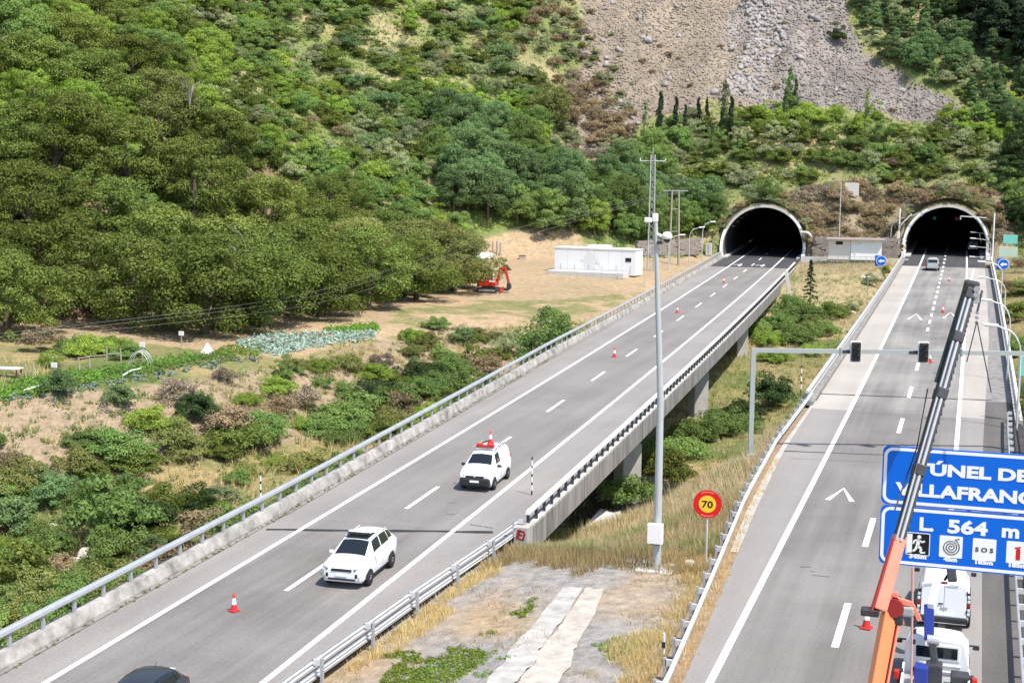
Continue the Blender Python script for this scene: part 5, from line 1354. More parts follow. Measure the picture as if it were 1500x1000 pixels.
# --- white van parked on the hard shoulder, seen from behind
def rear_van():
    root = empty('delivery_van', (0, 0, 0), 0, 'white van seen from behind on the shoulder under the blue tunnel sign', 'van')
    V_ = [(-2.2, .4, .7, .75, .72, .78, .7), (-2.1, .28, .92, 1.02, .84, .88, .74), (-1.4, .24, 1.05, 1.18, .86, .9, .78), (-1.15, .24, 1.1, 1.25, .86, .9, .78), (-.45, .24, 1.12, 1.74, .87, .91, .66), (.0, .24, 1.12, 1.84, .87, .91, .70), (2.0, .24, 1.12, 1.86, .87, .91, .72), (2.2, .26, 1.1, 1.80, .86, .90, .70), (2.26, .34, 1.05, 1.66, .84, .88, .70)]
    c = Car(V_); c.body(M['car_white'], root)
    c.across('windscreen', M['glass_dark'], root, 3.08, 3.92, .93)
    for x in (-.395, .395):
        d = slab('rear_door', 'car_white', root, (x, 2.27, 1.14), (.77, .06, 1.18), .02)
        slab('hinge', 'black_plastic', d, (x * 2.02, 2.30, 1.5), (.04, .06, .09), .01); slab('hinge', 'black_plastic', d, (x * 2.02, 2.30, .8), (.04, .06, .09), .01)
    slab('door_handle', 'black_plastic', root, (.10, 2.315, 1.02), (.16, .03, .05), .01)
    slab('emblem', 'galvanised_dull', root, (-.02, 2.31, .86), (.24, .02, .09), .008)
    slab('number_plate', 'sign_white', root, (-.06, 2.305, .64), (.52, .02, .11), .004)
    slab('brake_light', 'tail_red', root, (0, 2.24, 1.80), (.22, .06, .05), .01)
    slab('bumper', 'black_plastic', root, (0, 2.27, .42), (1.72, .14, .2), .05)
    for s in (1, -1):
        for k, (z, mm) in enumerate(((1.32, 'lamp_glass'), (1.16, 'lamp_glass'), (1.0, 'tail_red'), (.84, 'lamp_glass'), (.70, 'lamp_glass'))):
            slab('tail_light', mm, root, (s * .86, 2.22, z), (.10, .16, .12), .02)
        slab('light_surround', 'black_plastic', root, (s * .85, 2.19, 1.02), (.14, .16, .86), .03)
        for yy in (-1.4, 1.45): wheel(root, s * .885, yy, .33, .22)
        mirror(root, s * 1.03, -.85, 1.3, 'black_plastic'); c.patch('side_window', M['glass_dark'], root, 3.7, 4.9, 4.3, 5.7, s, i0b=4.05, i1b=4.9)
    MB().tube([(-.5, 2.32, 1.72), (-.1, 2.33, 1.76)], .012, 5).tube([(.3, 2.32, 1.76), (.7, 2.33, 1.70)], .012, 5).build('roof_seal', M['black_plastic'], root)
    return root
o = rear_van(); place(o, Vector(G(1379, 924, ZR)) + Vector((.0, -2.28, .012)), math.pi + .012)
o.location.y += 4.56
# --- lift truck in front of it: white cab seen from behind, blue folding arm on the bed
lt = empty('lift_truck', (0, 0, 0), 0, 'white lift truck with a folded blue boom behind its cab at the lower right', 'truck')
LT = [(-2.7, .5, .9, .95, .8, .86, .74), (-2.55, .4, 1.05, 1.15, .92, .98, .82), (-1.7, .38, 1.15, 1.27, .95, 1.0, .86), (-1.3, .38, 1.2, 1.32, .95, 1.0, .86), (-.7, .38, 1.22, 1.88, .96, 1.0, .76), (-.2, .38, 1.22, 1.97, .96, 1.0, .78), (.38, .38, 1.22, 1.96, .96, 1.0, .78), (.52, .38, 1.2, 1.86, .96, 1.0, .80)]
c = Car(LT); c.body(M['car_white'], lt)
slab('rear_window', 'glass_dark', lt, (0, .545, 1.52), (1.26, .03, .36), .05)
slab('window_frame', 'white_paint', lt, (0, .53, 1.52), (1.40, .03, .50), .05)
c.across('windscreen', M['glass_dark'], lt, 3.08, 3.92, .93)
for z in (1.12, .92): slab('cab_rib', 'white_paint', lt, (0, .545, z), (1.5, .04, .03), .01)
for s in (1, -1):
    slab('cab_grommet', 'black_plastic', lt, (s * .66, .55, .90), (.14, .04, .14), .03)
    mirror(lt, s * 1.18, -.35, 1.50, 'black_plastic'); slab('mirror_arm', 'black_plastic', lt, (s * 1.06, -.35, 1.55), (.2, .05, .05), .01)
    for yy in (-1.75, 2.6): wheel(lt, s * .95, yy, .36, .26)
    slab('stabiliser_leg', 'black_metal', lt, (s * 1.05, 1.6, .7), (.18, .2, 1.1), .03); slab('work_lamp', 'red_paint', lt, (s * 1.15, 1.75, 1.1), (.16, .2, .3), .03)
    slab('bed_side', 'white_paint', lt, (s * .98, 2.4, .98), (.06, 3.4, .36), .01)
slab('bed', 'galvanised_dull', lt, (0, 2.35, .74), (2.0, 3.5, .12), .02)
slab('chassis_rail', 'black_metal', lt, (0, 1.6, .52), (.8, 5.0, .2), .02)
slab('tool_box', 'black_metal', lt, (-.72, 1.5, 1.0), (.55, .6, .5), .04)
slab('control_box', 'blue_paint', lt, (.42, 1.6, 1.18), (.42, .5, .5), .05)
slab('turret', 'black_metal', lt, (.05, 1.3, 1.1), (.5, .5, .7), .06)
bo = MB().beam((.02, 1.2, 1.3), (.16, .95, 2.05), .22, .22, (0, 1, 0)).build('knuckle', M['black_metal'], lt, bevel=.04)
MB().lathe([(.17, -.18), (.17, .18)], 14, (.12, .95, 2.05), 'x').build('pivot', M['steel_bright'], bo)
MB().beam((.24, .90, 2.0), (.30, .55, 3.05), .30, .30, (0, 1, 0)).build('boom_base', M['blue_paint'], lt, bevel=.03)
MB().beam((.24, .75, 3.05), (-.10, -3.4, 4.0), .22, .22).build('boom_arm', M['white_paint'], lt, bevel=.03)
MB().beam((-.22, -3.1, 3.9), (-.38, -2.7, 2.9), .30, .28, (0, 1, 0)).build('boom_head', M['black_metal'], lt, bevel=.05)
MB().tube([(-.36, -3.2, 3.9), (-.30, -3.0, 3.2), (-.12, -2.8, 2.9)], .05, 6).build('hose', M['rubber'], lt)
p = Vector(A(1373, 940, 45.5)); place(lt, (p.x, p.y + .0, ZR + .012), math.pi + .012)
o = empty('marker_pole', G(1335, 985, 1.0), 0, 'thin banded pink pole standing left of the lift truck cab', 'pole')
pa, pb = Vector(A(1337, 830, 44)), Vector(A(1336, 1010, 44)); pb2 = Vector((pb.x, pb.y, ZR)); o.location = pb2
MB().tube([(0, 0, 0), Vector((pa.x, pa.y, pa.z)) - pb2], .035, 6).build('pole', M['rope'], o)
mb = MB()
for k in range(6): mb.tube([(0, 0, 2.2 + k * .32), (0, 0, 2.34 + k * .32)], .045, 6)
mb.build('band', M['black_metal'], o)

# --- truck crane: knuckle and telescopic boom
B0 = Vector(A(1270, 1060, 36.0)); B1 = Vector(A(1303, 893, 36.2))
T0 = Vector(A(1287, 893, 35.9)); T1 = Vector(A(1318, 796, 36.2)); T2 = Vector(A(1421, 425, 37.6))
ct = empty('crane_truck', (B0.x, B0.y, ZR), 0, 'orange truck crane with a black telescopic boom reaching up past the tunnel sign', 'crane')
q = lambda p: Vector(p) - Vector((B0.x, B0.y, ZR))
upv = (-.3, 1, 0)
lo = MB().beam(q(B0) - Vector((.12, 0, 1.2)), q(B1), .34, .42, upv, .96).build('lower_boom', M['orange_paint'], ct, bevel=.04)
MB().beam(q(B0) + Vector((.19, .02, -.6)), q(B1) + Vector((.19, .02, -.3)), .05, .40, upv).build('side_plate', M['salmon_paint'], lo)
mb = MB().lathe([(.24, -.22), (.24, .22)], 16, tuple(q(B1) + Vector((.12, .0, .12))), 'y'); mb.build('elbow_drum', M['red_dark'], ct)
MB().beam(q(B1) + Vector((-.2, -.1, .4)), q(B1) + Vector((.5, -.1, .25)), .12, .12).beam(q(B1) + Vector((.5, -.1, .3)), q(B1) + Vector((.75, -.1, -.15)), .1, .1).beam(q(B1) + Vector((.32, -.1, -.3)), q(B1) + Vector((.1, -.1, .5)), .12, .14).build('elbow_link', M['salmon_paint'], ct)
MB().box(q(B1) + Vector((.45, -.05, .05)), (.3, .3, .26)).build('valve_block', M['galvanised_dull'], ct, bevel=.05)
MB().box(q(B1) + Vector((.1, .05, -.15)), (.5, .5, .35)).build('elbow_housing', M['black_metal'], ct, bevel=.05)
d = (T2 - T0)
def along(t): return q(T0 + d * t)
MB().beam(q(T0), along(.225), .33, .36, upv, .9).build('boom_base', M['salmon_paint'], ct, bevel=.03)
MB().tube([q(T0) + Vector((-.155, -.17, 0)), along(.22) + Vector((-.13, -.17, 0))], .04, 8).build('side_pipe', M['red_dark'], ct)
MB().box(q(T0) + Vector((-.2, -.05, -.05)), (.45, .3, .18)).build('boom_foot', M['black_metal'], ct, bevel=.03)
cuts = [.225, .44, .68, .86, 1.0]; wd = [.225, .235, .25, .255]
for k in range(4):
    a, b = along(cuts[k] - .01), along(cuts[k + 1])
    sec = MB().beam(a, b, wd[k], .34, upv).build('boom_section', M['black_metal'], ct, bevel=.02)
    sd_ = Vector((.95, .3, -.28)).normalized()
    for off, r in ((-.062, .030), (.055, .044)): MB().tube([a + sd_ * off + Vector((0, -.18, 0)), b + sd_ * off + Vector((0, -.18, 0))], r, 8).build('ram', M['steel_bright'], sec)
    MB().beam(b - d.normalized() * .28, b + d.normalized() * .02, wd[k] + .04, .42, upv).build('collar', M['black_metal'], sec, bevel=.03)
    mb = MB()
    for j in range(9):
        pt = a + (b - a) * ((j + .5) / 9) + sd_ * (wd[k] / 2 + .03); mb.box(pt, (.06, .12, .12))
    mb.build('hose_clip', M['black_metal'], sec)['kind'] = 'stuff'
MB().beam(along(.70) + Vector((-.19, .1, 0)), along(1.0) + Vector((-.17, .1, -.1)), .08, .12, upv).build('jib', M['black_metal'], ct, bevel=.02)
hd = MB().box(along(1.0) + Vector((.02, 0, .08)), (.40, .36, .34), Matrix.Rotation(.2, 3, 'Y')).build('boom_head', M['black_metal'], ct, bevel=.06)
for k in range(3): MB().lathe([(.085, -.04), (.085, .04)], 12, tuple(along(1.0) + Vector((.17, -.2, .05 - .15 * k))), 'y').build('sheave', M['galvanised_dull'], hd)
hk = Vector(A(1431, 470, 37.4)); hq = q(hk)
MB().tube([along(1.0) + Vector((.3, 0, 0)), hq + Vector((0, 0, .25))], .03, 5).build('hoist_rope', M['black_metal'], ct)
mb = MB()
for k in range(3): mb.lathe([(.035, -.015), (.05, 0), (.035, .015)], 8, tuple(hq + Vector((0, 0, .22 - .13 * k))), 'y')
mb.build('chain_link', M['galvanised_dull'], ct)
MB().tube([hq, q(A(1416, 530, 37.4))], .016, 5).build('sling', M['black_metal'], ct); MB().tube([hq, q(A(1452, 575, 37.4))], .016, 5).build('sling', M['black_metal'], ct)
MB().tube([along(.68) + Vector((-.35, 0, 0)), along(.6) + Vector((-.4, 0, -.9)), along(.3) + Vector((-.3, 0, 0))], .02, 5).build('control_cable', M['black_metal'], ct)
# its carrier stands below the frame
slab('pedestal', 'black_metal', ct, (-.15, 0, 1.5), (.9, .9, 1.4), .08)
slab('truck_bed', 'galvanised_dull', ct, (.4, -2.5, 1.0), (2.3, 7.5, .25), .03)
slab('cab', 'orange_paint', ct, (.4, -7.3, 1.7), (2.3, 1.9, 2.3), .2)
for s in (-1, 1):
    for yy in (-6.9, -1.2, .1): wheel(ct, .4 + s * 1.05, yy, .48, .3)

# ------------------------------------------------------------------ text
def _cap():
    cu = bpy.data.curves.new('lettering', 'FONT'); cu.body = 'H'; cu.size = 1.0
    o = bpy.data.objects.new('lettering', cu); col.objects.link(o); bpy.context.view_layer.update()
    me = bpy.data.meshes.new_from_object(o.evaluated_get(bpy.context.evaluated_depsgraph_get())); h = max(v.co.y for v in me.vertices)
    bpy.data.objects.remove(o); bpy.data.meshes.remove(me); print('cap height', h); return h
CAP = _cap()
def text_mesh(body, h, m, thick=.006, bold=.0, name='lettering', parent=None, loc=(0, 0, 0), width=None, align='LEFT'):
    """upright lettering in the local x-z plane, facing -Y; h = capital height"""
    cu = bpy.data.curves.new('lettering', 'FONT'); cu.body = body; cu.size = h / CAP; cu.offset = bold; cu.extrude = thick / 2; cu.align_x = align; cu.resolution_u = 3
    o = bpy.data.objects.new('lettering', cu); col.objects.link(o)
    bpy.context.view_layer.update()
    me = bpy.data.meshes.new_from_object(o.evaluated_get(bpy.context.evaluated_depsgraph_get()))
    bpy.data.objects.remove(o)
    v = np.empty(len(me.vertices) * 3); me.vertices.foreach_get('co', v); v = v.reshape(-1, 3)
    if width:
        x0, x1 = v[:, 0].min(), v[:, 0].max(); v[:, 0] = (v[:, 0] - x0) * width / (x1 - x0)
    v[:, 1] *= h / (h + 2 * bold); v = np.c_[v[:, 0], -v[:, 2], v[:, 1]]
    me.vertices.foreach_set('co', v.ravel()); me.update()
    me.materials.clear(); me.materials.append(M[m])
    t = link(bpy.data.objects.new(name, me), parent); t.location = loc
    return t
def rrect(w_, h, r, n=6):
    P = []
    for cx, cz, a0 in ((w_ - r, h - r, 0), (r, h - r, 90), (r, r, 180), (w_ - r, r, 270)):
        for k in range(n + 1): a = R(a0 + 90 * k / n); P.append((cx + r * math.cos(a), cz + r * math.sin(a)))
    return P
def frame_ring(x, z, w_, h, r, t, y, m, parent, name='border'):
    a = [(px + x, pz + z) for px, pz in rrect(w_, h, r)]; b = [(px + x + t, pz + z + t) for px, pz in rrect(w_ - 2 * t, h - 2 * t, max(.02, r - t))]
    n = len(a); mb = MB()
    V = [(p[0], y, p[1]) for p in a] + [(p[0], y, p[1]) for p in b] + [(p[0], y + .006, p[1]) for p in a] + [(p[0], y + .006, p[1]) for p in b]
    F = [(k, (k + 1) % n, n + (k + 1) % n, n + k) for k in range(n)] + [(2 * n + k, 2 * n + (k + 1) % n, (k + 1) % n, k) for k in range(n)] + [(n + k, n + (k + 1) % n, 3 * n + (k + 1) % n, 3 * n + k) for k in range(n)]
    return mb.add(V, F).build(name, m, parent)
def plate(x, z, w_, h, r, y, t, m, parent, name='panel'):
    return MB().prism([(px + x, pz + z) for px, pz in rrect(w_, h, r)], y, y + t).build(name, m, parent)
def flat(poly, y, m, parent, name): return MB().prism(poly, y, y + .006).build(name, M[m], parent)

# ------------------------------------------------------------------ big blue tunnel sign
SD = 39.0
P0 = Vector(A(1294, 652, SD))
sg = empty('tunnel_sign', P0, SIGN_RZ if 'SIGN_RZ' in globals() else R(0.5), 'large blue motorway sign reading TÚNEL DE VILLAFRANCA L. 564 m', 'road sign')
SW, SH1, SH2 = 4.75, 1.62, 1.64
up_ = plate(0, -SH1, SW, SH1, .16, 0, .06, M['sign_blue'], sg, 'upper_panel')
lo_ = plate(0, -SH1 - .03 - SH2, SW, SH2, .16, 0, .06, M['sign_blue'], sg, 'lower_panel')
frame_ring(.035, -SH1 + .035, SW - .07, SH1 - .07, .24, .085, -.004, M['sign_white'], up_)
frame_ring(.035, -SH1 - .03 - SH2 + .035, SW - .07, SH2 - .07, .24, .085, -.004, M['sign_white'], lo_)
T_ = lambda b, h, x, z, w_, pa, m='sign_white', bold=.022: text_mesh(b, h, m, .008, bold, 'lettering', pa, (x, -.006, z), w_)
T_('TÚNEL', .335, .84, -.72, 1.98, up_); T_('DE', .335, 2.99, -.72, .78, up_)
T_('VILLAFRANCA', .355, .36, -1.32, 4.05, up_)
T_('L.', .375, 1.04, -2.26, .37, lo_); T_('564', .375, 1.77, -2.26, 1.03, lo_); T_('m', .375, 3.16, -2.26, .44, lo_)
IC = [1.02, 1.88, 2.74, 3.60]; zc = -2.66; hs = .30
for k, x in enumerate(IC):
    b = plate(x - hs, zc - hs, 2 * hs, 2 * hs, .03, -.006, .006, M['sign_black' if k == 0 else 'sign_white'], lo_, 'pictogram')
    if k == 0:
        frame_ring(x - hs - .015, zc - hs - .015, 2 * hs + .03, 2 * hs + .03, .04, .02, -.008, M['sign_white'], b)
        flat([(x - .29, zc - .27), (x - .15, zc - .24), (x - .15, zc + .27), (x - .29, zc + .27)], -.013, 'sign_white', b, 'doorway')
        mb = MB(); y_ = -.013
        cc = [(x + .03 + .055 * math.cos(a), zc + .20 + .055 * math.sin(a)) for a in np.linspace(0, 6.28, 10)[:-1]]
        mb.prism(cc, y_, y_ + .006)
        for a_, b_, t in (((x + .02, zc + .13), (x - .01, zc - .04), .055), ((x - .01, zc - .04), (x + .09, zc - .12), .04), ((x + .09, zc - .12), (x + .07, zc - .22), .035), ((x + .07, zc - .235), (x + .20, zc - .225), .025), ((x - .01, zc - .04), (x - .06, zc - .15), .04), ((x - .06, zc - .15), (x - .13, zc - .21), .033), ((x + .02, zc + .11), (x + .12, zc + .06), .028), ((x + .12, zc + .06), (x + .18, zc + .10), .025), ((x + .0, zc + .12), (x - .10, zc + .09), .028), ((x - .10, zc + .09), (x - .12, zc + .0), .025)):
            dx, dz = b_[0] - a_[0], b_[1] - a_[1]; l = math.hypot(dx, dz); nx, nz = -dz / l * t, dx / l * t
            mb.prism([(a_[0] + nx, a_[1] + nz), (a_[0] - nx, a_[1] - nz), (b_[0] - nx * .8, b_[1] - nz * .8), (b_[0] + nx * .8, b_[1] + nz * .8)], y_, y_ + .006)
        mb.build('running_figure', M['sign_white'], b)
    if k == 1:
        pts = []
        for i in range(90):
            a = i * .225; r = .02 + .0105 * i * .225 * 1.0; pts.append((x + r * math.cos(a), -.015, zc - .01 + r * math.sin(a)))
        pts.append((x + .22, -.015, zc + .235))
        mb = MB(); V = []; 
        for i, p in enumerate(pts):
            pa_, pb_ = Vector(pts[max(0, i - 1)]), Vector(pts[min(len(pts) - 1, i + 1)]); dd_ = (pb_ - pa_).normalized(); nn = Vector((-dd_.z, 0, dd_.x)) * .011
            V += [Vector(p) + nn, Vector(p) - nn]
        mb.add(V, [(2 * i, 2 * i + 1, 2 * i + 3, 2 * i + 2) for i in range(len(pts) - 1)]); mb.build('hose_spiral', M['sign_black'], b)
    if k == 2: text_mesh('S O S', .12, 'sign_black', .006, .004, 'lettering', b, (x - .23, -.012, zc - .06), .46)
    if k == 3:
        flat([(x - .055, zc - .20), (x + .055, zc - .20), (x + .055, zc + .08), (x + .03, zc + .11), (x - .03, zc + .11), (x - .055, zc + .08)], -.013, 'sign_red', b, 'extinguisher')
        flat([(x - .09, zc + .10), (x + .06, zc + .13), (x + .06, zc + .17), (x - .09, zc + .14)], -.013, 'sign_red', b, 'extinguisher_handle')
    text_mesh(('345m', '45m', '185m', '185m')[k], .125, 'sign_white', .006, .012, 'lettering', lo_, (x - (.22 if k != 1 else .18), -.006, -3.06), .46 if k != 1 else .36)
for x in (.5, 2.3, 4.2): MB().box((x, .10, -1.58), (.10, .09, 3.0)).build('stiffener', M['galvanised_dull'], sg)
for z in (-.8, -2.3): MB().box((3.6, .2, z), (6.9, .14, .16)).build('cantilever_arm', M['galvanised_dull'], sg)
MB().tube([(7.0, .2, -P0.z - .1), (7.0, .2, .3)], .19, 12).build('support_post', M['galvanised_dull'], sg)

# ------------------------------------------------------------------ speed limit sign
b = G(1034, 832, -.45); ss = empty('speed_limit_sign', b, .06, 'round red and yellow speed limit sign with 70 on a thin post', 'road sign')
zt = 17 - (733 - 222) / FPX * 60.6 + .10
hh = zt - b[2]
MB().tube([(0, 0, -.3), (0, 0, hh + .3)], .04, 8).build('post', M['galvanised'], ss)
d_ = MB().lathe([(.60, -.055), (.60, -.03)], 36, (0, 0, 0), 'y').build('disc', M['sign_red'], ss); d_.location = (0, 0, hh)
MB().lathe([(.365, -.062), (.365, -.056)], 30, (0, 0, 0), 'y').build('yellow_field', M['sign_yellow'], d_)
mb = MB()
for a0 in (60, 240):
    V = []
    for k in range(9):
        a = R(a0 + 60 * k / 8); V += [(.50 * math.cos(a), -.058, .50 * math.sin(a)), (.535 * math.cos(a), -.058, .535 * math.sin(a))]
    mb.add(V, [(2 * k, 2 * k + 1, 2 * k + 3, 2 * k + 2) for k in range(8)])
mb.build('highlight_line', M['salmon_paint'], d_)
text_mesh('70', .30, 'sign_black', .006, .010, 'lettering', d_, (-.235, -.066, -.15), .47)

# ------------------------------------------------------------------ traffic signal gantry
gp = Vector(G(1099, 672, -.45)); gz_ = 17 - (507 - 222) / FPX * 82.0 + .12
gr = empty('signal_gantry', gp, 0, 'grey steel gantry carrying traffic signals across the right road', 'gantry')
ge = Vector(G(1540, 515, gz_)); gv = ge - Vector((gp.x, gp.y, gz_)); gdir = Vector((gv.x, gv.y, 0)).normalized(); gl = math.hypot(gv.x, gv.y); ga = math.atan2(gv.y, gv.x)
gr.rotation_euler.z = ga
hb = gz_ - gp.z
MB().box((0, 0, hb / 2 - .2), (.26, .26, hb + .1)).build('post', M['grey_paint'], gr)
MB().box((0, 0, .15), (.5, .5, .3)).build('base_plate', M['grey_paint'], gr)
MB().box((gl / 2, 0, hb - .12), (gl + .26, .24, .24)).build('beam', M['grey_paint'], gr)
for x in (gl * .33 - .6, gl * .70): MB().box((x, 0, hb - .12), (.10, .36, .42)).build('beam_flange', M['grey_paint'], gr)
MB().box((gl, 0, hb / 2 - .2), (.26, .26, hb)).build('post', M['grey_paint'], gr)
def signal(u, label):
    x = (Vector(G(u, 511, gz_)) - Vector((gp.x, gp.y, gz_))).length
    p = Vector((gp.x, gp.y, gz_)) + gdir * x
    root = empty('traffic_signal', p, ga, label, 'traffic light', 'traffic signals on the gantry')
    MB().box((0, -.30, -.08), (.62, .05, 1.22)).build('backing_board', M['white_paint'], root, bevel=.02)
    hs_ = MB().box((0, -.42, -.08), (.50, .2, 1.08)).build('housing', M['black_plastic'], root, bevel=.03)
    for k in range(3):
        z = .26 - k * .34
        MB().lathe([(.001, -.535), (.12, -.53), (.13, -.52)], 16, (0, 0, z), 'y').build('lens', M['glass_dark'], hs_)
        V = [];
        for j in range(9):
            a = R(10 + 160 * j / 8); V += [(.145 * math.cos(a), -.52, z + .145 * math.sin(a)), (.145 * math.cos(a), -.72, z + .145 * math.sin(a) - .02)]
        MB().add(V, [(2 * j, 2 * j + 1, 2 * j + 3, 2 * j + 2) for j in range(8)]).build('visor', M['black_plastic'], hs_)
    MB().box((-.5, -.1, -.12), (.5, .12, .16)).build('bracket', M['black_metal'], root)
    MB().box((0, -.2, -.12), (.2, .2, .2)).build('clamp', M['galvanised_dull'], root)
    return root
signal(1251, 'black traffic signal over the left shoulder on the gantry'); signal(1347, 'black traffic signal over the middle of the right lanes')

# ------------------------------------------------------------------ tall camera mast in the median
mb_ = Vector(G(962, 833, -.42)); mz = 17 - (318 - 222) / FPX * 60.4
ms = empty('camera_mast', mb_, 0, 'tall grey tapered mast with a white box and cameras in the median', 'mast')
mh = mz - mb_.z
MB().tube([(0, 0, -.1), (0, 0, mh * .5), (-.36, 0, mh)], [.18, .145, .085], 12).build('pole', M['mast_paint'], ms)
MB().box((0, 0, .06), (.62, .62, .10)).build('base_plate', M['grey_paint'], ms)
MB().box((0, 0, -.05), (1.6, 1.4, .22)).build('foundation', M['concrete_pale'], ms)
bx = MB().box((-.02, -.34, 1.62), (.64, .3, .84)).build('cabinet', M['white_paint'], ms, bevel=.02)
MB().box((-.02, -.24, 1.17), (.40, .24, .08)).build('cabinet_foot', M['black_metal'], bx)
MB().box((-.38, 0, mh + .12), (.22, .2, .34)).build('cap', M['white_paint'], ms, bevel=.03)
MB().box((-.66, -.05, mh + .02), (.3, .16, .2)).build('antenna_box', M['white_paint'], ms, bevel=.03)
cmh = MB().tube([(-.34, 0, mh - .55), (-.1, -.05, mh - .62), (.1, -.05, mh - .60)], .07, 8).build('camera_arm', M['white_paint'], ms)
MB().lathe([(.02, .22), (.14, .20), (.21, .08), (.22, -.04), (.15, -.08)], 14, (.14, -.05, mh - .66)).build('dome_camera', M['white_paint'], ms)
MB().lathe([(.14, -.08), (.13, -.16), (.05, -.22)], 14, (.14, -.05, mh - .66)).build('dome_glass', M['glass_dark'], cmh)
MB().box((-.15, -.1, mh - .88), (.2, .2, .14)).build('junction_box', M['black_metal'], ms, bevel=.02)

# ------------------------------------------------------------------ lattice mast, H-frame and power lines
lb = Vector(hit(953, 397)); 
Dl = float((np.array(lb) - C0) @ fw); lh = (397 - 228) / FPX * Dl
lm = empty('lattice_mast', lb, .3, 'tall slim galvanised lattice mast behind the white prefab building', 'mast')
mb = MB(); n = 17
def lw_(z): return .95 - .35 * z / lh
for sx, sy in ((1, 1), (1, -1), (-1, 1), (-1, -1)): MB().tube([(sx * .475, sy * .475, -.5), (sx * .3, sy * .3, lh)], .065, 5).build('leg', M['galvanised'], lm)
for k in range(n):
    z0, z1 = lh * k / n, lh * (k + 1) / n; a, c = lw_(z0) / 2, lw_(z1) / 2
    for (ax, ay), (bx_, by) in (((1, 1), (-1, 1)), ((-1, 1), (-1, -1)), ((-1, -1), (1, -1)), ((1, -1), (1, 1))):
        s0, s1 = ((ax, ay), (bx_, by)) if k % 2 else ((bx_, by), (ax, ay))
        mb.tube([(s0[0] * a, s0[1] * a, z0), (s1[0] * c, s1[1] * c, z1)], .035, 4)
mb.build('bracing', M['galvanised_dull'], lm)
ca = MB().beam((-1.9, 0, lh - .9), (1.9, 0, lh - .9), .10, .12).build('cross_arm', M['galvanised'], lm)
MB().tube([(0, 0, lh), (0, 0, lh + 1.0)], .05, 5).build('top_spike', M['galvanised'], lm)
for x in (-1.85, 1.85): MB().lathe([(.05, 0), (.1, .08), (.05, .16), (.1, .24), (.04, .3)], 8, (x, 0, lh - .84)).build('insulator', M['white_paint'], ca)
hb_ = Vector(hit(987, 388)); Dh = float((np.array(hb_) - C0) @ fw); hh_ = (388 - 279) / FPX * Dh
hf = empty('pole_frame', hb_, .15, 'pair of pale concrete poles joined by a crossbar left of the tunnel', 'utility pole')
for x in (-.75, .75): MB().tube([(x, 0, -.5), (x * .7, 0, hh_)], [.2, .13], 8).build('pole', M['wood_post'], hf)
MB().beam((-1.9, 0, hh_ - .1), (2.0, 0, hh_ - .1), .14, .16).build('cross_arm', M['galvanised_dull'], hf)
for z in (hh_ * .45, hh_ * .75): MB().beam((-.7, 0, z), (.7, 0, z), .1, .12).build('tie', M['galvanised_dull'], hf)
def wire(pts, label, r=.014):
    P = []
    pts = [Vector(p) for p in pts]
    for i in range(len(pts) - 1):
        a, b2 = pts[i], pts[i + 1]
        for k in range(10): P.append(a.lerp(b2, k / 10))
    P.append(pts[-1])
    for _ in range(30): P = [P[0]] + [(P[i - 1] + P[i] * 2 + P[i + 1]) / 4 for i in range(1, len(P) - 1)] + [P[-1]]
    o = empty('power_line', P[0], 0, label, 'cable', 'power lines in front of the orchard')
    MB().tube([p - P[0] for p in P], r, 4).build('conductor', M['wire'], o)
wire([A(-80, 497, 120), A(330, 452, 138), A(500, 424, 150), A(740, 333, 190), A(985, 282, 222)], 'uppermost sagging power line across the chestnut trees')
wire([A(-80, 502, 120), A(330, 457, 138), A(500, 431, 150), A(745, 342, 190), A(988, 282, 222)], 'middle sagging power line across the chestnut trees')
wire([A(-80, 507, 120), A(330, 466, 138), A(500, 443, 150), A(745, 350, 190), A(994, 282, 222)], 'lowest sagging power line across the chestnut trees')
wp = empty('wooden_posts', (0, 0, 0)) if False else None
for k, (u, vt, vb) in enumerate(((722, 354, 372), (728, 353, 373), (733, 355, 374))):
    p = Vector(hit(u, vb)); D = float((np.array(p) - C0) @ fw)
    o = empty('wooden_post', p, 0, ('leftmost', 'middle', 'rightmost')[k] + ' of three pale wooden posts above the earth yard', 'post', 'pale posts above the yard')
    MB().tube([(0, 0, -.4), (0, 0, (vb - vt) / FPX * D)], .14, 6).build('shaft', M['wood_post'], o)
    MB().lathe([(.14, 0), (.02, .12)], 6, (0, 0, (vb - vt) / FPX * D)).build('tip', M['wood_post'], o)

# ------------------------------------------------------------------ street lamps
def lamp(base, h, reach, side, rz, label, group, r=.065):
    """mast with an arm that bends over the road; side +1 arm to local +x"""
    root = empty('street_lamp', base, rz, label, 'street lamp', group)
    pts = [(0, 0, -.4), (0, 0, h * .72)]
    for k in range(1, 8):
        a = R(90 * k / 7); pts.append((side * reach * .72 * (1 - math.cos(a)), 0, h * .72 + h * .25 * math.sin(a)))
    pts.append((side * reach, 0, h * 1.0))
    MB().tube(pts, [r * 1.25, r] + [r * .8] * 8, 7).build('post', M['galvanised'], root)
    MB().box((side * (reach + .38), 0, h * 1.0 + .02), (.95, .34, .17), Matrix.Rotation(-side * .05, 3, 'Y')).build('lamp_head', M['white_paint'], root, bevel=.06)
    MB().box((side * (reach + .42), 0, h * 1.0 - .075), (.6, .24, .05)).build('lens', M['lamp_glass'], root)
    return root
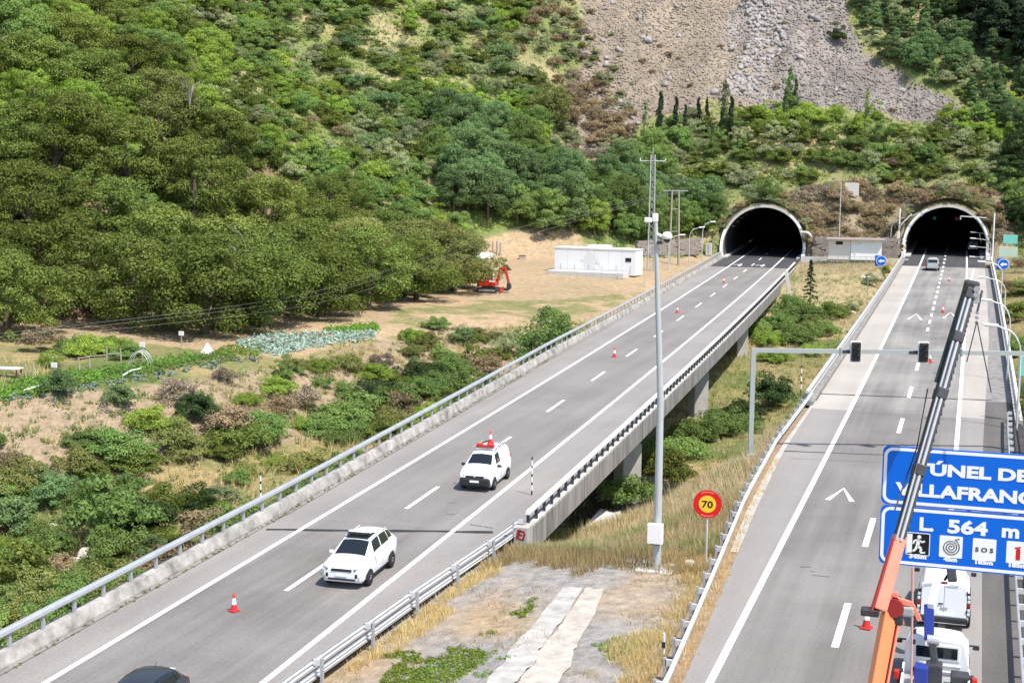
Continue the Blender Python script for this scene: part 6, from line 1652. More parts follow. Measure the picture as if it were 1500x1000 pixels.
for k, (uh, vh, ub, vb, lab) in enumerate(((1437, 477, 1489, 632, 'nearest of the curved lamps right of the crane tip'), (1432, 440, 1475, 560, 'second curved lamp from the signal gantry'), (1432, 407, 1470, 480, 'third curved lamp, level with the round blue sign'), (1432, 384, 1466, 440, 'fourth curved lamp, just before the right tunnel'))):
    p = Vector(G(ub, vb, -.2)); D = float((np.array(p) - C0) @ fw)
    hh2 = (vb - vh) / FPX * D
    lamp(p, hh2, (ub - uh) / FPX * D - .75, -1, .0, lab, 'curved lamps along the right road')
for k in range(4):
    p = at_road(xr, PR_Y - 2 + k * 1.4, 7.2, 0); vt = (366, 351, 339, 330)[k]
    D = float((np.array(p) - C0) @ fw); hh2 = 17 - (vt - 218) / FPX * D
    lamp(p, hh2, 2.5, -1, .0, ('lowest', 'second lowest', 'third lowest', 'highest')[k] + ' of the four lamp heads stacked before the right tunnel', 'lamps at the right tunnel mouth')
for k, (uh, vh, ub, vb, lab) in enumerate(((966, 357, 945, 420, 'curved street lamp beside the tall mast at the prefab building'), (1001, 344, 979, 396, 'curved street lamp between the two pale poles and the lattice mast'), (1029, 333, 1009, 390, 'curved street lamp in front of the stone facing'), (1044, 325, 1028, 386, 'curved street lamp closest to the left tunnel'))):
    p = Vector(hit(ub, vb)); D = float((np.array(p) - C0) @ fw)
    lamp(p, (vb - vh) / FPX * D, (uh - ub) / FPX * D * .7, 1, YAW, lab, 'street lamps left of the left tunnel')
# gantry bars with small signals inside the right tunnel mouth
tg = empty('tunnel_signal_bar', at_road(xr, PR_Y + .6, 0, ZR), heading(xr, PR_Y), 'slim camera bar on the right edge of the right tunnel mouth', 'bracket')
MB().beam((2.2, 0, 6.9), (6.3, 0, 6.7), .14, .14).build('bar', M['white_paint'], tg); MB().box((2.2, 0, 6.6), (.2, .2, .6)).build('camera', M['galvanised_dull'], tg)
MB().beam((-6.3, 0, 6.6), (-4.1, 0, 7.4), .12, .12).build('bar', M['galvanised'], tg); MB().box((-4.1, 0, 7.1), (.2, .2, .7)).build('camera', M['galvanised_dull'], tg)
for x, m_, lab in ((-2.2, 'green_light', 'faint green lane signal inside the right tunnel'), (1.6, 'red_light', 'faint red lane signal inside the right tunnel')):
    r2 = empty('lane_signal', at_road(xr, PR_Y + 12, x, 6.0), heading(xr, PR_Y), lab, 'lane signal')
    MB().box((0, 0, 0), (.7, .2, .7)).build('housing', M['black_plastic'], r2); MB().lathe([(.01, -.125), (.24, -.115)], 14, (0, 0, 0), 'y').build('lens', M[m_], r2)
for x, h, lab in ((-7.6, 8.0, 'white pole left of the right tunnel mouth'), (7.5, 7.6, 'white pole right of the right tunnel mouth')):
    r2 = empty('white_pole', at_road(xr, PR_Y - 1, x, 0), 0, lab, 'pole'); MB().tube([(0, 0, -.4), (0, 0, h)], .13, 8).build('shaft', M['white_paint'], r2); MB().box((0, 0, .1), (.4, .4, .2)).build('foot', M['concrete_pale'], r2)
r2 = empty('strut_frame', at_road(xr, PR_Y - 1.5, -7.4, 0), 0, 'white slanted struts with small lamps at the left of the right tunnel ring', 'bracket')
MB().tube([(-.6, 0, 0), (-.3, 0, 4.2), (.3, 0, 5.6), (1.8, 0, 7.2)], .11, 6).build('strut', M['white_paint'], r2)
MB().tube([(-1.5, 0, 3.2), (-1.4, 0, 5.0), (-.8, 0, 6.0), (.6, 0, 6.6)], .08, 6).build('curved_strut', M['galvanised'], r2)
for k in range(3): MB().box((.75, -.2, 1.2 + k * .8), (.8, .3, .16), Matrix.Rotation(.5, 3, 'Y')).build('lamp_head', M['white_paint'], r2, bevel=.04)

# ------------------------------------------------------------------ small signs near the tunnels
def board(name, c, w_, h, m, label, legs=True, cat='sign', rz=0.0, hl=None):
    g = float(hz(c[0], c[1])) - .3; root = empty(name, (c[0], c[1], g), rz, label, cat)
    z = c[2] - g
    MB().box((0, 0, z), (w_, .10, h)).build('panel', M[m], root, bevel=.02)
    if legs:
        for s in (-1, 1): MB().box((s * w_ * .32, .1, z / 2), (.10, .08, z)).build('leg', M['galvanised_dull'], root)
    return root
p = hit(1248, 288); D = float((p - C0) @ fw); board('billboard', A(1248, 277.5, D - .6), 20 / FPX * D, 19 / FPX * D, 'wall_cream', 'plain cream billboard on the dry bank between the tunnels', cat='billboard')
def blue_round(u, v, r, vb, label):
    D = 215.0; c = Vector(A(u, v, D)); g = float(hz(c.x, c.y)); g = min(g, c.z - 2)
    root = empty('direction_sign', (c.x, c.y, g), 0, label, 'road sign')
    z = c.z - g; rr_ = r / FPX * D
    MB().tube([(0, .1, -.4), (0, .1, z)], .06, 6).build('post', M['galvanised'], root)
    MB().box((-.35, .06, z), (rr_ * 1.6, .04, rr_ * 2.1)).build('backing', M['sign_blue'], root)
    d2 = MB().lathe([(rr_, -.05), (rr_, .0)], 24, (0, 0, z), 'y').build('disc', M['sign_white'], root)
    MB().lathe([(rr_ * .9, -.06), (rr_ * .9, -.052)], 24, (0, 0, z), 'y').build('blue_field', M['sign_blue'], d2)
    a = rr_ * .62
    MB().prism([(-a, z - a * .1), (-a * .1, z - a * .75), (-a * .1, z - a * .3), (a, z - a * .3), (a, z + a * .3), (-a * .1, z + a * .3), (-a * .1, z + a * .6)], -.075, -.062).build('arrow', M['sign_white'], d2)
    return root
blue_round(1291, 382, 7.5, 408, 'round blue arrow sign in front of the cabin left of the right road'); blue_round(1470, 387, 8, 410, 'round blue arrow sign at the lamp posts right of the right road')
c = A(1480, 350.5, 222); board('teal_sign', c, 20 / FPX * 222, 13 / FPX * 222, 'teal', 'blank teal sign right of the right tunnel', cat='road sign')
c = A(1477, 369, 220); board('green_cabinet', c, 26 / FPX * 220, 15 / FPX * 220, 'pale_green', 'pale green panel under the teal sign beside the tunnel', cat='cabinet')
c = A(1501, 536, 92); board('teal_sign', c, .75, 1.3, 'teal', 'teal upright sign at the right end of the signal gantry', cat='road sign')
p = Vector(G(1228, 378, .1)); r2 = empty('flag_pole', p, 0, 'thin pale pole rising beside the cabin between the tunnels', 'pole'); D = float((np.array(p) - C0) @ fw)
MB().tube([(0, 0, -.3), (0, 0, 113 / FPX * D)], [.10, .06], 6).build('shaft', M['galvanised'], r2); MB().box((0, 0, .1), (.4, .4, .3)).build('foot', M['concrete_pale'], r2)
p = hit(1270, 444); r2 = empty('small_post', p, 0, 'thin post with a white cap in the grass beside the right bridge railing', 'post'); MB().tube([(0, 0, -.3), (0, 0, 3.6)], .05, 6).build('shaft', M['galvanised_dull'], r2); MB().box((.1, 0, 3.6), (.4, .2, .16)).build('cap', M['white_paint'], r2)
# black and white marker posts
def marker(p, h, n, label, name='marker_post'):
    root = empty(name, p, 0, label, 'marker post', 'black and white marker posts'); s = h / n
    for k in range(n): MB().tube([(0, 0, s * (k + (.3 if k % 2 == 0 and k else 0))), (0, 0, s * (k + (1.3 if k % 2 else 1)))], .042, 8).build('white_band' if k % 2 else 'black_band', M['white_paint' if k % 2 else 'black_plastic'], root)
    return root
marker(Vector(at_road(xl, 60.5, -5.85, ZL + .55)), 1.9, 9, 'striped marker post fixed on the left barrier wall'); marker(Vector(G(779, 724, ZL + .02)), 2.0, 9, 'striped marker post on the viaduct shoulder near the parapet end')
marker(Vector(at_road(xr, 101, -7.2, .3)), 2.0, 7, 'striped marker post at the start of the right bridge railing')
r2 = marker(Vector(G(972, 968, -.5)), .95, 4, 'short white and black delineator behind the nearest guardrail'); MB().box((0, -.06, .6), (.12, .03, .2)).build('reflector', M['black_plastic'], r2)
# pile of red and grey pieces left of the tunnel
r2 = empty('warning_panel', hit(1023, 372), 0, 'small red warning panel standing left of the left tunnel', 'sign'); MB().box((0, 0, 1.1), (.9, .1, 1.6)).build('panel', M['red_dark'], r2); MB().box((0, .1, .4), (.1, .1, .9)).build('post', M['galvanised_dull'], r2)
for k, (u, lab) in enumerate(((1002, 'grey cabinet left of the red warning panel'), (1012, 'blue grey cabinet next to the red warning panel'), (1038, 'tall pale grey cabinet against the left tunnel ring'))):
    r2 = empty('electric_cabinet', hit(u, 373), 0, lab, 'cabinet'); MB().box((0, 0, .95), (1.0, .7, 2.1)).build('box', M[('galvanised', 'galvanised_dull', 'concrete_pale')[k]], r2, bevel=.03); MB().box((0, -.36, .95), (.04, .02, 1.8)).build('door_gap', M['black_plastic'], r2)
# graffiti splash on the viaduct end
g_ = MB()
p0 = Vector(at_road(xl, 62.0, 7.0, ZL))
eb = empty('parapet_end_block', p0, heading(xl, 62), 'concrete end block of the viaduct parapet with red graffiti', 'concrete block')
MB().box((-.2, .2, -.1), (.7, .9, 1.1)).build('block', M['concrete'], eb, bevel=.04)
for (x, z, w_, h) in ((-.32, .12, .16, .42), (-.15, .25, .3, .10), (-.05, .0, .10, .36), (-.25, -.12, .34, .09), (-.2, .08, .16, .08)): g_.box((x, -.257, z), (w_, .006, h), Matrix.Rotation(.2, 3, 'Y'))
g_.build('graffiti', M['red_dark'], eb)

# ------------------------------------------------------------------ buildings
wb = empty('prefab_building', (0, 0, 0), 0, 'long white flat roofed prefab building behind the earth yard', 'building')
a, b = Vector(G(812, 397, 0)), Vector(G(931, 402, 0)); a.z = b.z = 0
dv = (b - a); Lw = dv.length; wb.location = (a.x, a.y, -.2); wb.rotation_euler.z = math.atan2(dv.y, dv.x)
Hb = 3.55
npan = 6
for k in range(npan):
    x0, x1 = Lw * k / npan, Lw * (k + 1) / npan
    MB().box(((x0 + x1) / 2, 1.6, Hb / 2), (Lw / npan - .03, 3.2, Hb)).build('wall_panel', M['wall_white'], wb)
MB().box((Lw / 2, 1.6, Hb + .06), (Lw + .14, 3.34, .12)).build('roof', M['wall_cream'], wb)
MB().box((Lw * .52, 1.4, Hb + .32), (Lw * .26, 1.6, .42)).build('roof_unit', M['white_paint'], wb, bevel=.03)
MB().box((Lw * .91, -.02, Hb * .62), (.85, .05, .55)).build('window', M['glass_dark'], wb)
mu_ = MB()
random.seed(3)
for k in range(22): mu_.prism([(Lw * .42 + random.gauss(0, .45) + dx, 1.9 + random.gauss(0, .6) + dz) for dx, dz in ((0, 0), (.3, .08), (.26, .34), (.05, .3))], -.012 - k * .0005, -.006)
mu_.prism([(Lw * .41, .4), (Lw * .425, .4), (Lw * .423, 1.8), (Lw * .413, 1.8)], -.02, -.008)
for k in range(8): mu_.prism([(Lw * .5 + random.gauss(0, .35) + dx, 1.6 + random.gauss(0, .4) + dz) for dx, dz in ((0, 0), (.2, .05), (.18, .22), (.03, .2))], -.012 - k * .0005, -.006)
mu_.build('wall_marks', M['pale_grey'], wb)  # faint grey tree-shaped marks on the front wall
pf = empty('concrete_platform', (0, 0, 0), wb.rotation_euler.z, 'pale concrete platform with thin stakes in front of the prefab building', 'platform')
pf.location = wb.location
MB().box((Lw * .46, -1.6, .15), (Lw * .94, 2.6, .7)).build('slab', M['concrete_pale'], pf)
for k in range(5): MB().beam((Lw * (.12 + .19 * k), -3.0, -.4), (Lw * (.10 + .19 * k), -2.7, 1.1), .12, .06, (1, 0, 0)).build('stake', M['concrete_pale'], pf)
for k in range(6): MB().box((Lw * (.1 + .17 * k), -.6, .9), (.08, .08, 1.0)).build('stub_post', M['galvanised_dull'], pf)
cbn = empty('control_cabin', (0, 0, 0), 0, 'white control cabin with a thin brown roof between the tunnels', 'building')
a, b = Vector(G(1213, 382, 0)), Vector(G(1291, 384, 0)); dv = b - a; Lc = dv.length; cbn.location = (a.x, a.y, -.1); cbn.rotation_euler.z = math.atan2(dv.y, dv.x)
MB().box((Lc * .21, 1.8, 1.95), (Lc * .42 - .04, 3.6, 3.1)).build('wall', M['wall_cream'], cbn); MB().box((Lc * .71, 1.7, 1.95), (Lc * .58 - .04, 3.7, 3.1)).build('wall', M['wall_white'], cbn)
MB().box((Lc / 2, 1.6, 3.6), (Lc + .8, 4.8, .14)).build('roof', M['roof_brown'], cbn)
MB().box((Lc * .2, -.02, 3.0), (1.1, .05, .5)).build('window', M['glass_dark'], cbn); MB().box((Lc * .55, -.17, 3.05), (1.1, .05, .32)).build('vent', M['pale_grey'], cbn)
MB().box((Lc * .21, -.03, 2.15), (Lc * .42 - .1, .03, .08)).build('trim', M['pale_grey'], cbn); MB().box((Lc * .82, -.17, 2.15), (1.7, .03, .10)).build('stripe', M['pale_grey'], cbn); MB().box((Lc * .5, -.17, 1.35), (.35, .03, .2)).build('plate', M['pale_grey'], cbn)
MB().box((Lc / 2, 1.7, .22), (Lc - .05, 3.3, .5)).build('plinth', M['concrete_dark'], cbn)
fn = empty('railing', (a.x - 2.0, a.y - 1.2, -.15), cbn.rotation_euler.z, 'low grey railing in front of the control cabin', 'railing')
for z in (.5, 1.0): MB().beam((0, 0, z), (Lc + 1.5, 0, z), .06, .06).build('rail', M['galvanised_dull'], fn)
pm = MB().box((0, 0, .45), (.07, .07, 1.15)).build('post', M['galvanised_dull'], fn)
for k in range(12):
    o = pm if k == 0 else link(pm.copy(), fn); o.location.x = k * (Lc + 1.5) / 11

# ------------------------------------------------------------------ excavator
ex = empty('mini_excavator', (0, 0, 0), 0, 'red mini excavator with raised boom parked in the earth yard', 'excavator')
p = G(716, 428, float(hz(*G(716, 428, -1)[:2]))); ex.location = tuple(p); ex.rotation_euler.z = YAW - .25; ex.scale = (1.12,) * 3
for s in (-1, 1):
    tr = MB().prism([(-1.25, .25), (-1.1, .05), (1.1, .05), (1.3, .25), (1.25, .48), (1.05, .58), (-1.05, .58), (-1.25, .48)], s * .75 - .2, s * .75 + .2).build('track', M['black_metal'], ex, bevel=.04)
    MB().prism([(-1.0, .2), (1.0, .2), (1.0, .42), (-1.0, .42)], s * .75 - .22, s * .75 + .22).build('track_frame', M['galvanised_dull'], tr)
MB().box((0, 0, .55), (.9, 1.2, .3)).build('undercarriage', M['black_metal'], ex)
MB().prism([(-1.15, .75), (.95, .75), (1.0, 1.1), (.7, 1.45), (-.9, 1.5), (-1.25, 1.2)], -.85, .85).build('house', M['red_paint'], ex, bevel=.08)
MB().box((-1.12, 0, .82), (.24, 1.5, .3)).build('counterweight', M['black_metal'], ex, bevel=.05)
MB().box((.62, -.866, 1.36), (.7, .03, .2)).build('body_stripe', M['white_paint'], ex)
cb_ = MB()
for x in (-.75, .35):
    for yv in (-.7, .3): cb_.beam((x, yv, 1.45), (x * .9, yv, 2.45), .08, .08, (0, 1, 0))
cb_.build('cab_frame', M['black_metal'], ex); MB().box((-.2, -.2, 2.48), (1.25, 1.15, .08)).build('cab_roof', M['black_metal'], ex, bevel=.03); MB().box((-.2, -.2, 1.98), (1.0, .92, .9)).build('cab_glass', M['glass_dark'], ex)
MB().beam((.85, .35, 1.1), (1.35, .35, 2.7), .30, .38, (0, 1, 0)).beam((1.33, .35, 2.62), (1.85, .35, 2.85), .28, .34, (0, 1, 0)).build('boom', M['red_paint'], ex, bevel=.03)
MB().beam((1.8, .35, 2.9), (2.25, .35, 1.25), .26, .3, (0, 1, 0)).build('dipper', M['red_paint'], ex, bevel=.03)
MB().tube([(1.15, .35, 1.3), (1.75, .35, 2.5)], .06, 6).build('ram', M['steel_bright'], ex)
MB().prism([(2.2, 1.25), (2.5, 1.0), (2.55, .5), (2.2, .2), (1.75, .25), (1.7, .5), (2.1, .55), (2.1, .95)], .05, .65).build('bucket', M['black_metal'], ex, bevel=.02)
MB().box((1.55, 0, .4), (.1, 1.7, .45)).build('dozer_blade', M['red_paint'], ex)
cr = empty('plank_crate', hit(765, 380), .4, 'small brown crate on the earth slope behind the excavator', 'crate'); MB().box((0, 0, .3), (1.0, .7, .6)).build('box', M['wood_post'], cr); MB().box((0, 0, .62), (1.1, .8, .06)).build('lid', M['bark'], cr)
tu = empty('poly_tunnel', hit(708, 377), .5, 'low white plastic covered tunnel above the excavator', 'cover')
V = []
for i in range(9):
    for k in range(9):
        a_ = math.pi * k / 8; V.append((-1.4 + 2.8 * i / 8, math.cos(a_) * .7, math.sin(a_) * .8 - .1))
MB().add(V, [(i * 9 + k, i * 9 + k + 1, (i + 1) * 9 + k + 1, (i + 1) * 9 + k) for i in range(8) for k in range(8)], True).build('sheet', M['white_paint'], tu); MB().box((0, 0, .0), (2.8, 1.3, .08)).build('base', M['soil'], tu)
pk = empty('leaning_plank', hit(1158, 436), 0, 'pale plank leaning below the viaduct near the left tunnel', 'plank'); MB().beam((0, 0, -.3), (-.7, 0, 3.6), .45, .15, (0, 1, 0)).build('board', M['wall_cream'], pk)

# ------------------------------------------------------------------ garden
def gpt(u, v): return Vector(hit(u, v))
fp = [(38, 555), (48, 552), (117, 543), (132, 540), (156, 537), (178, 535)]
gf = empty('garden_fence', gpt(100, 548), 0, 'crooked garden fence of pale stakes and rails in front of the bean hedge', 'fence')
PP = [gpt(u, v) for u, v in fp]
for k, p in enumerate(PP): MB().tube([p - gf.location + Vector((0, 0, -.3)), p - gf.location + Vector((random.uniform(-.1, .1), 0, random.uniform(1.1, 1.9)))], .07, 5).build('stake', M['wood_post'], gf)
for p, q2 in zip(PP[2:-1], PP[3:]): MB().tube([p - gf.location + Vector((0, 0, 1.1)), q2 - gf.location + Vector((0, 0, 1.05))], .045, 5).build('rail', M['wood_post'], gf)
tn = empty('garden_tent', gpt(304, 517), .2, 'small grey white pointed cover at the end of the yellow crop row', 'cover'); MB().lathe([(.8, 0), (.45, .35), (.2, .75), (.04, 1.0)], 6).build('cover', M['pale_grey'], tn); MB().tube([(0, 0, .9), (0, 0, 1.2)], .03, 5).build('tip', M['wood_post'], tn)
ht = empty('garden_table', gpt(10, 552), .1, 'low white garden table at the left end of the garden', 'table'); MB().box((0, 0, .75), (2.6, .9, .08)).build('top', M['white_paint'], ht)
for x in (-1.1, 1.1):
    for y2 in (-.35, .35): MB().box((x, y2, .3), (.1, .1, .9)).build('leg', M['black_metal'], ht)
hp = empty('garden_arch', gpt(203, 537), .2, 'pale wire arch with netting at the corner of the vegetable bed', 'arch')
for k in range(3): MB().tube([(math.cos(a_) * .9, k * .5, math.sin(a_) * 1.3) for a_ in np.linspace(0, math.pi, 11)], .04, 5).build('hoop', M['galvanised'], hp)
for k, (u, v, lab) in enumerate(((80, 562, 'left white topped stake beside the vegetable bed'), (209, 530, 'white topped stake beside the wire arch'), (266, 512, 'white disc on a stake at the back of the garden'))):
    sk = empty('garden_stake', gpt(u, v), 0, lab, 'stake'); MB().tube([(0, 0, -.2), (0, 0, 1.5)], .05, 5).build('shaft', M['wood_post'], sk); MB().box((0, 0, 1.55), (.5, .12, .4)).build('top', M['white_paint'], sk)
for k, (ua, va, ub, vb, lab) in enumerate(((35, 578, 95, 566, 'longer pale pipe lying along the front of the bean bed'), (180, 556, 206, 546, 'short pale pipe lying near the cabbages'))):
    a, b = gpt(ua, va) + Vector((0, 0, .35)), gpt(ub, vb) + Vector((0, 0, .35)); pp_ = empty('garden_pipe', a, 0, lab, 'pipe'); MB().tube([(0, 0, 0), (b - a) * .5 + Vector((0, 0, .15)), b - a], .09, 6).build('pipe', M['pale_green'], pp_); MB().box((0, 0, -.2), (.1, .1, .5)).build('peg', M['wood_post'], pp_)
# ------------------------------------------------------------------ ground cover that nobody could count
def scatter(n, x0, x1, y0, y1, test):
    x = rng.uniform(x0, x1, n); y = rng.uniform(y0, y1, n); z = hz(x, y); u, v, d = project(np.c_[x, y, z]); fd = foot_dist(x, y)
    k = test(x, y, z, u, v, d, fd) & (d > 5) & (u > -120) & (u < 1620) & (v > -90) & (v < 1060)
    for c, pv in ((xl(y), PL_Y), (xr(y), PR_Y)): k &= ~((np.abs(x - c) < 7.6) & (y > pv - 3) & (y < pv + 3))
    # keep off the carriageways
    k &= ~((x > xl(y) - 6.9) & (x < xl(y) + 7.4) & ((y > 62) | (x < xl(y) + _glv(y))) & (z > -1.9) & (y < 252))
    k &= ~((x > xr(y) + np.interp(y, [0, 45, 68, 95], [-4.7, -5.0, -6.3, -7.0])) & (x < xr(y) + 7.4) & (z > -1.6) & (y < 256))
    return x[k], y[k], z[k], u[k], v[k]
def _glv(y): return np.interp(y, [0, 39, 50, 61, 63], [4.7, 4.95, 5.7, 6.7, 7.4])
def blades(name, x, y, z, h, m, spread, per, label, wd=.02):
    """tufts of narrow blades"""
    n = len(x)
    if n == 0: return
    X = np.repeat(x, per); Y = np.repeat(y, per); Z = np.repeat(z, per); k = len(X)
    hh = h * rng.uniform(.5, 1.3, k); a = rng.uniform(0, 6.283, k); r = spread * rng.random(k)
    bx, by = X + np.cos(a) * r, Y + np.sin(a) * r
    t = rng.uniform(0, 6.283, k); w2 = wd * rng.uniform(.6, 1.5, k)
    lx, ly = np.cos(a) * hh * rng.uniform(.1, .7, k), np.sin(a) * hh * rng.uniform(.1, .7, k)
    V = np.stack([np.c_[bx - np.cos(t) * w2, by - np.sin(t) * w2, Z - .06], np.c_[bx + np.cos(t) * w2, by + np.sin(t) * w2, Z - .06], np.c_[bx + lx, by + ly, Z + hh]], 1).reshape(-1, 3)
    o = link(bpy.data.objects.new(name, mesh_np(name, V, np.arange(len(V)).reshape(-1, 3), M[m]))); tag(o, label, kind='stuff')
def tuft_leaves(name, x, y, z, rad, per, size, m, label, hz_=.8):
    k = len(x)
    if k == 0: return
    s = rng.uniform(.5, 1.25, k)
    d = rng.normal(size=(k, per, 3)); d /= np.linalg.norm(d, axis=2)[..., None]; d[..., 2] = np.abs(d[..., 2])
    C = np.stack([x, y, z], 1)[:, None] + d * (rad * s)[:, None, None] * rng.uniform(.35, 1.05, (k, per, 1)) * np.array([1, 1, hz_])
    Nn = d + rng.normal(size=d.shape) * .5; Nn[..., 2] += .35; Nn /= np.linalg.norm(Nn, axis=2)[..., None]
    C = C.reshape(-1, 3); Nn = Nn.reshape(-1, 3)
    t = np.cross(Nn, rng.normal(size=Nn.shape)); t /= np.linalg.norm(t, axis=1)[:, None]; b = np.cross(Nn, t)
    S = size * rng.uniform(.6, 1.4, len(C))
    V = np.stack([C - t * S[:, None], C - b * (S * .6)[:, None], C + t * S[:, None], C + b * (S * .6)[:, None]], 1).reshape(-1, 3)
    o = link(bpy.data.objects.new(name, mesh_np(name, V, np.arange(len(V)).reshape(-1, 4), M[m]))); tag(o, label, kind='stuff')
def patchy(x, y, s, o): return fbm(x / s + o, y / s + o) * 2
# hillside undergrowth in five colours, following the same patches as the shrubs
def hillside(x, y, z, u, v, d, fd): return (fd > 1) & ~inpoly(u, v, SCREE) & (d < 350) & ~inpoly(u, v, [(690, 350), (760, 330), (870, 345), (870, 378), (740, 405), (690, 405)])
x, y, z, u, v = scatter(115000, -190, 95, 90, 385, hillside)
pa, pb = patchy(x, y, 11, 3), patchy(x, y, 8, 60)
dryz = inpoly(u, v, [(1140, 285), (1235, 255), (1330, 280), (1500, 285), (1500, 420), (1140, 420)]); rim = inpoly(u, v, ZONES[9][1]) | inpoly(u, v, ZONES[0][1])
grz = inpoly(u, v, [(960, 190), (1500, 200), (1500, 300), (960, 300)])
sel = np.where(dryz | rim, np.where(pa > -.05, 3, 2), np.where(grz, np.where(pa > .12, 1, np.where(pb > .0, 2, 4)), np.where(pa > .2, 1, np.where(pa > -.05, 0, np.where(pb > .12, 3, np.where(pb > -.12, 4, 2))))))
keep = ~((sel == 3) & (rng.random(len(x)) < .45))
for k, (m, r_0, lab) in enumerate((('leaf_green', .62, 'mid green undergrowth'), ('leaf_bright', .62, 'yellow green undergrowth'), ('leaf_grey', .55, 'grey green undergrowth'), ('leaf_dry', .42, 'dry brown undergrowth'), ('leaf_chestnut', .58, 'olive undergrowth'))):
    q_ = keep & (sel == k)
    tuft_leaves('undergrowth', x[q_], y[q_], z[q_], r_0 * 1.2, 9, .17, m, lab + ' covering the hillside')
# dry and green grass on valley floor, banks and median
low = lambda x, y, z, u, v, d, fd: (fd < 1) & (d < 260)
x, y, z, u, v = scatter(60000, -150, 40, 20, 262, lambda x, y, z, u, v, d, fd: low(x, y, z, u, v, d, fd) & ~((x < -40) & (z > -2.35) & (y > 105)) & ~((x > -21.5) & (x < -8) & (y < 72)))
pa = patchy(x, y, 7, 21)
q_ = (pa > -.02) & ((x > -34) | (patchy(x, y, 9, 80) > .05)); blades('dry_grass', x[q_], y[q_], z[q_], .6, 'grass_dry', .35, 7, 'dry straw coloured grass on the valley banks', .03)
q_ = ((pa > -.08) | ((u > 260) & (rng.random(len(x)) < .6))) & (x < -34) & (patchy(x, y, 9, 80) <= .2); blades('golden_grass', x[q_], y[q_], z[q_], .75, 'grass_gold', .35, 7, 'tall golden brown grass on the river bank', .03)
q_ = ((pa <= .05) | ((x < -34) & (rng.random(len(x)) < .4))) & (rng.random(len(x)) < .75); blades('green_grass', x[q_], y[q_], z[q_], .45, 'grass_green', .35, 7, 'green grass in the valley', .035)
q_ = (x < -44) & (z < -2.5) & (z > -7.4) & (rng.random(len(x)) < .5); blades('bank_stubble', x[q_], y[q_], z[q_], .3, 'grass_dry', .3, 6, 'short dry stubble on the earth bank', .022)
q_ = ((pa < .05) | ((u > 230) & (rng.random(len(x)) < .55))) & (x < -34) & (z < -2.4); tuft_leaves('weeds', x[q_], y[q_], z[q_], .55, 11, .10, 'leaf_green', 'leafy weeds on the valley floor')
q_ = (pa > .12) & (x < -34); tuft_leaves('seeded_weeds', x[q_][::3], y[q_][::3], z[q_][::3], .5, 10, .08, 'leaf_mauve', 'mauve brown seeded weeds on the bank')
# grass slope between the carriageways
x, y, z, u, v = scatter(16000, -22, -8, 60, 112, lambda x, y, z, u, v, d, fd: (z > -6.6))
blades('slope_grass', x[::2], y[::2], z[::2], .55, 'grass_dry', .3, 8, 'pale tall dry grass on the slope by the right road', .022)
# median: tufts along the edges, patches of green weeds
x, y, z, u, v = scatter(30000, -22, -8, 22, 72, lambda x, y, z, u, v, d, fd: (z > -3))
el, er = x - (xl(y) + _glv(y)), (xr(y) + np.interp(y, [0, 45, 68, 95], [-4.7, -5.0, -6.3, -7.0])) - x
n1 = patchy(x, y, 3, 5)
q_ = (er < 1.5 + n1 * 2.0) & (n1 > -.35); blades('verge_grass', x[q_], y[q_], z[q_], .30, 'grass_gold', .25, 7, 'golden dry grass along the right guardrail', .018)
q_ = (el < .9 + n1 * 1.8) & (y < 58) & (n1 > -.3); blades('verge_grass', x[q_], y[q_], z[q_], .28, 'grass_gold', .25, 7, 'golden dry grass along the left guardrail', .018)
q_ = (y > 57.6 + n1 * 4 + 1.5 * patchy(x, y, 1.2, 90)) & (rng.random(len(x)) < .55); blades('end_grass', x[q_], y[q_], z[q_], .5, 'grass_gold', .3, 7, 'tall golden grass at the head of the earth median', .02)
q_ = (y > 59.5 + n1 * 2) & (n1 > .0); blades('end_grass', x[q_], y[q_], z[q_], .5, 'grass_green', .3, 4, 'green grass at the head of the earth median', .02)
q_ = (n1 > .42) & (y < 54) & (er > 1.5); tuft_leaves('median_weeds', x[q_], y[q_], z[q_], .17, 12, .045, 'leaf_green', 'low green weeds on the earth median', .6)
q_ = inpoly(u, v, [(560, 960), (610, 950), (720, 925), (740, 945), (650, 1010), (560, 1010)]) | inpoly(u, v, [(755, 870), (790, 868), (770, 905), (750, 900)]) | inpoly(u, v, [(890, 900), (950, 905), (930, 930), (880, 925)]); q_ &= (n1 + .8 * patchy(x, y, 1.1, 33) > .12)
tuft_leaves('median_weeds', x[q_], y[q_], z[q_], .22, 14, .05, 'leaf_bright', 'bright green weed patch on the earth median', .6)
q_ = (n1 < -.2) & (rng.random(len(x)) < .25); blades('median_grass', x[q_], y[q_], z[q_], .2, 'grass_dry', .15, 6, 'sparse dry grass on the earth median', .015)
# weeds along the barrier foot
yy = rng.uniform(20, 120, 420); xx = xl(yy) + np.interp(yy, [0, 62, 100, 120, 230], [-5.45, -5.5, -6.0, -6.3, -6.3]) + rng.uniform(.0, .22, 420)
tuft_leaves('gutter_weeds', xx, yy, np.full(420, ZL + .01), .10, 10, .03, 'leaf_chestnut', 'small weeds along the foot of the barrier wall', .6)
yy = rng.uniform(36, 80, 260); xx = xr(yy) + np.interp(yy, [20, 45, 52, 68, 82, 95], [-4.0, -4.35, -4.7, -5.5, -6.0, -6.0]) - rng.uniform(.0, .4, 260)
blades('gutter_grass', xx, yy, np.full(260, ZR), .22, 'grass_gold', .15, 8, 'dry tufts at the edge of the right shoulder', .015)
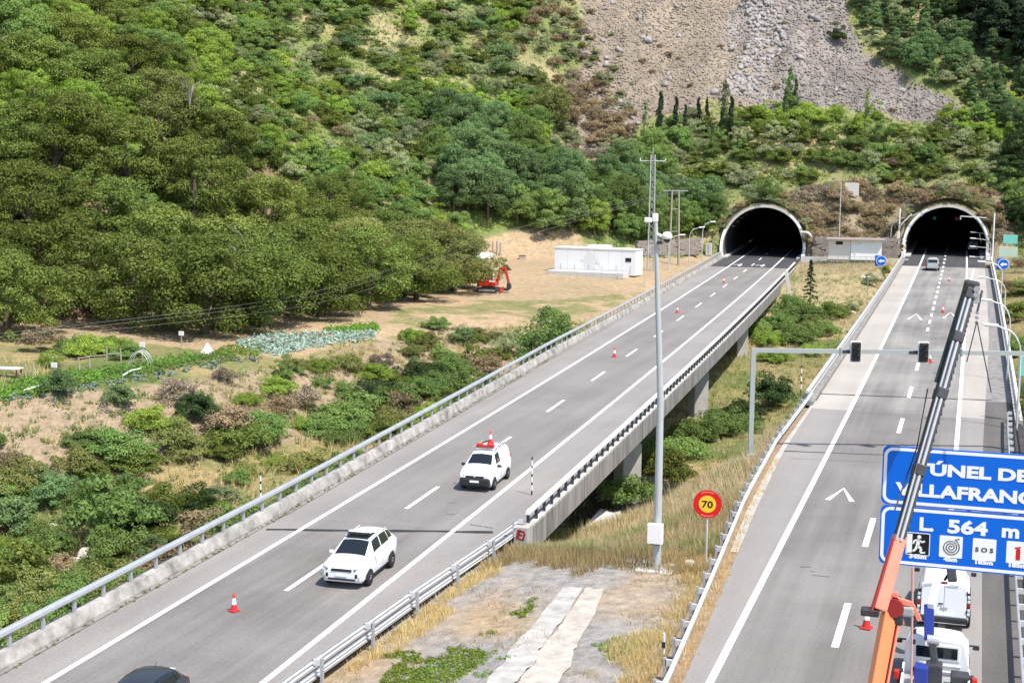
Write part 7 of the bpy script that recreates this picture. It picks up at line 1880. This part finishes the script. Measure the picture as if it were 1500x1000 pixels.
# pale cement track on the median
def track(pts, wd, name, mname, lift, jag):
    V = []; nc = 6
    for i, (u0, v0, u1, v1) in enumerate(pts):
        for k in range(nc):
            p = hit(u0 + (u1 - u0) * k / (nc - 1), v0 + (v1 - v0) * k / (nc - 1)); e = 4 * jag if k in (0, nc - 1) else 0
            x_ = p[0] + e * float(fbm(np.array([p[1] * .9 + k]), np.array([k * 7.3]))[0]); V.append((x_, p[1], float(hz(x_, p[1])) + lift))
    o = link(bpy.data.objects.new(name, mesh_np(name, V, [(nc * i + k, nc * i + k + 1, nc * i + nc + k + 1, nc * i + nc + k) for i in range(len(pts) - 1) for k in range(nc - 1)], M[mname]))); o['kind'] = 'structure'
def lerp_edge(a, b, c, d, n): return [(a[0] + (c[0] - a[0]) * k / n, a[1] + (c[1] - a[1]) * k / n, b[0] + (d[0] - b[0]) * k / n, b[1] + (d[1] - b[1]) * k / n) for k in range(n + 1)]
mat('cement_track', (0.41, 0.39, 0.36), 0.9, var=0.42, scale=1.6, bump=.3)
mat('cement_sandy', (0.44, 0.40, 0.345), 0.9, var=0.35, scale=1.6, bump=.3)
track(lerp_edge((705, 1012), (752, 1012), (825, 862), (857, 864), 26), 1, 'cement_track', 'cement_track', .075, .10)
track(lerp_edge((754, 1012), (815, 1012), (858, 864), (888, 866), 26), 1, 'cement_track', 'cement_sandy', .065, .10)
# ------------------------------------------------------------------ stones
def stones(name, x, y, z, s, m, label):
    k = len(x)
    if k == 0: return
    ico = np.array([(-.5, -.5, -.3), (.5, -.6, -.3), (.6, .5, -.3), (-.6, .5, -.3), (-.35, -.3, .4), (.3, -.4, .5), (.4, .3, .35), (-.3, .35, .45)])
    F0 = np.array([(3, 2, 1, 0), (4, 5, 6, 7), (0, 1, 5, 4), (1, 2, 6, 5), (2, 3, 7, 6), (3, 0, 4, 7)])
    a = rng.uniform(0, 6.28, k); sc = s * rng.uniform(.45, 1.5, k) ; tl = rng.normal(size=(k, 2)) * .3
    V = ico[None] * sc[:, None, None] * rng.uniform(.7, 1.3, (k, 8, 3))
    c_, s_ = np.cos(a)[:, None], np.sin(a)[:, None]
    X = V[..., 0] * c_ - V[..., 1] * s_; Y = V[..., 0] * s_ + V[..., 1] * c_; Z = V[..., 2] + X * tl[:, :1] + Y * tl[:, 1:]
    V = np.stack([X + x[:, None], Y + y[:, None], Z + z[:, None]], -1).reshape(-1, 3)
    F = (F0[None] + 8 * np.arange(k)[:, None, None]).reshape(-1, 4)
    o = link(bpy.data.objects.new(name, mesh_np(name, V, F, M[m]))); tag(o, label, kind='stuff')
x, y, z, u, v = scatter(80000, -90, 60, 230, 385, lambda x, y, z, u, v, d, fd: inpoly(u + 60 * fbm(x / 14, y / 14, 5), v + 60 * fbm(x / 14, y / 14, 5), SCREE) & (fd > 0))
g_ = rng.random(len(x)) < np.clip((u - 1092 - .22 * v) / 45 + 3.2 * fbm(x / 9, y / 9) + .5, 0, 1); cl = patchy(x, y, 6, 77) + .5 * patchy(x, y, 2.5, 7)
q_ = ~g_ & (cl > -.6); stones('scree_stones', x[q_], y[q_], z[q_] + .02, .34, 'scree_rock', 'tan broken stones on the scree face')
q_ = g_ & (cl > -.7); stones('scree_stones', x[q_], y[q_], z[q_] + .02, .38, 'scree_grey', 'grey broken stones on the darker scree')
q_ = (rng.random(len(x)) < .012) & (patchy(x, y, 10, 44) > 0); stones('scree_boulders', x[q_], y[q_], z[q_] + .05, 1.1, 'rock_ledge', 'larger fallen blocks on the scree')
q_ = (np.abs(u - 1105 - 22 * np.sin(v / 30)) < 26) & (v < 140) & (rng.random(len(x)) < .5); stones('rock_outcrop', x[q_], y[q_], z[q_] + .0, .75, 'rock_ledge', 'pale grey rock ledge at the edge of the darker scree')
x, y, z, u, v = scatter(22000, -90, 0, 30, 240, lambda x, y, z, u, v, d, fd: (fd < 1) & (inpoly(u, v, [(0, 590), (330, 555), (560, 500), (640, 490), (560, 560), (300, 640), (0, 680)]) | inpoly(u, v, [(1085, 560), (1185, 560), (1175, 615), (1090, 600)]) | inpoly(u, v, [(990, 590), (1090, 540), (1130, 560), (960, 690), (900, 700)])))
stones('bank_stones', x[::4], y[::4], z[::4], .17, 'scree_rock', 'loose stones on the river bank')
bd = [(128, 815, 1.3, 'largest pale boulder under the big round bush'), (146, 828, 1.0, 'second pale boulder right of the largest'), (75, 775, .9, 'flat pale stone at upper left of the boulders'), (60, 852, .9, 'pale stone low on the left near the barrier'), (95, 842, .8, 'small pale stone below the boulders'), (110, 822, .6, 'smallest pale boulder beside the largest'), (990, 655, 1.5, 'pale boulder under the viaduct beside the mast'), (972, 662, 1.0, 'rounder boulder left of the viaduct boulder'), (1045, 612, 1.2, 'driftwood coloured boulder at the second pier'), (1265, 408, .9, 'pale stone on the bank under the right railing'), (1248, 460, .9, 'white stone beside the right bridge railing'), (982, 832, .5, 'white stone at the mast foundation'), (1010, 828, .5, 'white stone right of the mast foundation')]
for (u, v, s, lab) in bd:
    p = hit(u, v); mb = MB(); bm = bmesh.new(); bmesh.ops.create_icosphere(bm, subdivisions=2, radius=s / 2)
    for q in bm.verts: q.co = Vector((q.co.x * 1.25, q.co.y, q.co.z * .7)) * random.uniform(.85, 1.15)
    me = bpy.data.meshes.new('boulder'); bm.to_mesh(me); bm.free(); me.materials.append(M['rock_pale'])
    o = link(bpy.data.objects.new('boulder', me)); o.location = (p[0], p[1], p[2] + s * .12); o.rotation_euler.z = random.uniform(0, 3); tag(o, lab, 'boulder', 'pale boulders by the river')
# concrete slope paving under the near end of the viaduct
V = [hit(*q_) + np.array([0, 0, .12]) for q_ in ((852, 778), (915, 772), (908, 748), (884, 742))]
mb = MB().add(V + [p - np.array([0, 0, .4]) for p in V], [(0, 1, 2, 3), (0, 1, 5, 4), (1, 2, 6, 5), (2, 3, 7, 6), (3, 0, 4, 7)]); o = mb.build('slope_paving', M['concrete_pale']); o['kind'] = 'structure'
# ------------------------------------------------------------------ garden rows
def bed(poly, n, rad, per, size, m, label, name, hz_=.8):
    us = [p[0] for p in poly]; vs = [p[1] for p in poly]; X = []
    a = rng.uniform(min(us), max(us), n * 3); b = rng.uniform(min(vs), max(vs), n * 3); k = inpoly(a, b, poly)
    for uu_, vv_ in list(zip(a[k], b[k]))[:n]: X.append(hit(uu_, vv_, 70, 240))
    X = np.array(X); tuft_leaves(name, X[:, 0], X[:, 1], X[:, 2] + .05, rad, per, size, m, label, hz_)
bed([(0, 562), (190, 535), (280, 518), (290, 528), (200, 550), (60, 575), (0, 588)], 420, .5, 16, .12, 'leaf_bean', 'green bean plants in the garden bed', 'bean_plants')
bed([(150, 540), (300, 518), (350, 515), (345, 528), (200, 552), (150, 556)], 260, .5, 14, .11, 'leaf_green', 'darker green vegetable row', 'vegetable_plants')
bed([(330, 505), (385, 508), (380, 522), (310, 522)], 120, .4, 12, .11, 'leaf_bright', 'yellow green vegetable row beside the tent', 'vegetable_plants')
bed([(0, 580), (120, 566), (380, 522), (382, 530), (200, 560), (60, 582), (0, 592)], 260, .42, 14, .14, 'leaf_cabbage', 'pale blue green cabbages along the front of the garden', 'cabbage_row', .7)
bed([(345, 500), (400, 488), (480, 488), (552, 486), (545, 500), (470, 508), (400, 522), (355, 512)], 420, .48, 16, .15, 'leaf_cabbage', 'pale blue green cabbage plot below the chestnuts', 'cabbage_plot', .75)
bed([(470, 482), (550, 474), (556, 486), (480, 490)], 140, .45, 14, .12, 'leaf_bean', 'green crop behind the cabbage plot', 'vegetable_plants')

print('triangles', sum(len(m.loops) - 2 * len(m.polygons) for m in bpy.data.meshes))
